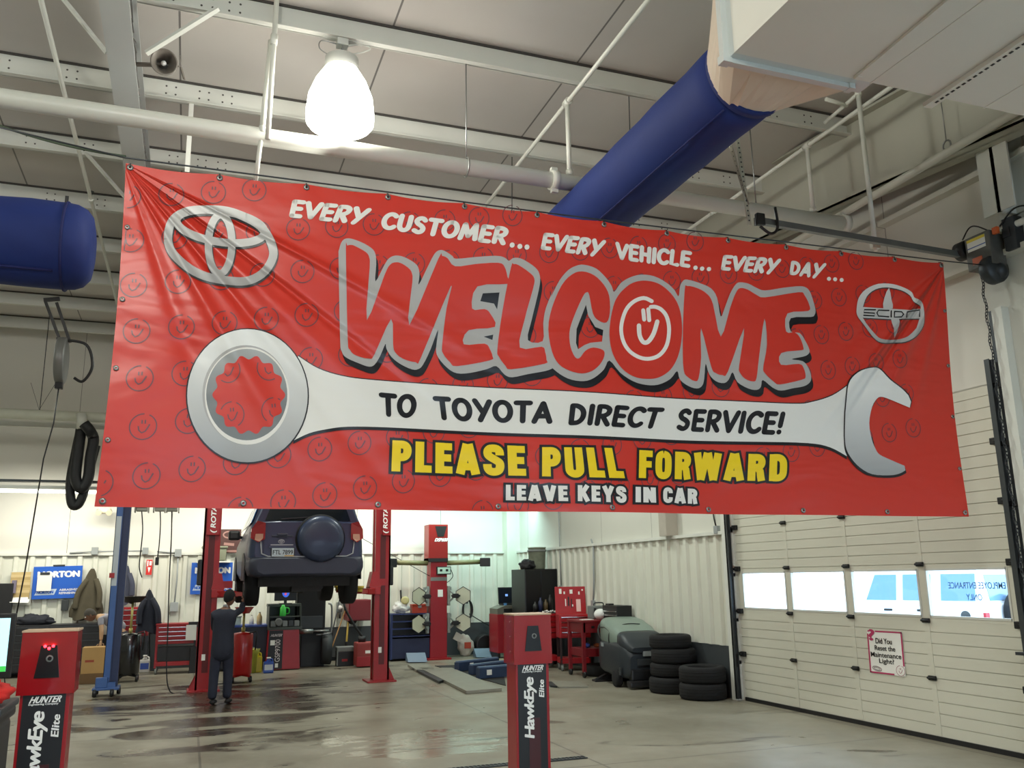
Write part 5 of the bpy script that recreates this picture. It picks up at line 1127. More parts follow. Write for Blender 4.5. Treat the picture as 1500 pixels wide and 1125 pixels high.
skin('trousers', [(.0, 0, .88, .12, .11), (.0, .1, .80, .10), (-.10, .1, .48, .08), (.03, .1, .08, .07), (0, -.1, .80, .10), (-.10, -.12, .48, .08), (.03, -.12, .08, .07)], [(0, 1), (1, 2), (2, 3), (0, 4), (4, 5), (5, 6)], TROU, t)
for y in (.1, -.12): skin('shoe', [(.05, y, .05, .045), (-.05, y, .045, .045, .04), (-.15, y, .035, .038, .03)], [(0, 1), (1, 2)], SHOE, t)
head_on(t, (-.60, -.09, 1.20), (-.85, -.15, -.55), mat('grey_beanie', (76, 72, 66), .9, var=.15))
hand(t, (-.36, -.29, .70), (-.05, -.05, -1), (-.3, .9, 0), .4, mat('skin_tan', (186, 150, 116), .5)); hand(t, (-.38, -.0, .70), (-.05, -.05, -1), (.0, -.9, 0), .4, mat('skin_tan', (186, 150, 116), .5))
# ------------------------------------------------------------------ alignment camera posts in front of the banner
def hawkeye(x, y, label, zt=1.51):
    t = thing('alignment_camera_post', label, 'camera post', (x, y, 0))
    m = MB(); m.boxr(-.135, .135, 0, .20, .02, zt - .36, .004); m.build('column', RED, t)
    m = MB(); m.prism([(-.155, zt - .37), (.155, zt - .37), (.150, zt - .01), (-.150, zt - .01)], lambda u, v: Vector((u, -.025, v)), (0, .235, 0)); hd = m.build('camera_head', mat('red_head_enamel', (150, 12, 20), .22, coat=.6), t)
    m = MB(); m.boxr(-.155, .155, -.03, .21, zt - .012, zt, .003); m.build('top_cap', mat('cap_tan', (196, 168, 140), .5), hd)
    m = MB(); P_ = [(-.068, zt - .275), (.068, zt - .275), (.043, zt - .09), (-.043, zt - .09)]
    m.prism(P_, lambda u, v: Vector((u, -.0265, v)), (0, -.006, 0)); m.build('camera_window', mat('smoked_window', (12, 12, 14), .25), hd)
    m = MB(); m.lathe([(.012, -.036), (.020, -.036), (.020, -.030), (.012, -.030), (.012, -.036)], (.008, 0, zt - .165), 'Y', 20); m.build('lens_ring', GREY, hd)
    for z in (.06, .17, .28):
        m = MB(); m.cyl((-.1545, .06, zt - z), (-.158, .06, zt - z), .006, n=8); m.build('rivet', CHROME, hd)
    m = MB(); m.boxr(-.118, .112, -.003, .0, .03, zt - .372); pl = m.build('label_panel', mat('label_black', (18, 17, 19), .4), t)
    m = MB(); m.boxr(-.035, .055, -.0045, -.003, .03, .75); m.build('label_fade', mat('label_dark_red', (64, 14, 18), .4), pl)
    label_on(t, 'maker_lettering', 'HUNTER', (-.082, -.0055, zt - .418), (.165, 0, 0), (.012, 0, .036), PRINTW, .03, .1)
    label_on(t, 'maker_subline', 'Engineering Company', (-.085, -.0055, zt - .434), (.16, 0, 0), (0, 0, .014), PRINTW, .02, .1)
    label_on(t, 'model_lettering', 'HawkEye', (.028, -.0055, zt - .90), (0, 0, .43), (-.098, 0, .004), PRINTW, .026, .12, .9)
    label_on(t, 'model_subline', 'Elite', (.090, -.0055, zt - .615), (0, 0, .125), (-.040, 0, .002), PRINTW, .03, .1)
    m = MB(); m.boxr(-.2, .2, -.05, .25, 0, .02, .004); m.build('base_plate', DRED, t)
    return t, hd
t, hd = hawkeye(2.505, 6.5, 'red alignment camera post in the middle, below the banner')
t, hd = hawkeye(-.755, 6.12, 'red alignment camera post at lower left with three glowing red lights', 1.515)
LED = mat('red_led', (255, 30, 40), .3, emit=14.)
for x, z in ((-.022, -.093), (.022, -.093), (0, -.106)):
    m = MB(); m.ball((x, -.034, 1.515 + z), .009, 10, 8); m.build('red_light', LED, hd)
# console screen and black case with rag at the left edge
t = thing('console_monitor', 'glowing flat monitor cut off by the left picture edge', 'monitor', (-1.50, 7.9, 1.33))
MB().boxr(-.30, .27, 0, .05, -.24, .24, .008).build('bezel', BLACK, t)
sc = mat('screen_glow', (176, 222, 232), .3, emit=1.1)
MB().boxr(-.27, .235, -.004, .0, -.19, .205).build('screen', sc, t)
MB().boxr(-.27, .235, -.006, -.002, -.19, -.15).build('screen_bar', mat('screen_green', (60, 190, 80), .3, emit=.8), t)
m = MB(); m.boxr(-.05, .05, .02, .08, -1.0, -.2); m.boxr(-.22, .22, -.12, .2, -1.33, -1.28, .01); m.boxr(-.035, .035, .03, .07, -1.28, -.9); m.build('stand', BLACK, t)
t = thing('equipment_case', 'black equipment case at the lower left corner under a red rag', 'case', (-1.02, 5.2, 0))
m = MB(); m.boxr(-.25, .20, -.2, .25, 0, 1.12, .03); m.boxr(-.26, .215, -.21, .26, 1.12, 1.17, .015); m.build('body', BLACK, t)
MB().boxr(-.27, .225, -.22, .27, 1.17, 1.205, .012).build('lid', DGREY, t)
MB().tube(smoothcurve([(.20, -.1, .95), (.26, -.12, .80), (.24, -.12, .6), (.30, -.1, .35), (.32, -.05, .02)], 6), .008, 6).build('cable', BLACK, t)
m = MB(); bmesh.ops.create_icosphere(m.bm, subdivisions=4, radius=1)
for v in m.bm.verts:
    n_ = noise.noise(v.co * 2.2) * .35 + noise.noise(v.co * 5) * .15; v.co = Vector((-.94 + v.co.x * .14 * (1 + n_), 5.15 + v.co.y * .16 * (1 + n_), 1.255 + max(-.05, v.co.z * .065 * (1 + n_ * 1.5))))
for f in m.bm.faces: f.smooth = True
tag(m.build('rag', mat('red_rag', (214, 44, 38), .9)), 'crumpled red rag lying on the black case at lower left', 'rag')
# ------------------------------------------------------------------ blue lift post of the next bay
t = thing('lift_post', 'tall blue lift post on a wheeled base in the left bay', 'lift post', (-1.10, 16.45, 0))
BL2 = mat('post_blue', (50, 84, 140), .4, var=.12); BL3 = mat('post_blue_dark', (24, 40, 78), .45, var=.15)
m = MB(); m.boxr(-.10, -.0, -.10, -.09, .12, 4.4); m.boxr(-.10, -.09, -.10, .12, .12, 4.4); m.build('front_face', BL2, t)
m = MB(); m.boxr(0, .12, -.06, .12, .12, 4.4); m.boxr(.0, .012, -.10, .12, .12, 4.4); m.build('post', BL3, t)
m = MB(); m.boxr(-.09, -.01, -.102, -.098, 1.75, 2.9); m.build('grey_strip', mat('grey_strip', (168, 176, 182), .4), t)
m = MB(); m.boxr(-.13, -.05, -.12, -.10, 1.88, 1.96); m.build('red_tag', RED, t)
m = MB(); m.boxr(-.24, .16, -.22, .20, .10, .14, .01); m.boxr(-.2, -.02, -.2, -.1, .14, .3, .01); m.boxr(-.02, .10, -.2, -.12, .14, .22); m.build('base', BL2, t)
for x, y in ((-.2, -.2), (.06, -.24), (.14, .12), (-.2, .18)):
    w_ = MB(); w_.lathe([(.01, -.025), (.05, -.03), (.058, 0), (.05, .03), (.01, .025)], (x, y, .058), 'X', 18); w_.bar((x, y, .06), (x, y, .12), .05, .05); w_.build('caster', BLACK, t)
# ------------------------------------------------------------------ back wall, left to right
YW = YB - .095
NB = mat('sign_blue', (34, 92, 190), .35)
def board(px, py, w, h, label, tilt, text_cover):
    c = at('Y', YW - .05, px, py); t = thing('abrasives_board', label, 'sign board', c); t.rotation_euler = (0, tilt, 0)
    MB().boxr(-w / 2, w / 2, 0, .04, -h / 2, h / 2, .004).build('panel', NB, t)
    label_on(t, 'brand_lettering', 'NORTON', (-w * .40, -.004, h * .16), (w * .84, 0, 0), (0, 0, h * .18), PRINTW, .07)
    m = MB(); f = lambda u, v: Vector((u, -.004, v)); m.flat([(-w * .45, -h * .38), (-w * .05, -h * .38), (.0, -h * .20), (-w * .38, -h * .20)], f); m.build('logo_patch', mat('pale_blue_print', (190, 206, 226), .5), t)
    label_on(t, 'logo_lettering', 'NORTON', (-w * .40, -.006, -h * .34), (w * .33, 0, 0), (0, 0, h * .09), NB, .05)
    label_on(t, 'slogan_lettering', 'ABRASIVES', (w * .05, -.004, -h * .27), (w * .38, 0, 0), (0, 0, h * .065), PRINTW, .02)
    label_on(t, 'slogan_lettering', 'REFINISHING', (w * .05, -.004, -h * .37), (w * .38, 0, 0), (0, 0, h * .065), PRINTW, .02)
    MB().boxr(-.1, .12, -.01, .04, h / 2, h / 2 + .03).build('clip', DSTEEL, t)
    return t
t = board(84, 853, .92, .66, 'tilted blue NORTON board on the back wall with a clipboard over it', -.02, 0)
for x in (-.55,):
    m = MB(); m.boxr(.1, .24, .02, .05, -.58, -.36, .01); m.build('hand_tool', DGREY, t)
c = at('Y', YW - .10, 65, 852); t = thing('clipboard', 'white clipboard hanging in front of the left NORTON board', 'clipboard', c)
MB().boxr(-.135, .135, -.0, .012, -.19, .17).build('sheets', PAPER, t); MB().boxr(-.09, .09, -.012, .0, .14, .19, .004).build('clip', DSTEEL, t)
board(310, 847, .86, .68, 'blue NORTON board half hidden behind the left red lift post', .0, 0)
c = at('Y', YW - .03, 30, 862); t = thing('document_rack', 'wall rack of tan envelopes and papers left of the tilted NORTON board', 'document rack', c)
m = MB(); m.boxr(-.21, .21, 0, .03, -.34, .34, .004); m.build('back_plate', mat('clear_plastic', (196, 196, 186), .3), t)
for i in range(9):
    m = MB(); m.box((random.uniform(-.015, .015), -.008 - i * .004, .28 - i * .052), (.36, .006, .10), ry=random.uniform(-.03, .03)); m.build('envelope', mat('manila_%d' % (i % 3), ((196, 172, 120), (206, 184, 136), (180, 156, 106))[i % 3], .8), t)
m = MB(); m.box((-.02, -.06, -.22), (.36, .012, .14), rx=-.5); m.box((.02, -.09, -.25), (.34, .01, .10), rx=-.8, ry=.05); m.build('loose_papers', PAPER, t)
c = at('Y', YW - .1, -14, 877); t = thing('wall_cabinet', 'black wall panel at the very left picture edge', 'panel', c); MB().boxr(-.25, .40, -.05, .06, -.32, .3, .01).build('panel', BLACK, t); MB().boxr(.36, .44, -.04, .05, .10, .36).build('bracket', mat('lilac_grey', (120, 112, 130), .5), t)
def jacket(name, px, py_top, py_bot, wd, label, m_, Y=YW - .10, seed=1, lean=0.):
    a = at('Y', Y, px, py_top); b_ = at('Y', Y, px, py_bot); H_ = a.z - b_.z
    t = thing(name, label, 'jacket', a)
    mb = MB(); n, k = 36, 22; grid = []
    for j in range(k + 1):
        v = j / k; half = wd / 2 * (.10 + .90 * min(1, v * 1.15) ** .75) * (1 + .06 * math.sin(v * 9 + seed)); row = []
        for i in range(n + 1):
            a_ = 2 * math.pi * i / n; fold = 1 + .13 * math.sin(a_ * 5 + v * 2.5 + seed) * v + .08 * math.sin(a_ * 9 - v * 4) * v
            row.append(Vector((half * math.cos(a_) * fold + lean * v, -.02 - (.045 + .06 * v) * (math.sin(a_) * fold + .2), -H_ * v - .04 * math.sin(a_ * 3 + seed) * v)))
        grid.append(row)
    mb.quadstrip(grid); mb.build('shell', m_, t)
    s_ = MB()
    for sg in (-1, 1):
        s_.tube(smoothcurve([(sg * wd * .14, -.05, -H_ * .22), (sg * wd * .36 + lean * .4, -.12, -H_ * .48), (sg * wd * .40 + lean * .7, -.13, -H_ * .80)], 6), [.055] * 13, 12)
        ob = s_.build('sleeve', m_, t); s_ = MB()
    s_.bm.free()
    m2 = MB(); m2.tube([(0, .10, -.03), (0, -.02, -.05), (0, -.04, .0), (0, -.03, .03)], .008, 6); m2.build('hook', STEEL, t)
    return t
jacket('hanging_jacket', 136, 833, 906, .56, 'olive work jacket hanging on the back wall beside the tilted NORTON board', mat('olive_cloth', (76, 70, 54), .9, var=.25, bump=.3), seed=1, lean=-.06)
jacket('hanging_jacket', 187, 829, 884, .34, 'slate blue jacket hanging on the back wall just right of the blue lift post', mat('slate_cloth', (62, 66, 82), .9, var=.2, bump=.3), seed=3)
jacket('hanging_jacket', 219, 864, 926, .46, 'dark navy jacket draped over a stand beside the red tool cart', mat('dark_navy_cloth', (36, 40, 52), .9, var=.2, bump=.3), Y=19.9, seed=5, lean=.05)
t = thing('coat_stand', 'thin black coat stand carrying the dark navy jacket', 'stand', at('Z', 0, 219, 982)); a = at('Y', 19.9, 219, 866); o = Vector(t.location)
m = MB(); m.cyl((0, 0, .02), a - o + Vector((0, .06, .0)), .014, n=8); m.boxr(-.16, .16, -.16, .16, 0, .025); m.build('pole', DSTEEL, t)
# tool chests along the wall
def chest(name, label, x, y, w, d, z0, z1, m_, n, cat='tool chest', gap_handle=CHROME, cols=1):
    t = thing(name, label, cat, (x, y, 0))
    MB().boxr(-w / 2, w / 2, -d / 2, d / 2, z0, z1, .008).build('body', m_, t)
    for c in range(cols):
        x0 = -w / 2 + .025 + c * (w - .03) / cols; x1 = x0 + (w - .03) / cols - .015
        for i in range(n):
            h = (z1 - z0 - .06) / n; a = z0 + .03 + i * h
            dr = MB(); dr.boxr(x0, x1, -d / 2 - .018, -d / 2 + .01, a + .006, a + h - .006, .004); db = dr.build('drawer', m_, t)
            g = MB(); g.boxr(x0 + .02, x1 - .02, -d / 2 - .034, -d / 2 - .018, a + h - .028, a + h - .012); g.build('drawer_pull', gap_handle, db)
    return t
DKC = mat('black_chest', (30, 30, 34), .4, var=.1)
t = chest('tool_chest', 'long black tool chest against the back wall behind the left camera post', -2.55, 20.55, 1.9, .6, .10, 1.0, DKC, 6, gap_handle=DSTEEL, cols=2)
for x in (-.85, .85):
    for y in (-.2, .2): w_ = MB(); w_.lathe([(.01, -.02), (.05, -.02), (.05, .02), (.01, .02)], (x, y, .05), 'X', 14); w_.bar((x, y, .05), (x, y, .11), .03); w_.build('caster', BLACK, t)
m = MB(); bmesh.ops.create_icosphere(m.bm, subdivisions=4, radius=1); c = at('Y', 20.5, 50, 913)
for v in m.bm.verts:
    n_ = noise.noise(v.co * 2.5) * .35 + noise.noise(v.co * 6) * .18; v.co = Vector((c.x + v.co.x * .34 * (1 + n_), c.y + v.co.y * .2, 1.0 + max(0.002, .07 + v.co.z * .12 * (1 + n_ * 1.6))))
for f in m.bm.faces: f.smooth = True
tag(m.build('folded_clothes', mat('dark_cloth_heap', (34, 36, 44), .9, bump=.3)), 'dark crumpled overalls lying on the black tool chest', 'clothes')
t = chest('tool_chest', 'small red tool chest with drawers behind the oil drain, between two jackets', -1.02, 20.55, .62, .5, .72, 1.30, DRED, 5)
MB().boxr(-.34, .34, -.26, .26, .62, .72).build('stand_top', DKC, t)
for x in (-.3, .3):
    for y in (-.22, .22): MB().boxr(x - .02, x + .02, y - .02, y + .02, 0, .62).build('leg', DKC, t)
# cardboard boxes
CB = mat('cardboard', (176, 140, 88), .8, var=.08); CB2 = mat('cardboard_dark', (110, 84, 54), .8, var=.1)
c = at('Z', 0, 133, 1001); t = thing('cardboard_box', 'brown cardboard box standing on a darker one at the bending person', 'box', (c.x + .03, c.y + .1, .18))
MB().boxr(-.21, .21, -.2, .2, 0, .46, .004).build('carton', CB, t); MB().boxr(-.15, .0, -.202, -.198, .2, .24).build('print', mat('carton_print', (150, 70, 50), .8), t)
m = MB(); m.boxr(-.21, .21, -.03, .03, .46, .463); m.build('tape', mat('packing_tape', (196, 166, 110), .3), t)
tag(MB().boxr(c.x - .19, c.x + .25, c.y - .12, c.y + .3, 0, .18, .004).build('cardboard_box', CB2), 'dark brown low box underneath the cardboard box at the bending person', 'box')
# oil drains
def drain(label, x, y, m_, pan_m, zt, r, zpan, rp):
    t = thing('oil_drain', label, 'oil drain', (x, y, 0))
    MB().lathe([(r * .9, .12), (r, .15), (r, zt - .03), (r * .93, zt), (.04, zt + .02)], n=28).build('tank', m_, t)
    m = MB(); m.cyl((0, 0, zt), (0, 0, zpan - .02), .022, n=12); m.cyl((0, 0, zt), (0, 0, zt + .10), .035, n=12); m.build('telescopic_tube', mat('tube_brass', (170, 160, 96), .35, .5), t)
    m = MB(); m.lathe([(.02, zpan - .03), (rp * .55, zpan - .03), (rp, zpan + .08), (rp + .012, zpan + .085), (rp * .96, zpan + .075), (rp * .5, zpan - .01), (.02, zpan - .015)], n=28); m.build('drain_pan', pan_m, t)
    m = MB()
    for a in range(4): q = math.pi / 4 + a * math.pi / 2; m.bar((0, 0, .12), (math.cos(q) * (r + .04), math.sin(q) * (r + .04), .10), .04, .03)
    m.build('base', m_, t)
    for a in range(4):
        q = math.pi / 4 + a * math.pi / 2; cx, cy = math.cos(q) * (r + .04), math.sin(q) * (r + .04)
        w_ = MB(); w_.lathe([(.01, -.02), (.05, -.024), (.055, 0), (.05, .024), (.01, .02)], (cx, cy, .055), 'X', 16); w_.build('caster', BLACK, t)
    m = MB(); m.tube([(r * .6, -.1, zt), (r * 1.25, -.2, zt + .03), (r * 1.3, -.2, zt - .02), (r * 1.2, -.15, zt - .3)], .012, 8); m.build('hose', BLACK, t)
    return t
drain('black waste oil drain with a wide pan right of the blue lift post', -.95, 18.6, mat('black_gloss', (16, 17, 20), .25, coat=.5), BLACK, .86, .20, 1.46, .24)
drain('red waste oil drain with a red pan beside the standing person', 1.03, 17.5, mat('drain_red', (186, 26, 24), .35, coat=.3), mat('drain_red', (186, 26, 24), .35), .86, .18, 1.24, .17)
# small bottles
def bottle(label, x, y, z, r, h, m_, capm, square=False, group=None, lab_m=None):
    t = thing('bottle', label, 'bottle', (x, y, z), 0, group); m = MB()
    if square: m.boxr(-r, r, -r * .7, r * .7, 0, h * .74, r * .25); m.lathe([(r * .65, h * .72), (r * .3, h * .88), (r * .3, h * .93)], n=16)
    else: m.lathe([(r * .9, 0), (r, .01), (r, h * .62), (r * .4, h * .84), (r * .36, h * .93)], n=18)
    m.build('body', m_, t); MB().cyl((0, 0, h * .92), (0, 0, h), r * .42, n=14).build('cap', capm, t)
    if lab_m: MB().boxr(-r * .8, r * .8, -r * (.73 if square else 1.02), -r * .6, h * .2, h * .55).build('label', lab_m, t)
    if square: MB().tube(smoothcurve([(r * .3, 0, h * .9), (r * .75, 0, h * .85), (r * .7, 0, h * .6)], 4), r * .14, 8).build('handle', m_, t)
    return t
WJ = mat('white_jug', (214, 214, 210), .5)
c = at('Z', 0, 211, 985); bottle('white jug with a blue label on the floor right of the black oil drain', c.x, c.y, 0, .10, .34, WJ, WJ, True, lab_m=mat('blue_label', (60, 90, 180), .5))
# red tool cart with open shelf
def tool_cart(label, x, y, w, d, mm, zt=.98, drawers=4):
    t = thing('tool_cart', label, 'tool cart', (x, y, 0))
    m = MB(); m.prism([(-.16, .30), (.16, .30), (.10, 0), (-.10, 0)][::1], lambda u, v: Vector((u, 0, v)), (0, .001, 0)); m.bm.clear()
    m.boxr(-w / 2, w / 2, -d / 2, d / 2, zt - .40, zt - .04, .006); m.build('drawer_case', mm, t)
    m = MB(); m.boxr(-w / 2 - .01, w / 2 + .01, -d / 2 - .01, d / 2 + .01, zt - .04, zt, .008); m.build('lid', mm, t)
    for i in range(drawers):
        h = .34 / drawers; a = zt - .39 + i * h; dr = MB(); dr.boxr(-w / 2 + .02, w / 2 - .02, -d / 2 - .016, -d / 2 + .01, a, a + h - .01, .003); db = dr.build('drawer', mm, t)
        g = MB(); g.boxr(-w / 2 + .05, w / 2 - .05, -d / 2 - .03, -d / 2 - .016, a + h - .03, a + h - .018); g.build('drawer_pull', CHROME, db)
    for sx in (-1, 1):
        for sy in (-1, 1): MB().boxr(sx * (w / 2 - .02) - .018, sx * (w / 2 - .02) + .018, sy * (d / 2 - .02) - .018, sy * (d / 2 - .02) + .018, .12, zt - .4).build('leg', mm, t)
    MB().boxr(-w / 2, w / 2, -d / 2, d / 2, .16, .24, .004).build('bottom_tray', mm, t)
    for sx in (-1, 1):
        for sy in (-1, 1):
            w_ = MB(); w_.lathe([(.01, -.02), (.055, -.022), (.06, 0), (.055, .022), (.01, .02)], (sx * (w / 2 - .04), sy * (d / 2 - .04), .06), 'X', 16); w_.bar((sx * (w / 2 - .04), sy * (d / 2 - .04), .06), (sx * (w / 2 - .04), sy * (d / 2 - .04), .14), .04); w_.build('caster', GREY, t)
    return t
t = tool_cart('red tool cart with four drawers left of the left lift post', -.13, 19.85, .80, .45, mat('cart_red', (156, 24, 30), .4, var=.1))
MB().boxr(-.34, .33, -.18, .2, .245, .52).build('dark_bin', BLACK, t)
c = at('Y', 19.55, 280, 926); t = thing('test_meter', 'white sheet-faced box clamped to the red tool cart side, left of the lift post', 'instrument', c)
MB().boxr(-.10, .10, 0, .02, -.16, .14, .004).build('sheet', PAPER, t); m = MB(); m.boxr(-.06, .18, .02, .14, .10, .20, .01); m.boxr(.06, .10, .03, .10, -.3, .12); m.boxr(.0, .16, .03, .12, -.92, -.28, .01); m.build('bracket', BLACK, t)
# notices, boxes and conduits on the back wall
c = at('Y', YW, 218.5, 831); t = thing('fire_notice', 'narrow red and white fire extinguisher notice on the back wall', 'sign', c)
MB().boxr(-.06, .06, -.004, .004, -.16, .16).build('plate', mat('notice_red', (206, 40, 36), .5), t); m = MB(); f = lambda u, v: Vector((u, -.006, v)); m.flat([(-.03, .0), (.03, .0), (.0, -.12)], f); m.boxr(-.045, -.02, -.006, -.004, .02, .14); m.boxr(.0, .045, -.006, -.004, .04, .13); m.build('print', PRINTW, t)
GB = mat('grey_conduit_box', (150, 156, 156), .5)
def jbox(px, py, label, pts, w=.14):
    c = at('Y', YW - .02, px, py); t = thing('junction_box', label, 'junction box', c); MB().boxr(-w / 2, w / 2, -.05, .05, -w * .6, w * .6, .006).build('box', GB, t)
    if pts:
        m = MB(); m.tube([at('Y', YW - .02, *p) - c for p in pts], .016, 8); m.build('conduit', GB, t)
jbox(261, 810, 'grey junction box at the wainscot top above the red tool cart', [(261, 810), (230, 808)])
jbox(255, 889, 'grey switch box low on the wainscot above the red tool cart', [(255, 889), (259, 850), (261, 815)], .16)
jbox(139, 807, 'small tan box on the wainscot trim left of the blue lift post', [(102, 810), (139, 808), (212, 807)], .13)
jbox(213, 807, 'grey box on the wainscot trim above the fire notice', None, .12)
c = at('Y', 20.6, 337, 792); t = thing('poster', 'dark brown poster leaning at the top of the wainscot behind the left lift post', 'poster', c)
MB().boxr(-.22, .24, .2, .22, -.26, .26).build('sheet', mat('poster_brown', (70, 38, 34), .6, var=.3, scale=5), t); m = MB(); stroke(m, oval(-.02, .14, .12, .07, 0, 20), .03, lambda u, v: Vector((u, .195, v)), False); stroke(m, [(-.12, -.06), (.1, -.08)], .06, lambda u, v: Vector((u, .195, v)), False); m.boxr(-.2, .2, .194, .198, -.24, -.2); m.build('print', mat('poster_print', (150, 112, 104), .6), t)
c = at('Y', 20.6, 314, 812); t = thing('storage_bin', 'grey-green open bin on top of the wainscot behind the left lift post', 'bin', c)
m = MB(); m.box((0, 0, 0), (.46, .34, .28), bev=.02, taper=1.1); m.build('tub', mat('bin_grey', (120, 124, 104), .6, var=.2), t); MB().boxr(-.27, .27, -.21, .21, .13, .17, .01).build('rim', mat('bin_grey', (120, 124, 104), .6), t); m = MB(); m.ball((-.1, 0, .18), .12); m.boxr(-.18, -.02, -.05, .05, .12, .42); m.build('contents', DGREY, t)
MB().boxr(-.35, .35, -.18, .30, -.18, -.15).build('shelf', STEELW, t)
# hanging drop reels and cords just under the banner edge
RL = mat('reel_box', (150, 146, 134), .5)
def cordset(px, pts, label, Y, end=None):
    c = at('Y', Y, px, 745); t = thing('cord_reel', label, 'cord reel', c)
    m = MB(); m.boxr(-.09, .09, -.09, .09, -.05, .18, .015); m.boxr(-.12, -.10, -.1, .1, -.07, .3); m.boxr(.10, .12, -.1, .1, -.07, .3); m.lathe([(.02, -.08), (.16, -.08), (.16, .08), (.02, .08)], (0, 0, .14), 'X', 20); m.cyl((0, 0, .28), (0, 0, 7.3 - c.z), .012, n=6); m.build('reel', RL, t)
    m = MB(); P_ = smoothcurve([Vector((0, 0, -.05))] + [at('Y', Y, *p) - c for p in pts], 5); m.tube(P_, .011, 6); m.build('cord', BLACK, t)
    if end:
        m = MB(); q = P_[-1]; m.box(q, end, bev=.012); m.build('cord_end', BLACK, t)
cordset(208, [(209, 775), (207, 800), (204, 830), (208, 846)], 'cord reel under the banner edge nearest the blue lift post', 17.0)
cordset(235, [(235, 770), (233, 800), (230, 822)], 'middle of three cord reels, its cord ending in a black plug', 17.0, (.06, .06, .14))
cordset(252, [(251, 790), (248, 850), (246, 920), (244, 980), (247, 1008), (258, 1017), (300, 1022)], 'cord reel under the banner edge whose cord reaches the floor', 16.2)
t = thing('wall_lamp', 'small cream floodlight peeping out below the banner left corner', 'lamp', at('Y', 20.6, 153, 748)); MB().box((0, 0, 0), (.26, .2, .12), bev=.03).build('housing', mat('cream_lamp', (206, 196, 170), .5), t)
for x in (-.1, .1): MB().cyl((x, -.05, -.02), (x, -.13, -.06), .06, n=14).build('lamp_head', mat('cream_lamp', (206, 196, 170), .5), t)
MB().boxr(-.03, .03, .08, .40, -.03, .03).build('mount', GREY, t)
# workbench behind the red drain with jugs and bottles
t = thing('workbench', 'dark workbench with a blue-edged top behind the red oil drain', 'workbench', (1.20, 19.95, 0))
MB().boxr(-.48, .44, -.3, .3, .04, .86, .006).build('cabinet', mat('bench_dark', (30, 34, 48), .5), t); MB().boxr(-.50, .46, -.33, .32, .86, .90, .004).build('bench_top', mat('bench_blue', (44, 70, 150), .4), t)
for i, (dx, lab, c_, h, r) in enumerate(((.12, 'white plastic bottle on the workbench, left of the tan one', (220, 220, 214), .20, .05), (.28, 'tan plastic bottle at the workbench right end', (190, 166, 120), .26, .055))):
    bottle(lab, 1.20 + dx, 19.8, .90, r, h, mat('bottle_col_%d' % i, c_, .45), mat('bottle_cap_%d' % i, (180, 180, 170), .5))
t = thing('parts_box', 'clear green-tinged plastic tub on the workbench behind the red drain pan', 'tub', (1.0, 19.85, .90)); MB().box((0, 0, .08), (.22, .2, .16), bev=.02).build('tub', mat('tub_clear', (176, 190, 170), .3), t); MB().boxr(-.12, .12, -.11, .11, .16, .18).build('lid', GREY, t)
t = thing('parts_box', 'red plastic box at the left end of the workbench', 'box', (.84, 19.85, .90)); MB().box((0, 0, .10), (.16, .2, .2), bev=.015).build('box', RED, t); MB().boxr(-.085, .085, -.105, .105, .2, .225).build('lid', DRED, t)
c = at('Z', 0, 374, 985); bottle('tall yellow fluid jug on the floor in front of the workbench', c.x + .02, c.y, 0, .10, .42, mat('jug_yellow', (224, 206, 40), .4), mat('jug_yellow', (224, 206, 40), .4), True)
c = at('Z', 0, 383, 979); t = thing('funnel', 'olive yellow funnel bucket beside the yellow jug', 'funnel', (1.30, 19.05, 0)); MB().lathe([(.09, 0), (.10, .02), (.12, .34), (.17, .46), (.16, .46), (.11, .33), (.09, .03)], n=20).build('bucket', mat('funnel_olive', (150, 150, 40), .5), t); MB().tube([(.155, 0, .45), (.0, -.1, .5), (-.155, 0, .45)], .008, 6).build('bail', STEEL, t)
c = at('Z', 0, 392, 985); bottle('clear blue washer fluid jug beside the wheel balancer', c.x, c.y - .12, 0, .10, .30, mat('washer_blue', (60, 90, 170), .15), PAPER, True, lab_m=mat('washer_label', (200, 208, 216), .5))
# wheel balancer
t = balancer = thing('wheel_balancer', 'wheel balancer with GSP9700 lettering, tray top, small screen and tall black hood', 'wheel balancer', (1.95, 19.6, 0))
m = MB(); m.prism([(-.33, .02), (.34, .02), (.30, .80), (-.30, .80)], lambda u, v: Vector((u, -.3, v)), (0, .6, 0)); m.build('cabinet', DRED, t)
m = MB(); m.prism([(-.325, .03), (-.02, .03), (-.02, .79), (-.295, .79)], lambda u, v: Vector((u, -.303, v)), (0, .003, 0)); m.build('label_panel', PRINTK, t)
label_on(t, 'model_lettering', 'GSP9700', (-.07, -.306, .17), (0, 0, .44), (-.10, 0, 0), mat('balancer_print', (200, 190, 190), .5), .0)
label_on(t, 'maker_lettering', 'HUNTER', (-.27, -.306, .67), (.22, 0, 0), (.02, 0, .05), mat('balancer_print', (200, 190, 190), .5), .02, .15)
m = MB(); m.boxr(-.27, -.18, -.306, -.303, .50, .60); m.boxr(-.16, -.1, -.306, -.303, .06, .14); m.build('stickers', PAPER, t)
m = MB(); m.boxr(-.32, .36, -.32, .3, .80, .86, .01); m.boxr(-.32, -.30, -.30, .3, .86, 1.28); m.boxr(.32, .34, -.30, .3, .86, 1.28); m.boxr(-.32, .34, .26, .3, .86, 1.28); m.boxr(-.33, .35, -.1, .3, 1.26, 1.32, .01); m.boxr(-.30, .32, -.28, .26, 1.05, 1.07); m.build('weight_tray', mat('tray_grey_green', (66, 72, 66), .5, var=.1), t)
for i in range(5): m = MB(); m.boxr(-.28 + i * .12, -.18 + i * .12, -.31, -.1, .87, .98, .005); m.build('tray_compartment', DGREY if i % 2 else GREY, t)
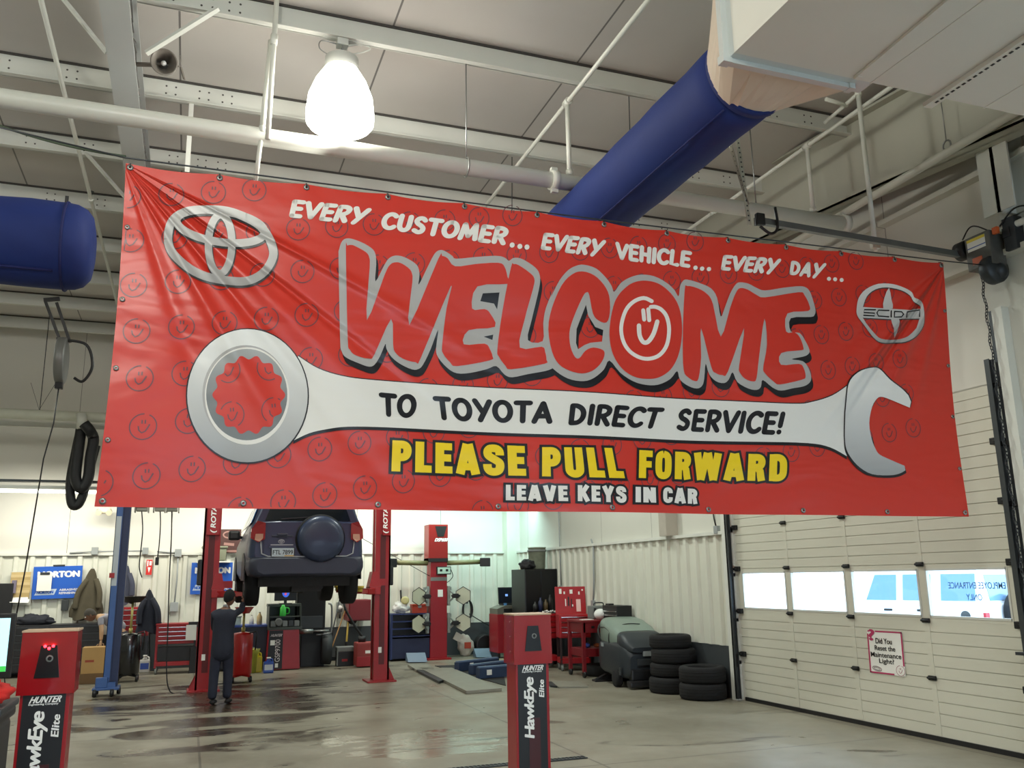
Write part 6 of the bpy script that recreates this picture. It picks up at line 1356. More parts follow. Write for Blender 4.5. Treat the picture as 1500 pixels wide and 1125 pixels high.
m = MB(); m.lathe([(.05, -.02), (.075, -.02), (.075, .02), (.05, .02)], (-.12, -.31, .96), 'Y', 20); m.build('flange_ring', GREY, t)
m = MB(); m.boxr(-.20, .26, -.02, .03, 1.38, 1.72, .01); m.boxr(-.0, .06, .0, .04, 1.3, 1.4); m.boxr(-.1, .16, -.1, .1, 1.31, 1.33); sc_ = m.build('screen_housing', BLACK, t)
m = MB(); m.flat([(.03 + .075 * math.cos(q * math.pi / 10), 1.55 + .10 * math.sin(q * math.pi / 10)) for q in range(20)], lambda u, v: Vector((u, -.024, v))); m.build('screen_emblem', mat('screen_blue', (50, 90, 200), .3, emit=.8), sc_)
m = MB(); m.flat([(.0, 1.50), (.04, 1.49), (.06, 1.60), (.02, 1.61)], lambda u, v: Vector((u, -.026, v))); m.build('screen_mark', mat('screen_pink', (210, 70, 110), .3, emit=.6), sc_)
m = MB(); m.cyl((.33, -.05, .74), (.62, -.05, .74), .05, n=16); m.cyl((.62, -.05, .74), (.95, -.05, .74), .02, n=12); m.build('spindle', STEEL, t)
t = thing('green_jug', 'small green jug standing in the wheel balancer tray', 'jug', (1.92, 19.42, 1.07)); MB().lathe([(.06, 0), (.065, .02), (.06, .17), (.035, .20), (.03, .23)], n=18).build('body', mat('jug_green', (60, 190, 70), .4), t); MB().tube(smoothcurve([(.055, 0, .17), (.12, 0, .15), (.12, 0, .06), (.06, 0, .05)], 4), .011, 8).build('handle', mat('jug_green', (60, 190, 70), .4), t)
_before = set(o.name for o in balancer.children)
t = balancer
m = MB(); m.boxr(-.33, .28, -.15, .25, .70, 1.75, .04); m.build('hood', mat('hood_black', (7, 7, 8), .6), t); MB().boxr(-.25, .22, -.17, -.15, .80, 1.05, .01).build('hood_band', DGREY, t)
m = MB(); m.boxr(-.2, .3, .0, .3, .0, .70, .02); m.lathe([(.02, -.1), (.32, -.1), (.33, .1), (.02, .1)], (.32, -.0, .36), 'X', 28); m.build('pedestal', mat('pedestal_dark', (40, 44, 46), .6, var=.2), t)
m = MB(); m.tube(smoothcurve([(.10, -.1, .66), (.38, -.1, .68), (.42, -.1, .76), (.42, -.1, 1.15), (.40, -.1, 1.28), (.34, -.1, 1.30)], 5), .022, 8); m.build('hood_arm', STEEL, t)
for o in balancer.children:
    if o.name not in _before: o.location = (.6, .15, 0)
# long tools leaning on the wall
WD = mat('wood_handle', (150, 112, 66), .6, var=.2)
def leaner(name, label, a, b_, Ya, Yb, r, m_, headfn=None):
    p, q = at('Y', Ya, *a), at('Y', Yb, *b_); p.z = max(p.z, .03); t = thing(name, label, 'tool', p)
    MB().cyl((0, 0, 0), q - p, r, n=10).build('shaft', m_, t)
    if headfn: headfn(t)
    return t
def broom(t): m = MB(); m.boxr(-.16, .16, -.04, .04, -.02, .06, .008); m.build('broom_head', DGREY, t)
leaner('push_broom', 'long wooden broom leaning on the wall right of the balancer hood', (480, 966), (509, 885), 19.9, 20.8, .014, WD, broom)
def lad(t): m = MB(); m.boxr(-.03, .03, -.03, .03, -.02, .12, .01); m.build('foot', BLACK, t)
leaner('grabber_pole', 'yellow pole leaning on the wall beside the wooden broom', (507, 948), (512, 888), 20.2, 20.8, .022, mat('pole_yellow', (196, 166, 74), .5), lad)
leaner('pry_bar', 'thin dark steel bar leaning on the wall beside the balancer hood', (486, 930), (500, 866), 20.2, 20.8, .014, DSTEEL, lad)
c = at('Z', 0, 506, 976); t = thing('battery_charger', 'black box with a grey lid on the floor under the leaning poles', 'box', (c.x, c.y + .12, 0)); MB().boxr(-.18, .18, -.13, .13, 0, .30, .01).build('case', BLACK, t); MB().boxr(-.19, .19, -.14, .14, .30, .40, .02).build('lid', mat('lid_grey', (120, 124, 122), .5), t); MB().boxr(-.08, .04, -.133, -.13, .10, .15).build('label', RED, t); MB().boxr(-.19, -.165, -.14, -.1, .02, .32).build('strip', GREY, t)
c = at('Z', 0, 536, 978); t = thing('air_compressor', 'dusty red machine on the floor behind the right lift post', 'machine', (c.x + .05, c.y + .25, 0)); MB().boxr(-.24, .24, -.2, .2, .02, .5, .03).build('housing', mat('dusty_red', (140, 50, 48), .6, var=.25), t); MB().boxr(-.24, .24, -.22, -.2, .02, .22, .01).build('lower_panel', DRED, t); MB().boxr(-.06, .14, -.206, -.2, .28, .34).build('maker_plate', PAPER, t); m = MB(); m.cyl((-.1, 0, .5), (-.1, 0, .62), .08, n=16); m.tube(smoothcurve([(-.1, 0, .62), (-.3, -.02, .9), (-.5, 0, 1.3), (-.35, .2, 1.62)], 6), .025, 8); m.build('hose', BLACK, t)
c = at('Y', 20.3, 526, 893); t = thing('red_cabinet', 'dark red cabinet on the wall behind the raised car and right lift post', 'cabinet', c); MB().boxr(-.25, .25, -.1, .55, -.24, .22, .01).build('box', mat('cabinet_red', (110, 20, 28), .45), t); MB().boxr(-.23, .23, -.12, -.1, -.22, .2, .006).build('door', mat('cabinet_red', (110, 20, 28), .45), t)
c = at('Y', 20.5, 516, 908); t = thing('hose_bracket', 'black round hose bracket on the wall left of the right lift post', 'bracket', c); m = MB(); m.lathe([(.03, -.05), (.10, -.05), (.10, .05), (.03, .05)], (0, 0, 0), 'Y', 18); m.bar((0, .05, 0), (0, .45, 0), .05); m.tube([(0, 0, .1), (.0, 0, .16)], .02, 6); m.build('bracket', BLACK, t)
c = at('Y', 20.75, 498, 890); t = thing('pressure_gauge', 'small grey air regulator on the wainscot under the raised car', 'regulator', c); MB().boxr(-.06, .06, 0, .2, -.10, .12, .02).build('body', GREY, t); MB().lathe([(.001, -.03), (.05, -.03), (.05, 0)], axis='Y', n=18).build('dial', PAPER, t); MB().cyl((0, 0, -.1), (0, 0, -.24), .02, n=8).build('drain_valve', BLACK, t)
# blue parts cart with things on top
t = thing('parts_cart', 'blue shelved parts cart left of the alignment column', 'parts cart', (4.82, 20.35, 0))
BC = mat('cart_blue', (34, 48, 96), .5, var=.15)
for x in (-.45, .45): MB().boxr(x - .02, x + .02, -.3, .3, .04, 1.02).build('side_frame', BC, t)
for z in (.52, .68, .84, 1.0): m = MB(); m.boxr(-.44, .44, -.29, .29, z, z + .025); m.build('shelf', BC, t)
MB().boxr(-.44, .44, -.28, .28, .05, .48, .006).build('cabinet', mat('cart_dark_blue', (26, 34, 66), .5), t)
MB().boxr(-.43, .43, -.1, .28, .55, .98).build('shelf_contents', BLACK, t)
def lump(name, label, cat, c, r, m_, seed=0, flat_=0.): 
    m = MB(); bmesh.ops.create_icosphere(m.bm, subdivisions=4, radius=1); r = Vector(r)
    for v in m.bm.verts:
        n_ = noise.noise(v.co * 2 + Vector((seed, 0, 0))) * .30 + noise.noise(v.co * 5 + Vector((seed, 3, 0))) * .12; q = v.co * (1 + n_); v.co = Vector(c) + Vector((q.x * r.x, q.y * r.y, max(-r.z * .98, q.z * r.z)))
    for f in m.bm.faces: f.smooth = True
    return tag(m.build(name, m_), label, cat)
lump('plastic_bag', 'white plastic bag on top of the blue parts cart', 'bag', (4.62, 20.25, 1.155), (.19, .14, .13), mat('bag_white', (226, 226, 222), .5), 2)
t = thing('tool_box', 'orange red metal box on the right end of the blue parts cart', 'tool box', (5.03, 20.25, 1.025)); MB().boxr(-.17, .17, -.12, .12, 0, .16, .01).build('case', mat('orange_red', (196, 66, 40), .45), t); MB().boxr(-.175, .175, -.125, .125, .16, .20, .01).build('lid', mat('orange_red', (196, 66, 40), .45), t); m = MB(); m.boxr(-.04, .04, -.13, -.12, .12, .17); m.build('latch', STEEL, t)
t = thing('tape_gun', 'black handled tool with a yellowish roll lying on the white bag', 'tool', (4.62, 20.22, 1.285)); MB().cyl((0, 0, 0), (-.02, 0, .26), .02, n=10).build('handle', BLACK, t); MB().lathe([(.05, -.03), (.09, -.03), (.09, .03), (.05, .03)], (.07, -.08, .03), 'Y', 20).build('roll', mat('tape_roll', (206, 196, 140), .5), t)
# alignment column with targets
t = thing('alignment_column', 'tall red DSP600 wheel alignment column with two camera booms and four targets', 'wheel aligner', (5.42, 20.1, 0))
MB().boxr(-.17, .22, -.1, .25, .04, 2.35, .006).build('column', mat('column_red', (148, 22, 34), .4, var=.08), t)
MB().boxr(-.23, .23, -.14, .30, 2.17, 3.02, .01).build('head', mat('column_head_red', (140, 28, 24), .35), t)
MB().boxr(-.23, .23, -.145, .305, 2.17, 2.25).build('head_band', BLACK, t)
m = MB(); m.flat([(-.08, 2.98), (.20, 2.98), (.13, 2.74), (-.02, 2.74)], lambda u, v: Vector((u, -.146, v))); m.build('sensor_window', PRINTK, t)
label_on(t, 'model_lettering', 'DSP600', (-.09, -.146, 2.63), (.30, 0, 0), (.02, 0, .075), PRINTW, .05, .2)
MB().boxr(-.17, .22, -.104, -.1, 1.74, 1.82).build('grey_band', GREY, t)
MB().boxr(.0, .12, -.104, -.1, 1.38, 1.54).build('notice', PAPER, t)
m = MB(); m.boxr(-.04, .30, -.16, -.1, 1.88, 2.06, .008); bx = m.build('meter_box', BLACK, t); m = MB(); m.boxr(-.02, .28, -.165, -.16, 1.90, 2.04); m.build('meter_face', mat('meter_green', (176, 206, 190), .4), bx)
for x in (.06, .2): m = MB(); m.boxr(x - .03, x + .03, -.168, -.165, 1.95, 2.0); m.build('dial', PRINTK, bx)
BM_ = mat('boom_olive', (120, 118, 80), .5, var=.15)
for sg in (-1, 1):
    MB().cyl((sg * .23, -.03, 2.14), (sg * 1.06, -.10, 2.16), .055, n=16).build('boom', BM_, t)
    m = MB(); m.box((sg * 1.13, -.16, 2.15), (.24, .22, .20), rz=-sg * .35, bev=.02); m.build('boom_camera', BLACK, t)
ALT = mat('target_frame', (150, 156, 150), .35, .5); TGT = mat('target_cream', (196, 196, 172), .4)
for z in (1.40, .80):
    for sg in (-1, 1):
        cx = sg * .50 + .03
        m = MB(); hexa = [(cx + sg * .02 + .175 * math.cos(math.pi / 6 + q * math.pi / 3) * 1.05, z + .20 * math.sin(math.pi / 6 + q * math.pi / 3)) for q in range(6)]
        m.prism(hexa, lambda u, v: Vector((u, -.16 - .25 * abs(u - .03), v)), (0, .03, 0)); tg = m.build('wheel_target', TGT, t)
        m = MB(); stroke(m, hexa + [hexa[0]], .016, lambda u, v: Vector((u, -.163 - .25 * abs(u - .03), v)), False); m.build('target_edge', BLACK, tg)
        m = MB(); m.boxr(cx - sg * .17 - .07, cx - sg * .17 + .07, -.36, -.26, z - .05, z + .05, .015); m.cyl((cx - sg * .26, -.28, z), (cx - sg * .06, -.33, z), .022, n=10); m.build('target_knob', BLACK, tg)
        m = MB(); m.boxr(sg * .25 - .02, sg * .25 + .04, -.14, -.04, z - .22, z + .22, .006); m.bar((sg * .24, -.1, z + .16), (sg * .34, -.18, z + .05), .05, .03); m.bar((sg * .24, -.1, z - .16), (sg * .34, -.18, z - .05), .05, .03); m.boxr(sg * .19, sg * .33, -.08, -.02, z + .12, z + .2); m.build('wheel_clamp', ALT, t)
MB().boxr(-.26, .30, -.2, .32, 0, .04, .005).build('base_plate', DRED, t)
MB().tube(smoothcurve([(.3, -.12, 2.0), (.36, -.1, 1.85), (.30, -.08, 1.75), (.22, -.1, 1.7)], 5), .008, 6).build('cable', BLACK, t)
MB().tube(sag((-1.75, .3, 2.75), (-.17, .0, 1.85), .0), .008, 6).build('stay_wire', DSTEEL, t)
# wall things right of the column
c = at('Y', YW - .08, 684, 893); t = thing('wall_hose', 'black looped hose hung on the wainscot right of the alignment column', 'hose', c)
for k_ in range(3): m = MB(); m.tube([(.10 * math.cos(a) * (1 + .1 * k_), -.02 * k_ - .02, .25 * math.sin(a) * (1 - .06 * k_)) for a in [i * math.pi / 12 for i in range(24)]], .022, 8, closed=True); m.build('hose_coil', BLACK, t)
MB().boxr(-.03, .03, 0, .08, .14, .24).build('hook', DSTEEL, t)
MB().tube(sag((.05, -.02, -.1), at('Y', YW - .06, 735, 925) - c, .02), .012, 6).build('hose_tail', BLACK, t)
c = at('Z', 0, 686, 958); t = thing('salt_bag', 'white printed paper sack slumped against the dark base right of the alignment column', 'sack', (6.28, 20.62, 0)); m = MB(); bmesh.ops.create_icosphere(m.bm, subdivisions=4, radius=1)
for v in m.bm.verts:
    n_ = noise.noise(v.co * 2.2) * .2; q = v.co * (1 + n_); v.co = Vector((q.x * .19 - .05 * max(0, q.z), q.y * .13, max(0, .24 + q.z * .25)))
for f in m.bm.faces: f.smooth = True
m.build('sack', mat('sack_white', (206, 200, 190), .7), t); m = MB(); m.box((-.18, -.05, .42), (.26, .03, .18), ry=.5, bev=.01); m.build('flap', mat('sack_white', (206, 200, 190), .7), t); m = MB(); m.boxr(-.08, .08, -.15, -.135, .18, .32); m.build('print', mat('sack_print', (180, 70, 50), .6), t)
t = thing('wheel', 'black steel wheel rim leaning on the wall beside the white sack', 'wheel', (6.74, 20.62, 0)); m = MB(); m.lathe([(.19, -.11), (.235, -.12), (.24, -.10), (.20, -.08), (.19, .0), (.20, .08), (.24, .10), (.235, .12), (.19, .11)], (0, 0, .24), 'Y', 36); m.build('barrel', BLACK, t); m = MB(); m.lathe([(.03, -.02), (.08, -.06), (.15, -.04), (.195, -.02), (.195, .0), (.15, -.02), (.08, -.04), (.03, .0)], (0, 0, .24), 'Y', 30); m.build('disc', DGREY, t)
for q in range(6): a = q * math.pi / 3; m = MB(); m.cyl((.115 * math.cos(a), -.06, .24 + .115 * math.sin(a)), (.115 * math.cos(a), -.045, .24 + .115 * math.sin(a)), .02, n=10); m.build('hand_hole', BLACK, t)
# alignment console with laptop
t = thing('alignment_console', 'red console cabinet with a sloping grey printer top right of the alignment column', 'console', (6.92, 19.6, 0))
MB().boxr(-.30, .36, -.3, .3, .14, .98, .01).build('cabinet', mat('console_red', (150, 22, 34), .4), t)
m = MB(); m.prism([(-.29, .98), (-.29, 1.10), (-.10, 1.17), (.32, 1.17), (.34, .98)][::-1], lambda u, v: Vector((u, -.28, v)), (0, .56, 0)); m.build('printer', mat('printer_grey', (104, 104, 92), .5), t)
MB().boxr(-.14, .12, -.29, -.28, 1.02, 1.10, .004).build('paper_slot', BLACK, t)
for x in (-.25, .30): MB().boxr(x - .03, x + .03, -.25, .25, 0, .14).build('foot', BLACK, t)
t = thing('laptop', 'black laptop with a lit mark on its dark screen standing on the alignment console', 'laptop', (7.0, 19.6, 1.17))
MB().boxr(-.19, .19, -.14, .12, 0, .03, .005).build('keyboard_base', BLACK, t); m = MB(); m.box((0, .16, .21), (.40, .02, .38), rx=-.12, bev=.006); m.build('screen_lid', BLACK, t); m = MB(); m.box((0, .145, .215), (.36, .004, .33), rx=-.12); m.build('screen', mat('dark_screen', (26, 30, 40), .2), t); m = MB(); m.box((.0, .140, .22), (.06, .004, .05), rx=-.12); m.build('screen_mark', mat('screen_mark_blue', (120, 160, 230), .3, emit=.8), t); m = MB(); m.boxr(-.17, -.10, -.145, -.14, .0, .05); m.build('sticker', mat('sticker_blue', (90, 150, 210), .4), t)
# black tall cabinet with gear on top
t = thing('steel_cabinet', 'tall black cabinet in the right rear corner', 'cabinet', (7.22, 18.45, 0)); MB().boxr(-.36, .40, -.3, .55, .02, 1.96, .012).build('body', mat('cabinet_black', (10, 11, 13), .35, var=.1), t)
for x0, x1 in ((-.35, .0), (.01, .39)): MB().boxr(x0, x1, -.318, -.3, .06, 1.93, .006).build('door', mat('cabinet_black', (10, 11, 13), .35), t)
MB().boxr(-.03, -.015, -.34, -.318, .9, 1.1).build('door_handle', STEEL, t)
t = thing('bucket', 'grey grimy bucket on top of the tall black cabinet', 'bucket', (7.33, 18.6, 1.96)); MB().lathe([(.17, 0), (.18, .02), (.20, .46), (.215, .47), (.20, .48), (.16, .06)], n=24).build('pail', mat('grimy_grey', (128, 134, 116), .6, var=.35, scale=12), t); MB().lathe([(.205, .38), (.215, .39), (.215, .42), (.205, .43)], n=24).build('rim_band', GREY, t)
lump('shoulder_bag', 'black bag on top of the tall black cabinet, left of the bucket', 'bag', (7.0, 18.35, 2.05), (.17, .16, .12), mat('bag_black', (24, 24, 28), .7), 4)
c = at('Y', 19.3, 762, 845); t = thing('coiled_cord', 'pale coiled cord hanging beside the tall black cabinet', 'cord', c)
CR = mat('cream_cord', (206, 196, 160), .6)
for k_ in range(4): m = MB(); m.tube([(.06 * math.cos(a) + .01 * k_, -.01 * k_, .16 * math.sin(a) + .02 * k_) for a in [i * math.pi / 10 for i in range(20)]], .012, 6, closed=True); m.build('cord_loop', CR, t)
m = MB(); m.tube(smoothcurve([(.02, 0, -.1), (.10, 0, -.4), (.04, 0, -.7), (.10, 0, -.9)], 6), .011, 6); m.build('cord_tail', CR, t); m = MB(); m.boxr(-.1, -.05, -.02, .02, -.02, .02); m.boxr(-.02, .5, .0, .03, .14, .17); m.build('hook', BLACK, t)
# red tool chests with open lid
t = chest('tool_chest', 'red tool chest on wheels with a raised lid full of stickers', 7.24, 16.5, .62, .46, .62, 1.06, mat('chest_red', (158, 20, 28), .4, var=.1), 4)
t.rotation_euler = (0, 0, -.25)
m = MB(); m.box((0, .24, 1.32), (.62, .03, .54), rx=-.12, bev=.006); ld = m.build('lid', mat('chest_red', (158, 20, 28), .4), t)
for x, z, w_, h_, mm in ((-.2, 1.50, .05, .10, 'w'), (-.12, 1.47, .03, .05, 'w'), (.02, 1.49, .06, .08, 'w'), (.18, 1.46, .03, .06, 'w'), (.25, 1.52, .03, .03, 'w'), (-.10, 1.28, .02, .14, 'w'), (.04, 1.22, .025, .04, 'w'), (.16, 1.22, .09, .24, 'p'), (-.04, 1.30, .03, .18, 'k'), (.02, 1.26, .02, .18, 'k')):
    s_ = MB(); s_.box((x, .222 + (z - 1.32) * .12, z), (w_, .004, h_), rx=-.12); s_.build('sticker', {'w': PAPER, 'p': mat('sticker_pink', (230, 196, 190), .6), 'k': BLACK}[mm], ld)
for sx in (-.28, .28):
    for sy in (-.2, .2): MB().boxr(sx - .02, sx + .02, sy - .02, sy + .02, .12, .62).build('leg', mat('leg_dark', (40, 26, 28), .5), t)
MB().boxr(-.30, .30, -.22, .22, .14, .24, .004).build('bottom_tray', mat('chest_red', (158, 20, 28), .4), t)
for sx in (-.26, .26):
    for sy in (-.18, .18): w_ = MB(); w_.lathe([(.01, -.02), (.055, -.022), (.06, 0), (.055, .022), (.01, .02)], (sx, sy, .06), 'X', 16); w_.bar((sx, sy, .06), (sx, sy, .14), .04); w_.build('caster', GREY, t)
t = chest('tool_chest', 'red tool chest with white pulls just left of the open-lid chest', 6.93, 17.2, .50, .46, .58, 1.06, mat('chest_red', (158, 20, 28), .4), 4)
for sx in (-.22, .22):
    for sy in (-.2, .2): MB().boxr(sx - .02, sx + .02, sy - .02, sy + .02, .12, .58).build('leg', mat('leg_dark', (40, 26, 28), .5), t)
MB().boxr(-.24, .24, -.22, .22, .14, .24, .004).build('bottom_tray', mat('chest_red', (158, 20, 28), .4), t)
for sx in (-.2, .2):
    for sy in (-.18, .18): w_ = MB(); w_.lathe([(.01, -.02), (.055, -.022), (.06, 0), (.055, .022), (.01, .02)], (sx, sy, .06), 'X', 16); w_.bar((sx, sy, .06), (sx, sy, .14), .04); w_.build('caster', GREY, t)
t = thing('socket_tray', 'tray of white and chrome sockets on the red tool chests', 'tray', (6.98, 17.1, 1.06)); MB().boxr(-.16, .16, -.07, .07, 0, .015).build('tray', BLACK, t)
for i in range(7): MB().cyl((-.13 + i * .043, 0, .015), (-.13 + i * .043, 0, .05 + .01 * (i % 3)), .017, n=10).build('socket', CHROME if i % 2 else PAPER, t)
t = thing('spray_bottle_rack', 'dark jumble of spray guns and cans on the chests before the tall cabinet', 'cans', (7.1, 17.86, 0)); MB().boxr(-.2, .3, -.12, .2, 0, 1.06, .01).build('stand', DKC, t)
for x, h, mm in ((-.12, .22, BLACK), (.0, .30, mat('can_navy', (30, 40, 70), .4)), (.12, .26, mat('can_brown', (80, 66, 40), .5)), (.22, .36, BLACK)): MB().lathe([(.05, 1.06), (.05, 1.06 + h * .7), (.02, 1.06 + h * .85), (.02, 1.06 + h)], (x, 0, 0), n=14).build('can', mm, t)
# red work table with things
t = thing('work_table', 'dark red steel work table between the tool chests and the floor scrubber', 'work table', (7.15, 15.42, 0)); TR_ = mat('table_red', (120, 22, 30), .45, var=.12)
MB().boxr(-.36, .42, -.35, .35, .96, 1.0, .006).build('table_top', TR_, t); MB().boxr(-.33, .05, -.34, .32, .78, .96, .004).build('drawer', TR_, t); MB().boxr(-.17, -.11, -.352, -.34, .86, .90).build('drawer_latch', BLACK, t)
MB().boxr(-.32, .38, -.30, .30, .36, .50, .004).build('lower_shelf', TR_, t)
for sx in (-.32, .37):
    for sy in (-.31, .31):
        lg = MB(); lg.boxr(sx - .03, sx + .03, sy - .03, sy + .03, .10, .96).build('leg', TR_, t)
        w_ = MB(); w_.lathe([(.01, -.02), (.055, -.022), (.06, 0), (.055, .022), (.01, .02)], (sx, sy, .06), 'X', 16); w_.bar((sx, sy, .06), (sx, sy, .12), .04); w_.build('caster', BLACK, t)
t = thing('hard_hat_bag', 'round white wrapped bundle lying on the work table', 'bundle', (7.32, 15.28, 1.0)); m = MB(); m.ball((-.05, 0, .095), (.125, .11, .10), 20, 14); m.ball((.08, .03, .10), (.115, .11, .105), 20, 14); m.build('bundle', mat('bundle_white', (226, 228, 224), .6), t); MB().boxr(-.02, .02, -.10, -.07, .05, .12, .006).build('knot', PAPER, t)
t = thing('paper_pad', 'flat white paper pad on the left of the work table', 'paper', (7.0, 15.30, 1.0)); MB().boxr(-.12, .10, -.08, .08, 0, .012).build('sheets', PAPER, t); MB().boxr(-.12, .10, .07, .08, .012, .016).build('binding', GREY, t)
t = thing('grey_instrument', 'grey instrument case with a carrying handle behind the white bundle', 'instrument', (7.38, 15.62, 1.0)); MB().boxr(-.16, .20, -.1, .14, 0, .24, .02).build('case', mat('instr_grey', (116, 122, 120), .5), t); m = MB(); m.tube(smoothcurve([(-.08, 0, .24), (-.06, 0, .29), (.10, 0, .29), (.12, 0, .24)], 4), .012, 8); m.build('handle', DGREY, t); MB().boxr(-.13, -.08, -.104, -.1, .10, .20).build('display', BLACK, t)
t = thing('tool_case', 'black open tool case with silver trays at the right of the work table', 'tool case', (7.43, 14.93, 0)); MB().boxr(-.14, .16, -.3, .3, 1.02, 1.26, .008).build('case', BLACK, t)
for z in (1.08, 1.15): MB().boxr(-.16, -.14, -.28, .28, z, z + .015).build('silver_edge', CHROME, t)
MB().boxr(-.10, .0, .1, .25, 1.26, 1.29, .006).build('handle', BLACK, t); MB().boxr(-.12, .14, -.26, .10, .0, 1.02).build('stand', DKC, t)
for lab, x, y, r, c_ in (('blue rag ball on the floor under the red work table', 7.0, 15.36, .07, (50, 70, 140)), ('orange brown rag on the floor under the red work table', 7.22, 15.38, .06, (160, 90, 50))):
    lump('rag', lab, 'rag', (x, y, .50 + r * .6), (r, r, r * .6), mat('rag_%d' % c_[0], c_, .9), 3)
t = thing('tyre', 'small black tyre lying under the red work table', 'tyre', (7.22, 15.36, 0)); MB().lathe([(.14, .02), (.22, 0), (.25, .04), (.25, .17), (.22, .21), (.14, .19)], n=28).build('tyre', RUBBER, t); MB().lathe([(.13, .03), (.15, .03), (.15, .18), (.13, .18)], n=24).build('bead', BLACK, t)
# floor scrubber
t = thing('floor_scrubber', 'dark grey ride-along floor scrubber with a pale green-grey tank beside the wall', 'floor scrubber', (7.20, 13.93, 0)); t.rotation_euler = (0, 0, math.radians(-6))
SD = mat('scrubber_dark', (40, 47, 53), .45, var=.08); ST = mat('scrubber_tank', (126, 142, 132), .4, var=.06)
def hull(mb, secs, n=16):
    """cross sections along y: (y, half width, z0, z1, roundness)"""
    rows = []
    for y, hw, z0, z1, p in secs:
        row = []
        for i in range(n + 1):
            a = 2 * math.pi * i / n; c, s_ = math.cos(a), math.sin(a)
            row.append(Vector((math.copysign(abs(c) ** p, c) * hw, y, (z0 + z1) / 2 + math.copysign(abs(s_) ** p, s_) * (z1 - z0) / 2)))
        rows.append(row)
    mb.quadstrip(rows)
    for r in (rows[0], rows[-1]): mb._new([mb.bm.faces.new([mb.bm.verts.new(q) for q in r[:-1]])], True)
m = MB(); hull(m, [(-.66, .30, .20, .52, .35), (-.60, .36, .14, .66, .35), (-.40, .40, .13, .74, .32), (0, .41, .14, .74, .3), (.4, .41, .16, .72, .3), (.62, .38, .18, .70, .35), (.70, .33, .22, .62, .4)], 28); m.build('lower_body', SD, t)
m = MB(); hull(m, [(-.52, .28, .60, .72, .5), (-.36, .36, .58, .84, .45), (-.05, .39, .58, .96, .42), (.3, .39, .60, 1.05, .4), (.52, .38, .62, 1.08, .42), (.60, .33, .66, 1.02, .5)], 28); m.build('tank', ST, t)
m = MB(); hull(m, [(-.68, .26, .56, .64, .5), (-.60, .34, .54, .74, .45), (-.42, .385, .54, .86, .42), (-.30, .38, .54, .885, .42), (-.28, .34, .60, .84, .5)], 28); m.build('front_cowl', SD, t)
m = MB(); m.tube(smoothcurve([(-.40, .55, .90), (-.385, .3, .92), (-.38, .05, .86)], 5), .008, 6); m.tube(smoothcurve([(-.38, .05, .60), (-.40, .05, .76), (-.34, .04, .90), (-.1, .0, .98), (.15, -.02, .975)], 5), .008, 6); m.build('tank_seam', BLACK, t)
m = MB(); m.boxr(-.36, .36, -.78, -.60, .03, .13, .03); m.boxr(-.30, .30, -.70, -.55, .12, .30, .03); m.build('brush_deck', BLACK, t)
for sx in (-.40, .36): w_ = MB(); w_.lathe([(.05, -.05), (.12, -.055), (.135, -.03), (.135, .03), (.12, .055), (.05, .05)], (sx, -.30, .135), 'X', 26); w_.lathe([(.005, -.03), (.06, -.04), (.06, .04), (.005, .03)], (sx, -.30, .135), 'X', 18); w_.build('wheel', RUBBER, t)
m = MB(); m.prism([(-.52, .02), (.45, .02), (.45, .07), (-.30, .12)], lambda u, v: Vector((u, .52, v)), (0, .10, 0)); m.boxr(-.52, .45, .46, .66, .0, .03, .008); m.bar((0, .6, .05), (0, .5, .3), .06); m.build('squeegee', BLACK, t)
m = MB(); m.tube(smoothcurve([(-.28, .68, .62), (-.32, .80, .82), (-.20, .84, .98), (.20, .84, .98), (.32, .80, .82), (.28, .68, .62)], 5), .022, 10); m.build('push_handle', BLACK, t)
m = MB(); m.boxr(-.418, -.408, .28, .40, .60, .66); m.build('side_badge', mat('badge_grey', (150, 158, 160), .5), t)
m = MB(); m.boxr(-.08, .06, -.685, -.66, .50, .58, .008); m.build('front_badge', mat('badge_grey', (150, 158, 160), .5), t)
m = MB(); m.boxr(-.43, -.40, -.52, -.46, .20, .32, .01); m.build('side_guard', DGREY, t)
MB().boxr(-.18, .12, -.692, -.66, .36, .46, .008).build('name_plate', DGREY, t)
# tyres stacked by the door
def tyre(label, x, y, z, R=.335, h=.205, rz=0., tr=.62, grp=None):
    t = thing('tyre', label, 'tyre', (x, y, z), rz, grp); ri = R * tr
    m = MB(); m.lathe([(ri, .03), (ri + .02, .008), (R * .86, 0), (R * .95, .012), (R, .04), (R, h - .04), (R * .95, h - .012), (R * .86, h), (ri + .02, h - .008), (ri, h - .03), (ri + .01, h / 2), (ri, .03)], n=56); m.build('casing', RUBBER, t)
    m = MB()
    for k_ in range(3): zz = h * (.32 + .18 * k_); m.lathe([(R + .001, zz - .005), (R + .0015, zz), (R + .001, zz + .005)], n=56)
    m.build('tread_grooves', mat('tread_black', (9, 9, 10), .9), t)
for i, (dx, dy, R, h, lab) in enumerate(((.0, -.02, .36, .235, 'bottom tyre of the four-tyre stack beside the floor scrubber'), (.03, .02, .34, .205, 'second tyre from the floor in the four-tyre stack'), (.06, .0, .35, .22, 'third tyre from the floor in the four-tyre stack'), (.03, .03, .33, .205, 'topmost tyre of the four-tyre stack'))):
    tyre(lab, 7.27 + dx - .03, 12.72 + dy, (0, .236, .442, .663)[i], R, h)
for i, lab in enumerate(('lower tyre of the two-tyre stack nearest the overhead door', 'upper tyre of the two-tyre stack nearest the overhead door')): tyre(lab, 7.27 + .015 * i, 11.86 + .01 * i, .232 * i, .345, .23)
c = at('X', 7.63, 1077, 967); t = thing('wall_outlet', 'small dark outlet box on the grey wall base beside the door track', 'outlet', c); MB().boxr(-.03, .02, -.06, .06, -.09, .09, .006).build('box', BLACK, t); MB().boxr(-.034, -.03, -.03, .03, -.06, .0).build('socket_face', GREY, t)
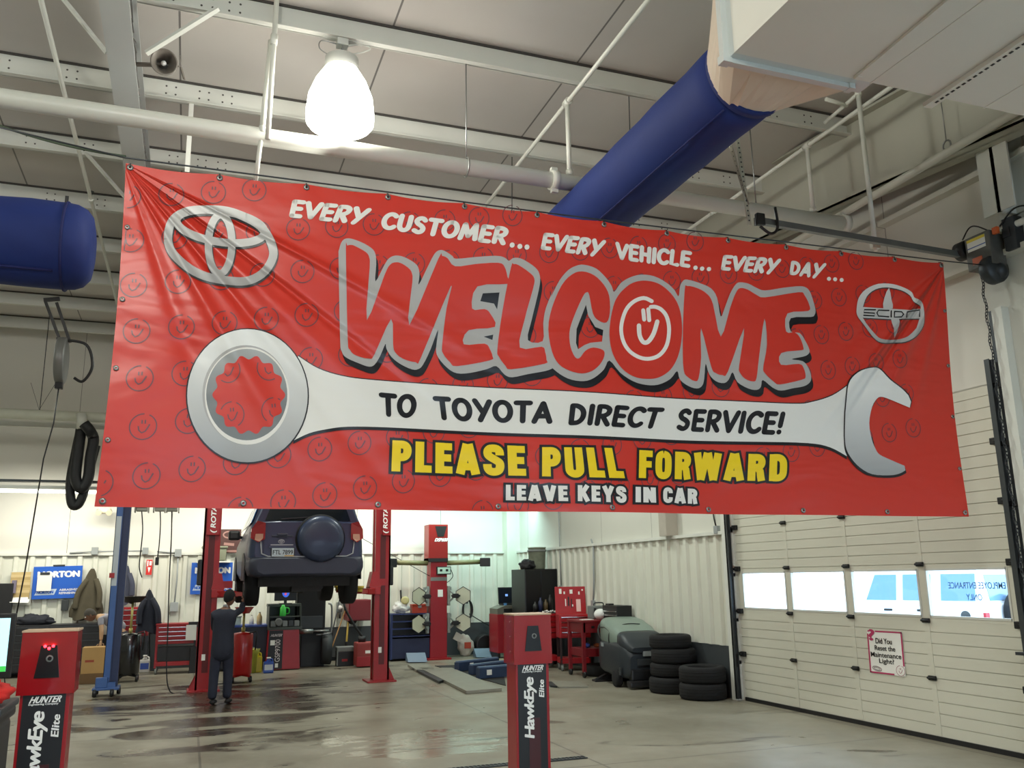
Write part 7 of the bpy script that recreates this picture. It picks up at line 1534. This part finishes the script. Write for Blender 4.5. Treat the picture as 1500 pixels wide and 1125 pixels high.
# conduits on the right wall
def wallpipe(label, pts, r, m_=GB, name='conduit_pipe'):
    P_ = [at('X', 7.62, *p) for p in pts]; t = thing(name, label, 'conduit', P_[0]); MB().tube([p - P_[0] for p in P_], r, 8).build('pipe', m_, t); m = MB(); m.box(P_[-1] - P_[0], (.06, .10, .12), bev=.006); m.build('box', GB, t)
wallpipe('grey conduit running down the right wall wainscot above the grey instrument', [(866, 790), (869, 800), (870, 850), (869, 884)], .018)
wallpipe('thin pale conduit down the right wall beside the tall black cabinet', [(818, 740), (820, 800), (822, 862)], .014)
wallpipe('thin dark cable hanging down the upper right wall, just left of the overhead door', [(1043, 740), (1046, 760), (1050, 776)], .012, BLACK, 'wall_cable')
t = thing('wall_cable', 'dark vertical pipe down the rear right corner column', 'pipe', at('Y', 20.5, 780, 745)); MB().cyl((0, 0, 4), at('Y', 20.5, 780, 833) - Vector(t.location), .035, n=12).build('pipe', BLACK, t); MB().boxr(-.05, .05, -.02, .16, -.6, -.52).build('clamp', DSTEEL, t)
# ------------------------------------------------------------------ alignment rack let into the floor
RG = mat('rack_plate_grey', (140, 138, 126), .5, .2, var=.15, scale=4); RBL = mat('rack_blue', (40, 56, 84), .45, var=.15)
t = thing('alignment_rack', 'low drive-on alignment rack with a steel runway plate and blue jack beams on the floor', 'alignment rack', (5.0, 16.8, 0))
o = Vector((5.0, 16.8, 0))
def plate(mb, px, z, th):
    P_ = [at('Z', z, *p) - o for p in px]; a = [mb.bm.verts.new(p) for p in P_]; b_ = [mb.bm.verts.new(p - Vector((0, 0, th))) for p in P_]; n = len(a)
    mb._new([mb.bm.faces.new(a), mb.bm.faces.new(b_[::-1])] + [mb.bm.faces.new((a[j], b_[j], b_[(j + 1) % n], a[(j + 1) % n])) for j in range(n)]); return mb
plate(MB(), [(614, 978), (662, 978), (735, 1008), (683, 1012)], .05, .045).build('runway_plate', RG, t)
plate(MB(), [(597, 973), (630, 973), (636, 980), (610, 981)], .05, .045).build('entry_plate', RG, t)
plate(MB(), [(604, 978), (610, 977), (650, 996), (643, 998)], .045, .04).build('side_rail', DSTEEL, t)
plate(MB(), [(637, 975), (735, 972), (741, 1004), (690, 990)], .012, .010).build('pit_floor', mat('pit_dark', (30, 28, 28), .7, var=.2), t)
plate(MB(), [(700, 970), (752, 969), (752, 964), (705, 965)], .05, .045).build('rear_plate', mat('rack_tan', (150, 142, 112), .6), t)
for (a0, a1, hh) in (((669, 983), (728, 976), .16), ((690, 988), (742, 981), .16), ((700, 994), (746, 990), .18)):
    p, q = at('Z', .02, *a0) - o, at('Z', .02, *a1) - o; m = MB(); m.bar(p + Vector((0, 0, hh / 2)), q + Vector((0, 0, hh / 2)), .13, hh); jb = m.build('jack_beam', RBL, t)
    m = MB(); m.bar(p + Vector((0, 0, hh + .012)), q + Vector((0, 0, hh + .012)), .07, .025); m.build('jack_slide', mat('rack_blue_light', (100, 120, 148), .4, var=.1), jb)
    c = p.lerp(q, .35) + Vector((-.02, -.075, hh * .55)); m = MB(); m.box(c, (.10, .02, .09), rz=math.atan2((q - p).y, (q - p).x)); m.build('plate_label', PAPER, jb)
for a_, b2, lab in (((598, 968), (622, 962), 0), ((698, 961), (726, 957), 1)):
    p, q = at('Z', .05, *a_) - o, at('Z', .05, b2[0] + 4, a_[1] - .5) - o; m = MB(); m.hull8([(p.x, p.y, .02), (q.x, q.y, .02), (q.x, q.y + .25, .02), (p.x, p.y + .25, .02), (p.x, p.y + .2, .20), (q.x, q.y + .2, .20), (q.x, q.y + .25, .20), (p.x, p.y + .25, .20)]); m.build('wheel_stop', mat('stop_blue', (92, 112, 132), .45), t)
t = thing('turn_plate', 'thin grey steel plate lying on the floor right of the middle camera post', 'plate', at('Z', 0, 835, 1000)); o = Vector(t.location); plate(MB(), [(806, 998), (848, 997), (862, 1005), (818, 1006)], .025, .022).build('plate', RG, t); plate(MB(), [(800, 999), (808, 998), (816, 1005), (806, 1004)], .03, .027).build('edge', DSTEEL, t)
# trench drain at the front
t = thing('trench_drain', 'dark slotted drain grate set across the floor at the bottom edge', 'grate', (3.3, 8.62, 0)); MB().boxr(-1.6, .58, -.045, .045, .001, .006).build('channel', BLACK, t)
m = MB()
for i in range(52): m.boxr(-1.58 + i * .042, -1.565 + i * .042, -.04, .04, .005, .012)
m.boxr(-1.6, .58, -.05, -.04, .003, .012); m.boxr(-1.6, .58, .04, .05, .003, .012); m.build('grate_bars', DSTEEL, t)
c = at('Z', 0, 578, 964); t = thing('white_tube', 'short white plastic tube lying against the right lift post base side', 'tube', (c.x - .02, c.y, .06)); m = MB(); m.tube([(-.08, 0, .12), (.08, 0, -.01)], .05, 16); m.build('tube', PAPER, t); m = MB(); m.cyl((.078, 0, -.008), (.084, 0, -.013), .035, n=14); m.build('end_core', GREY, t)
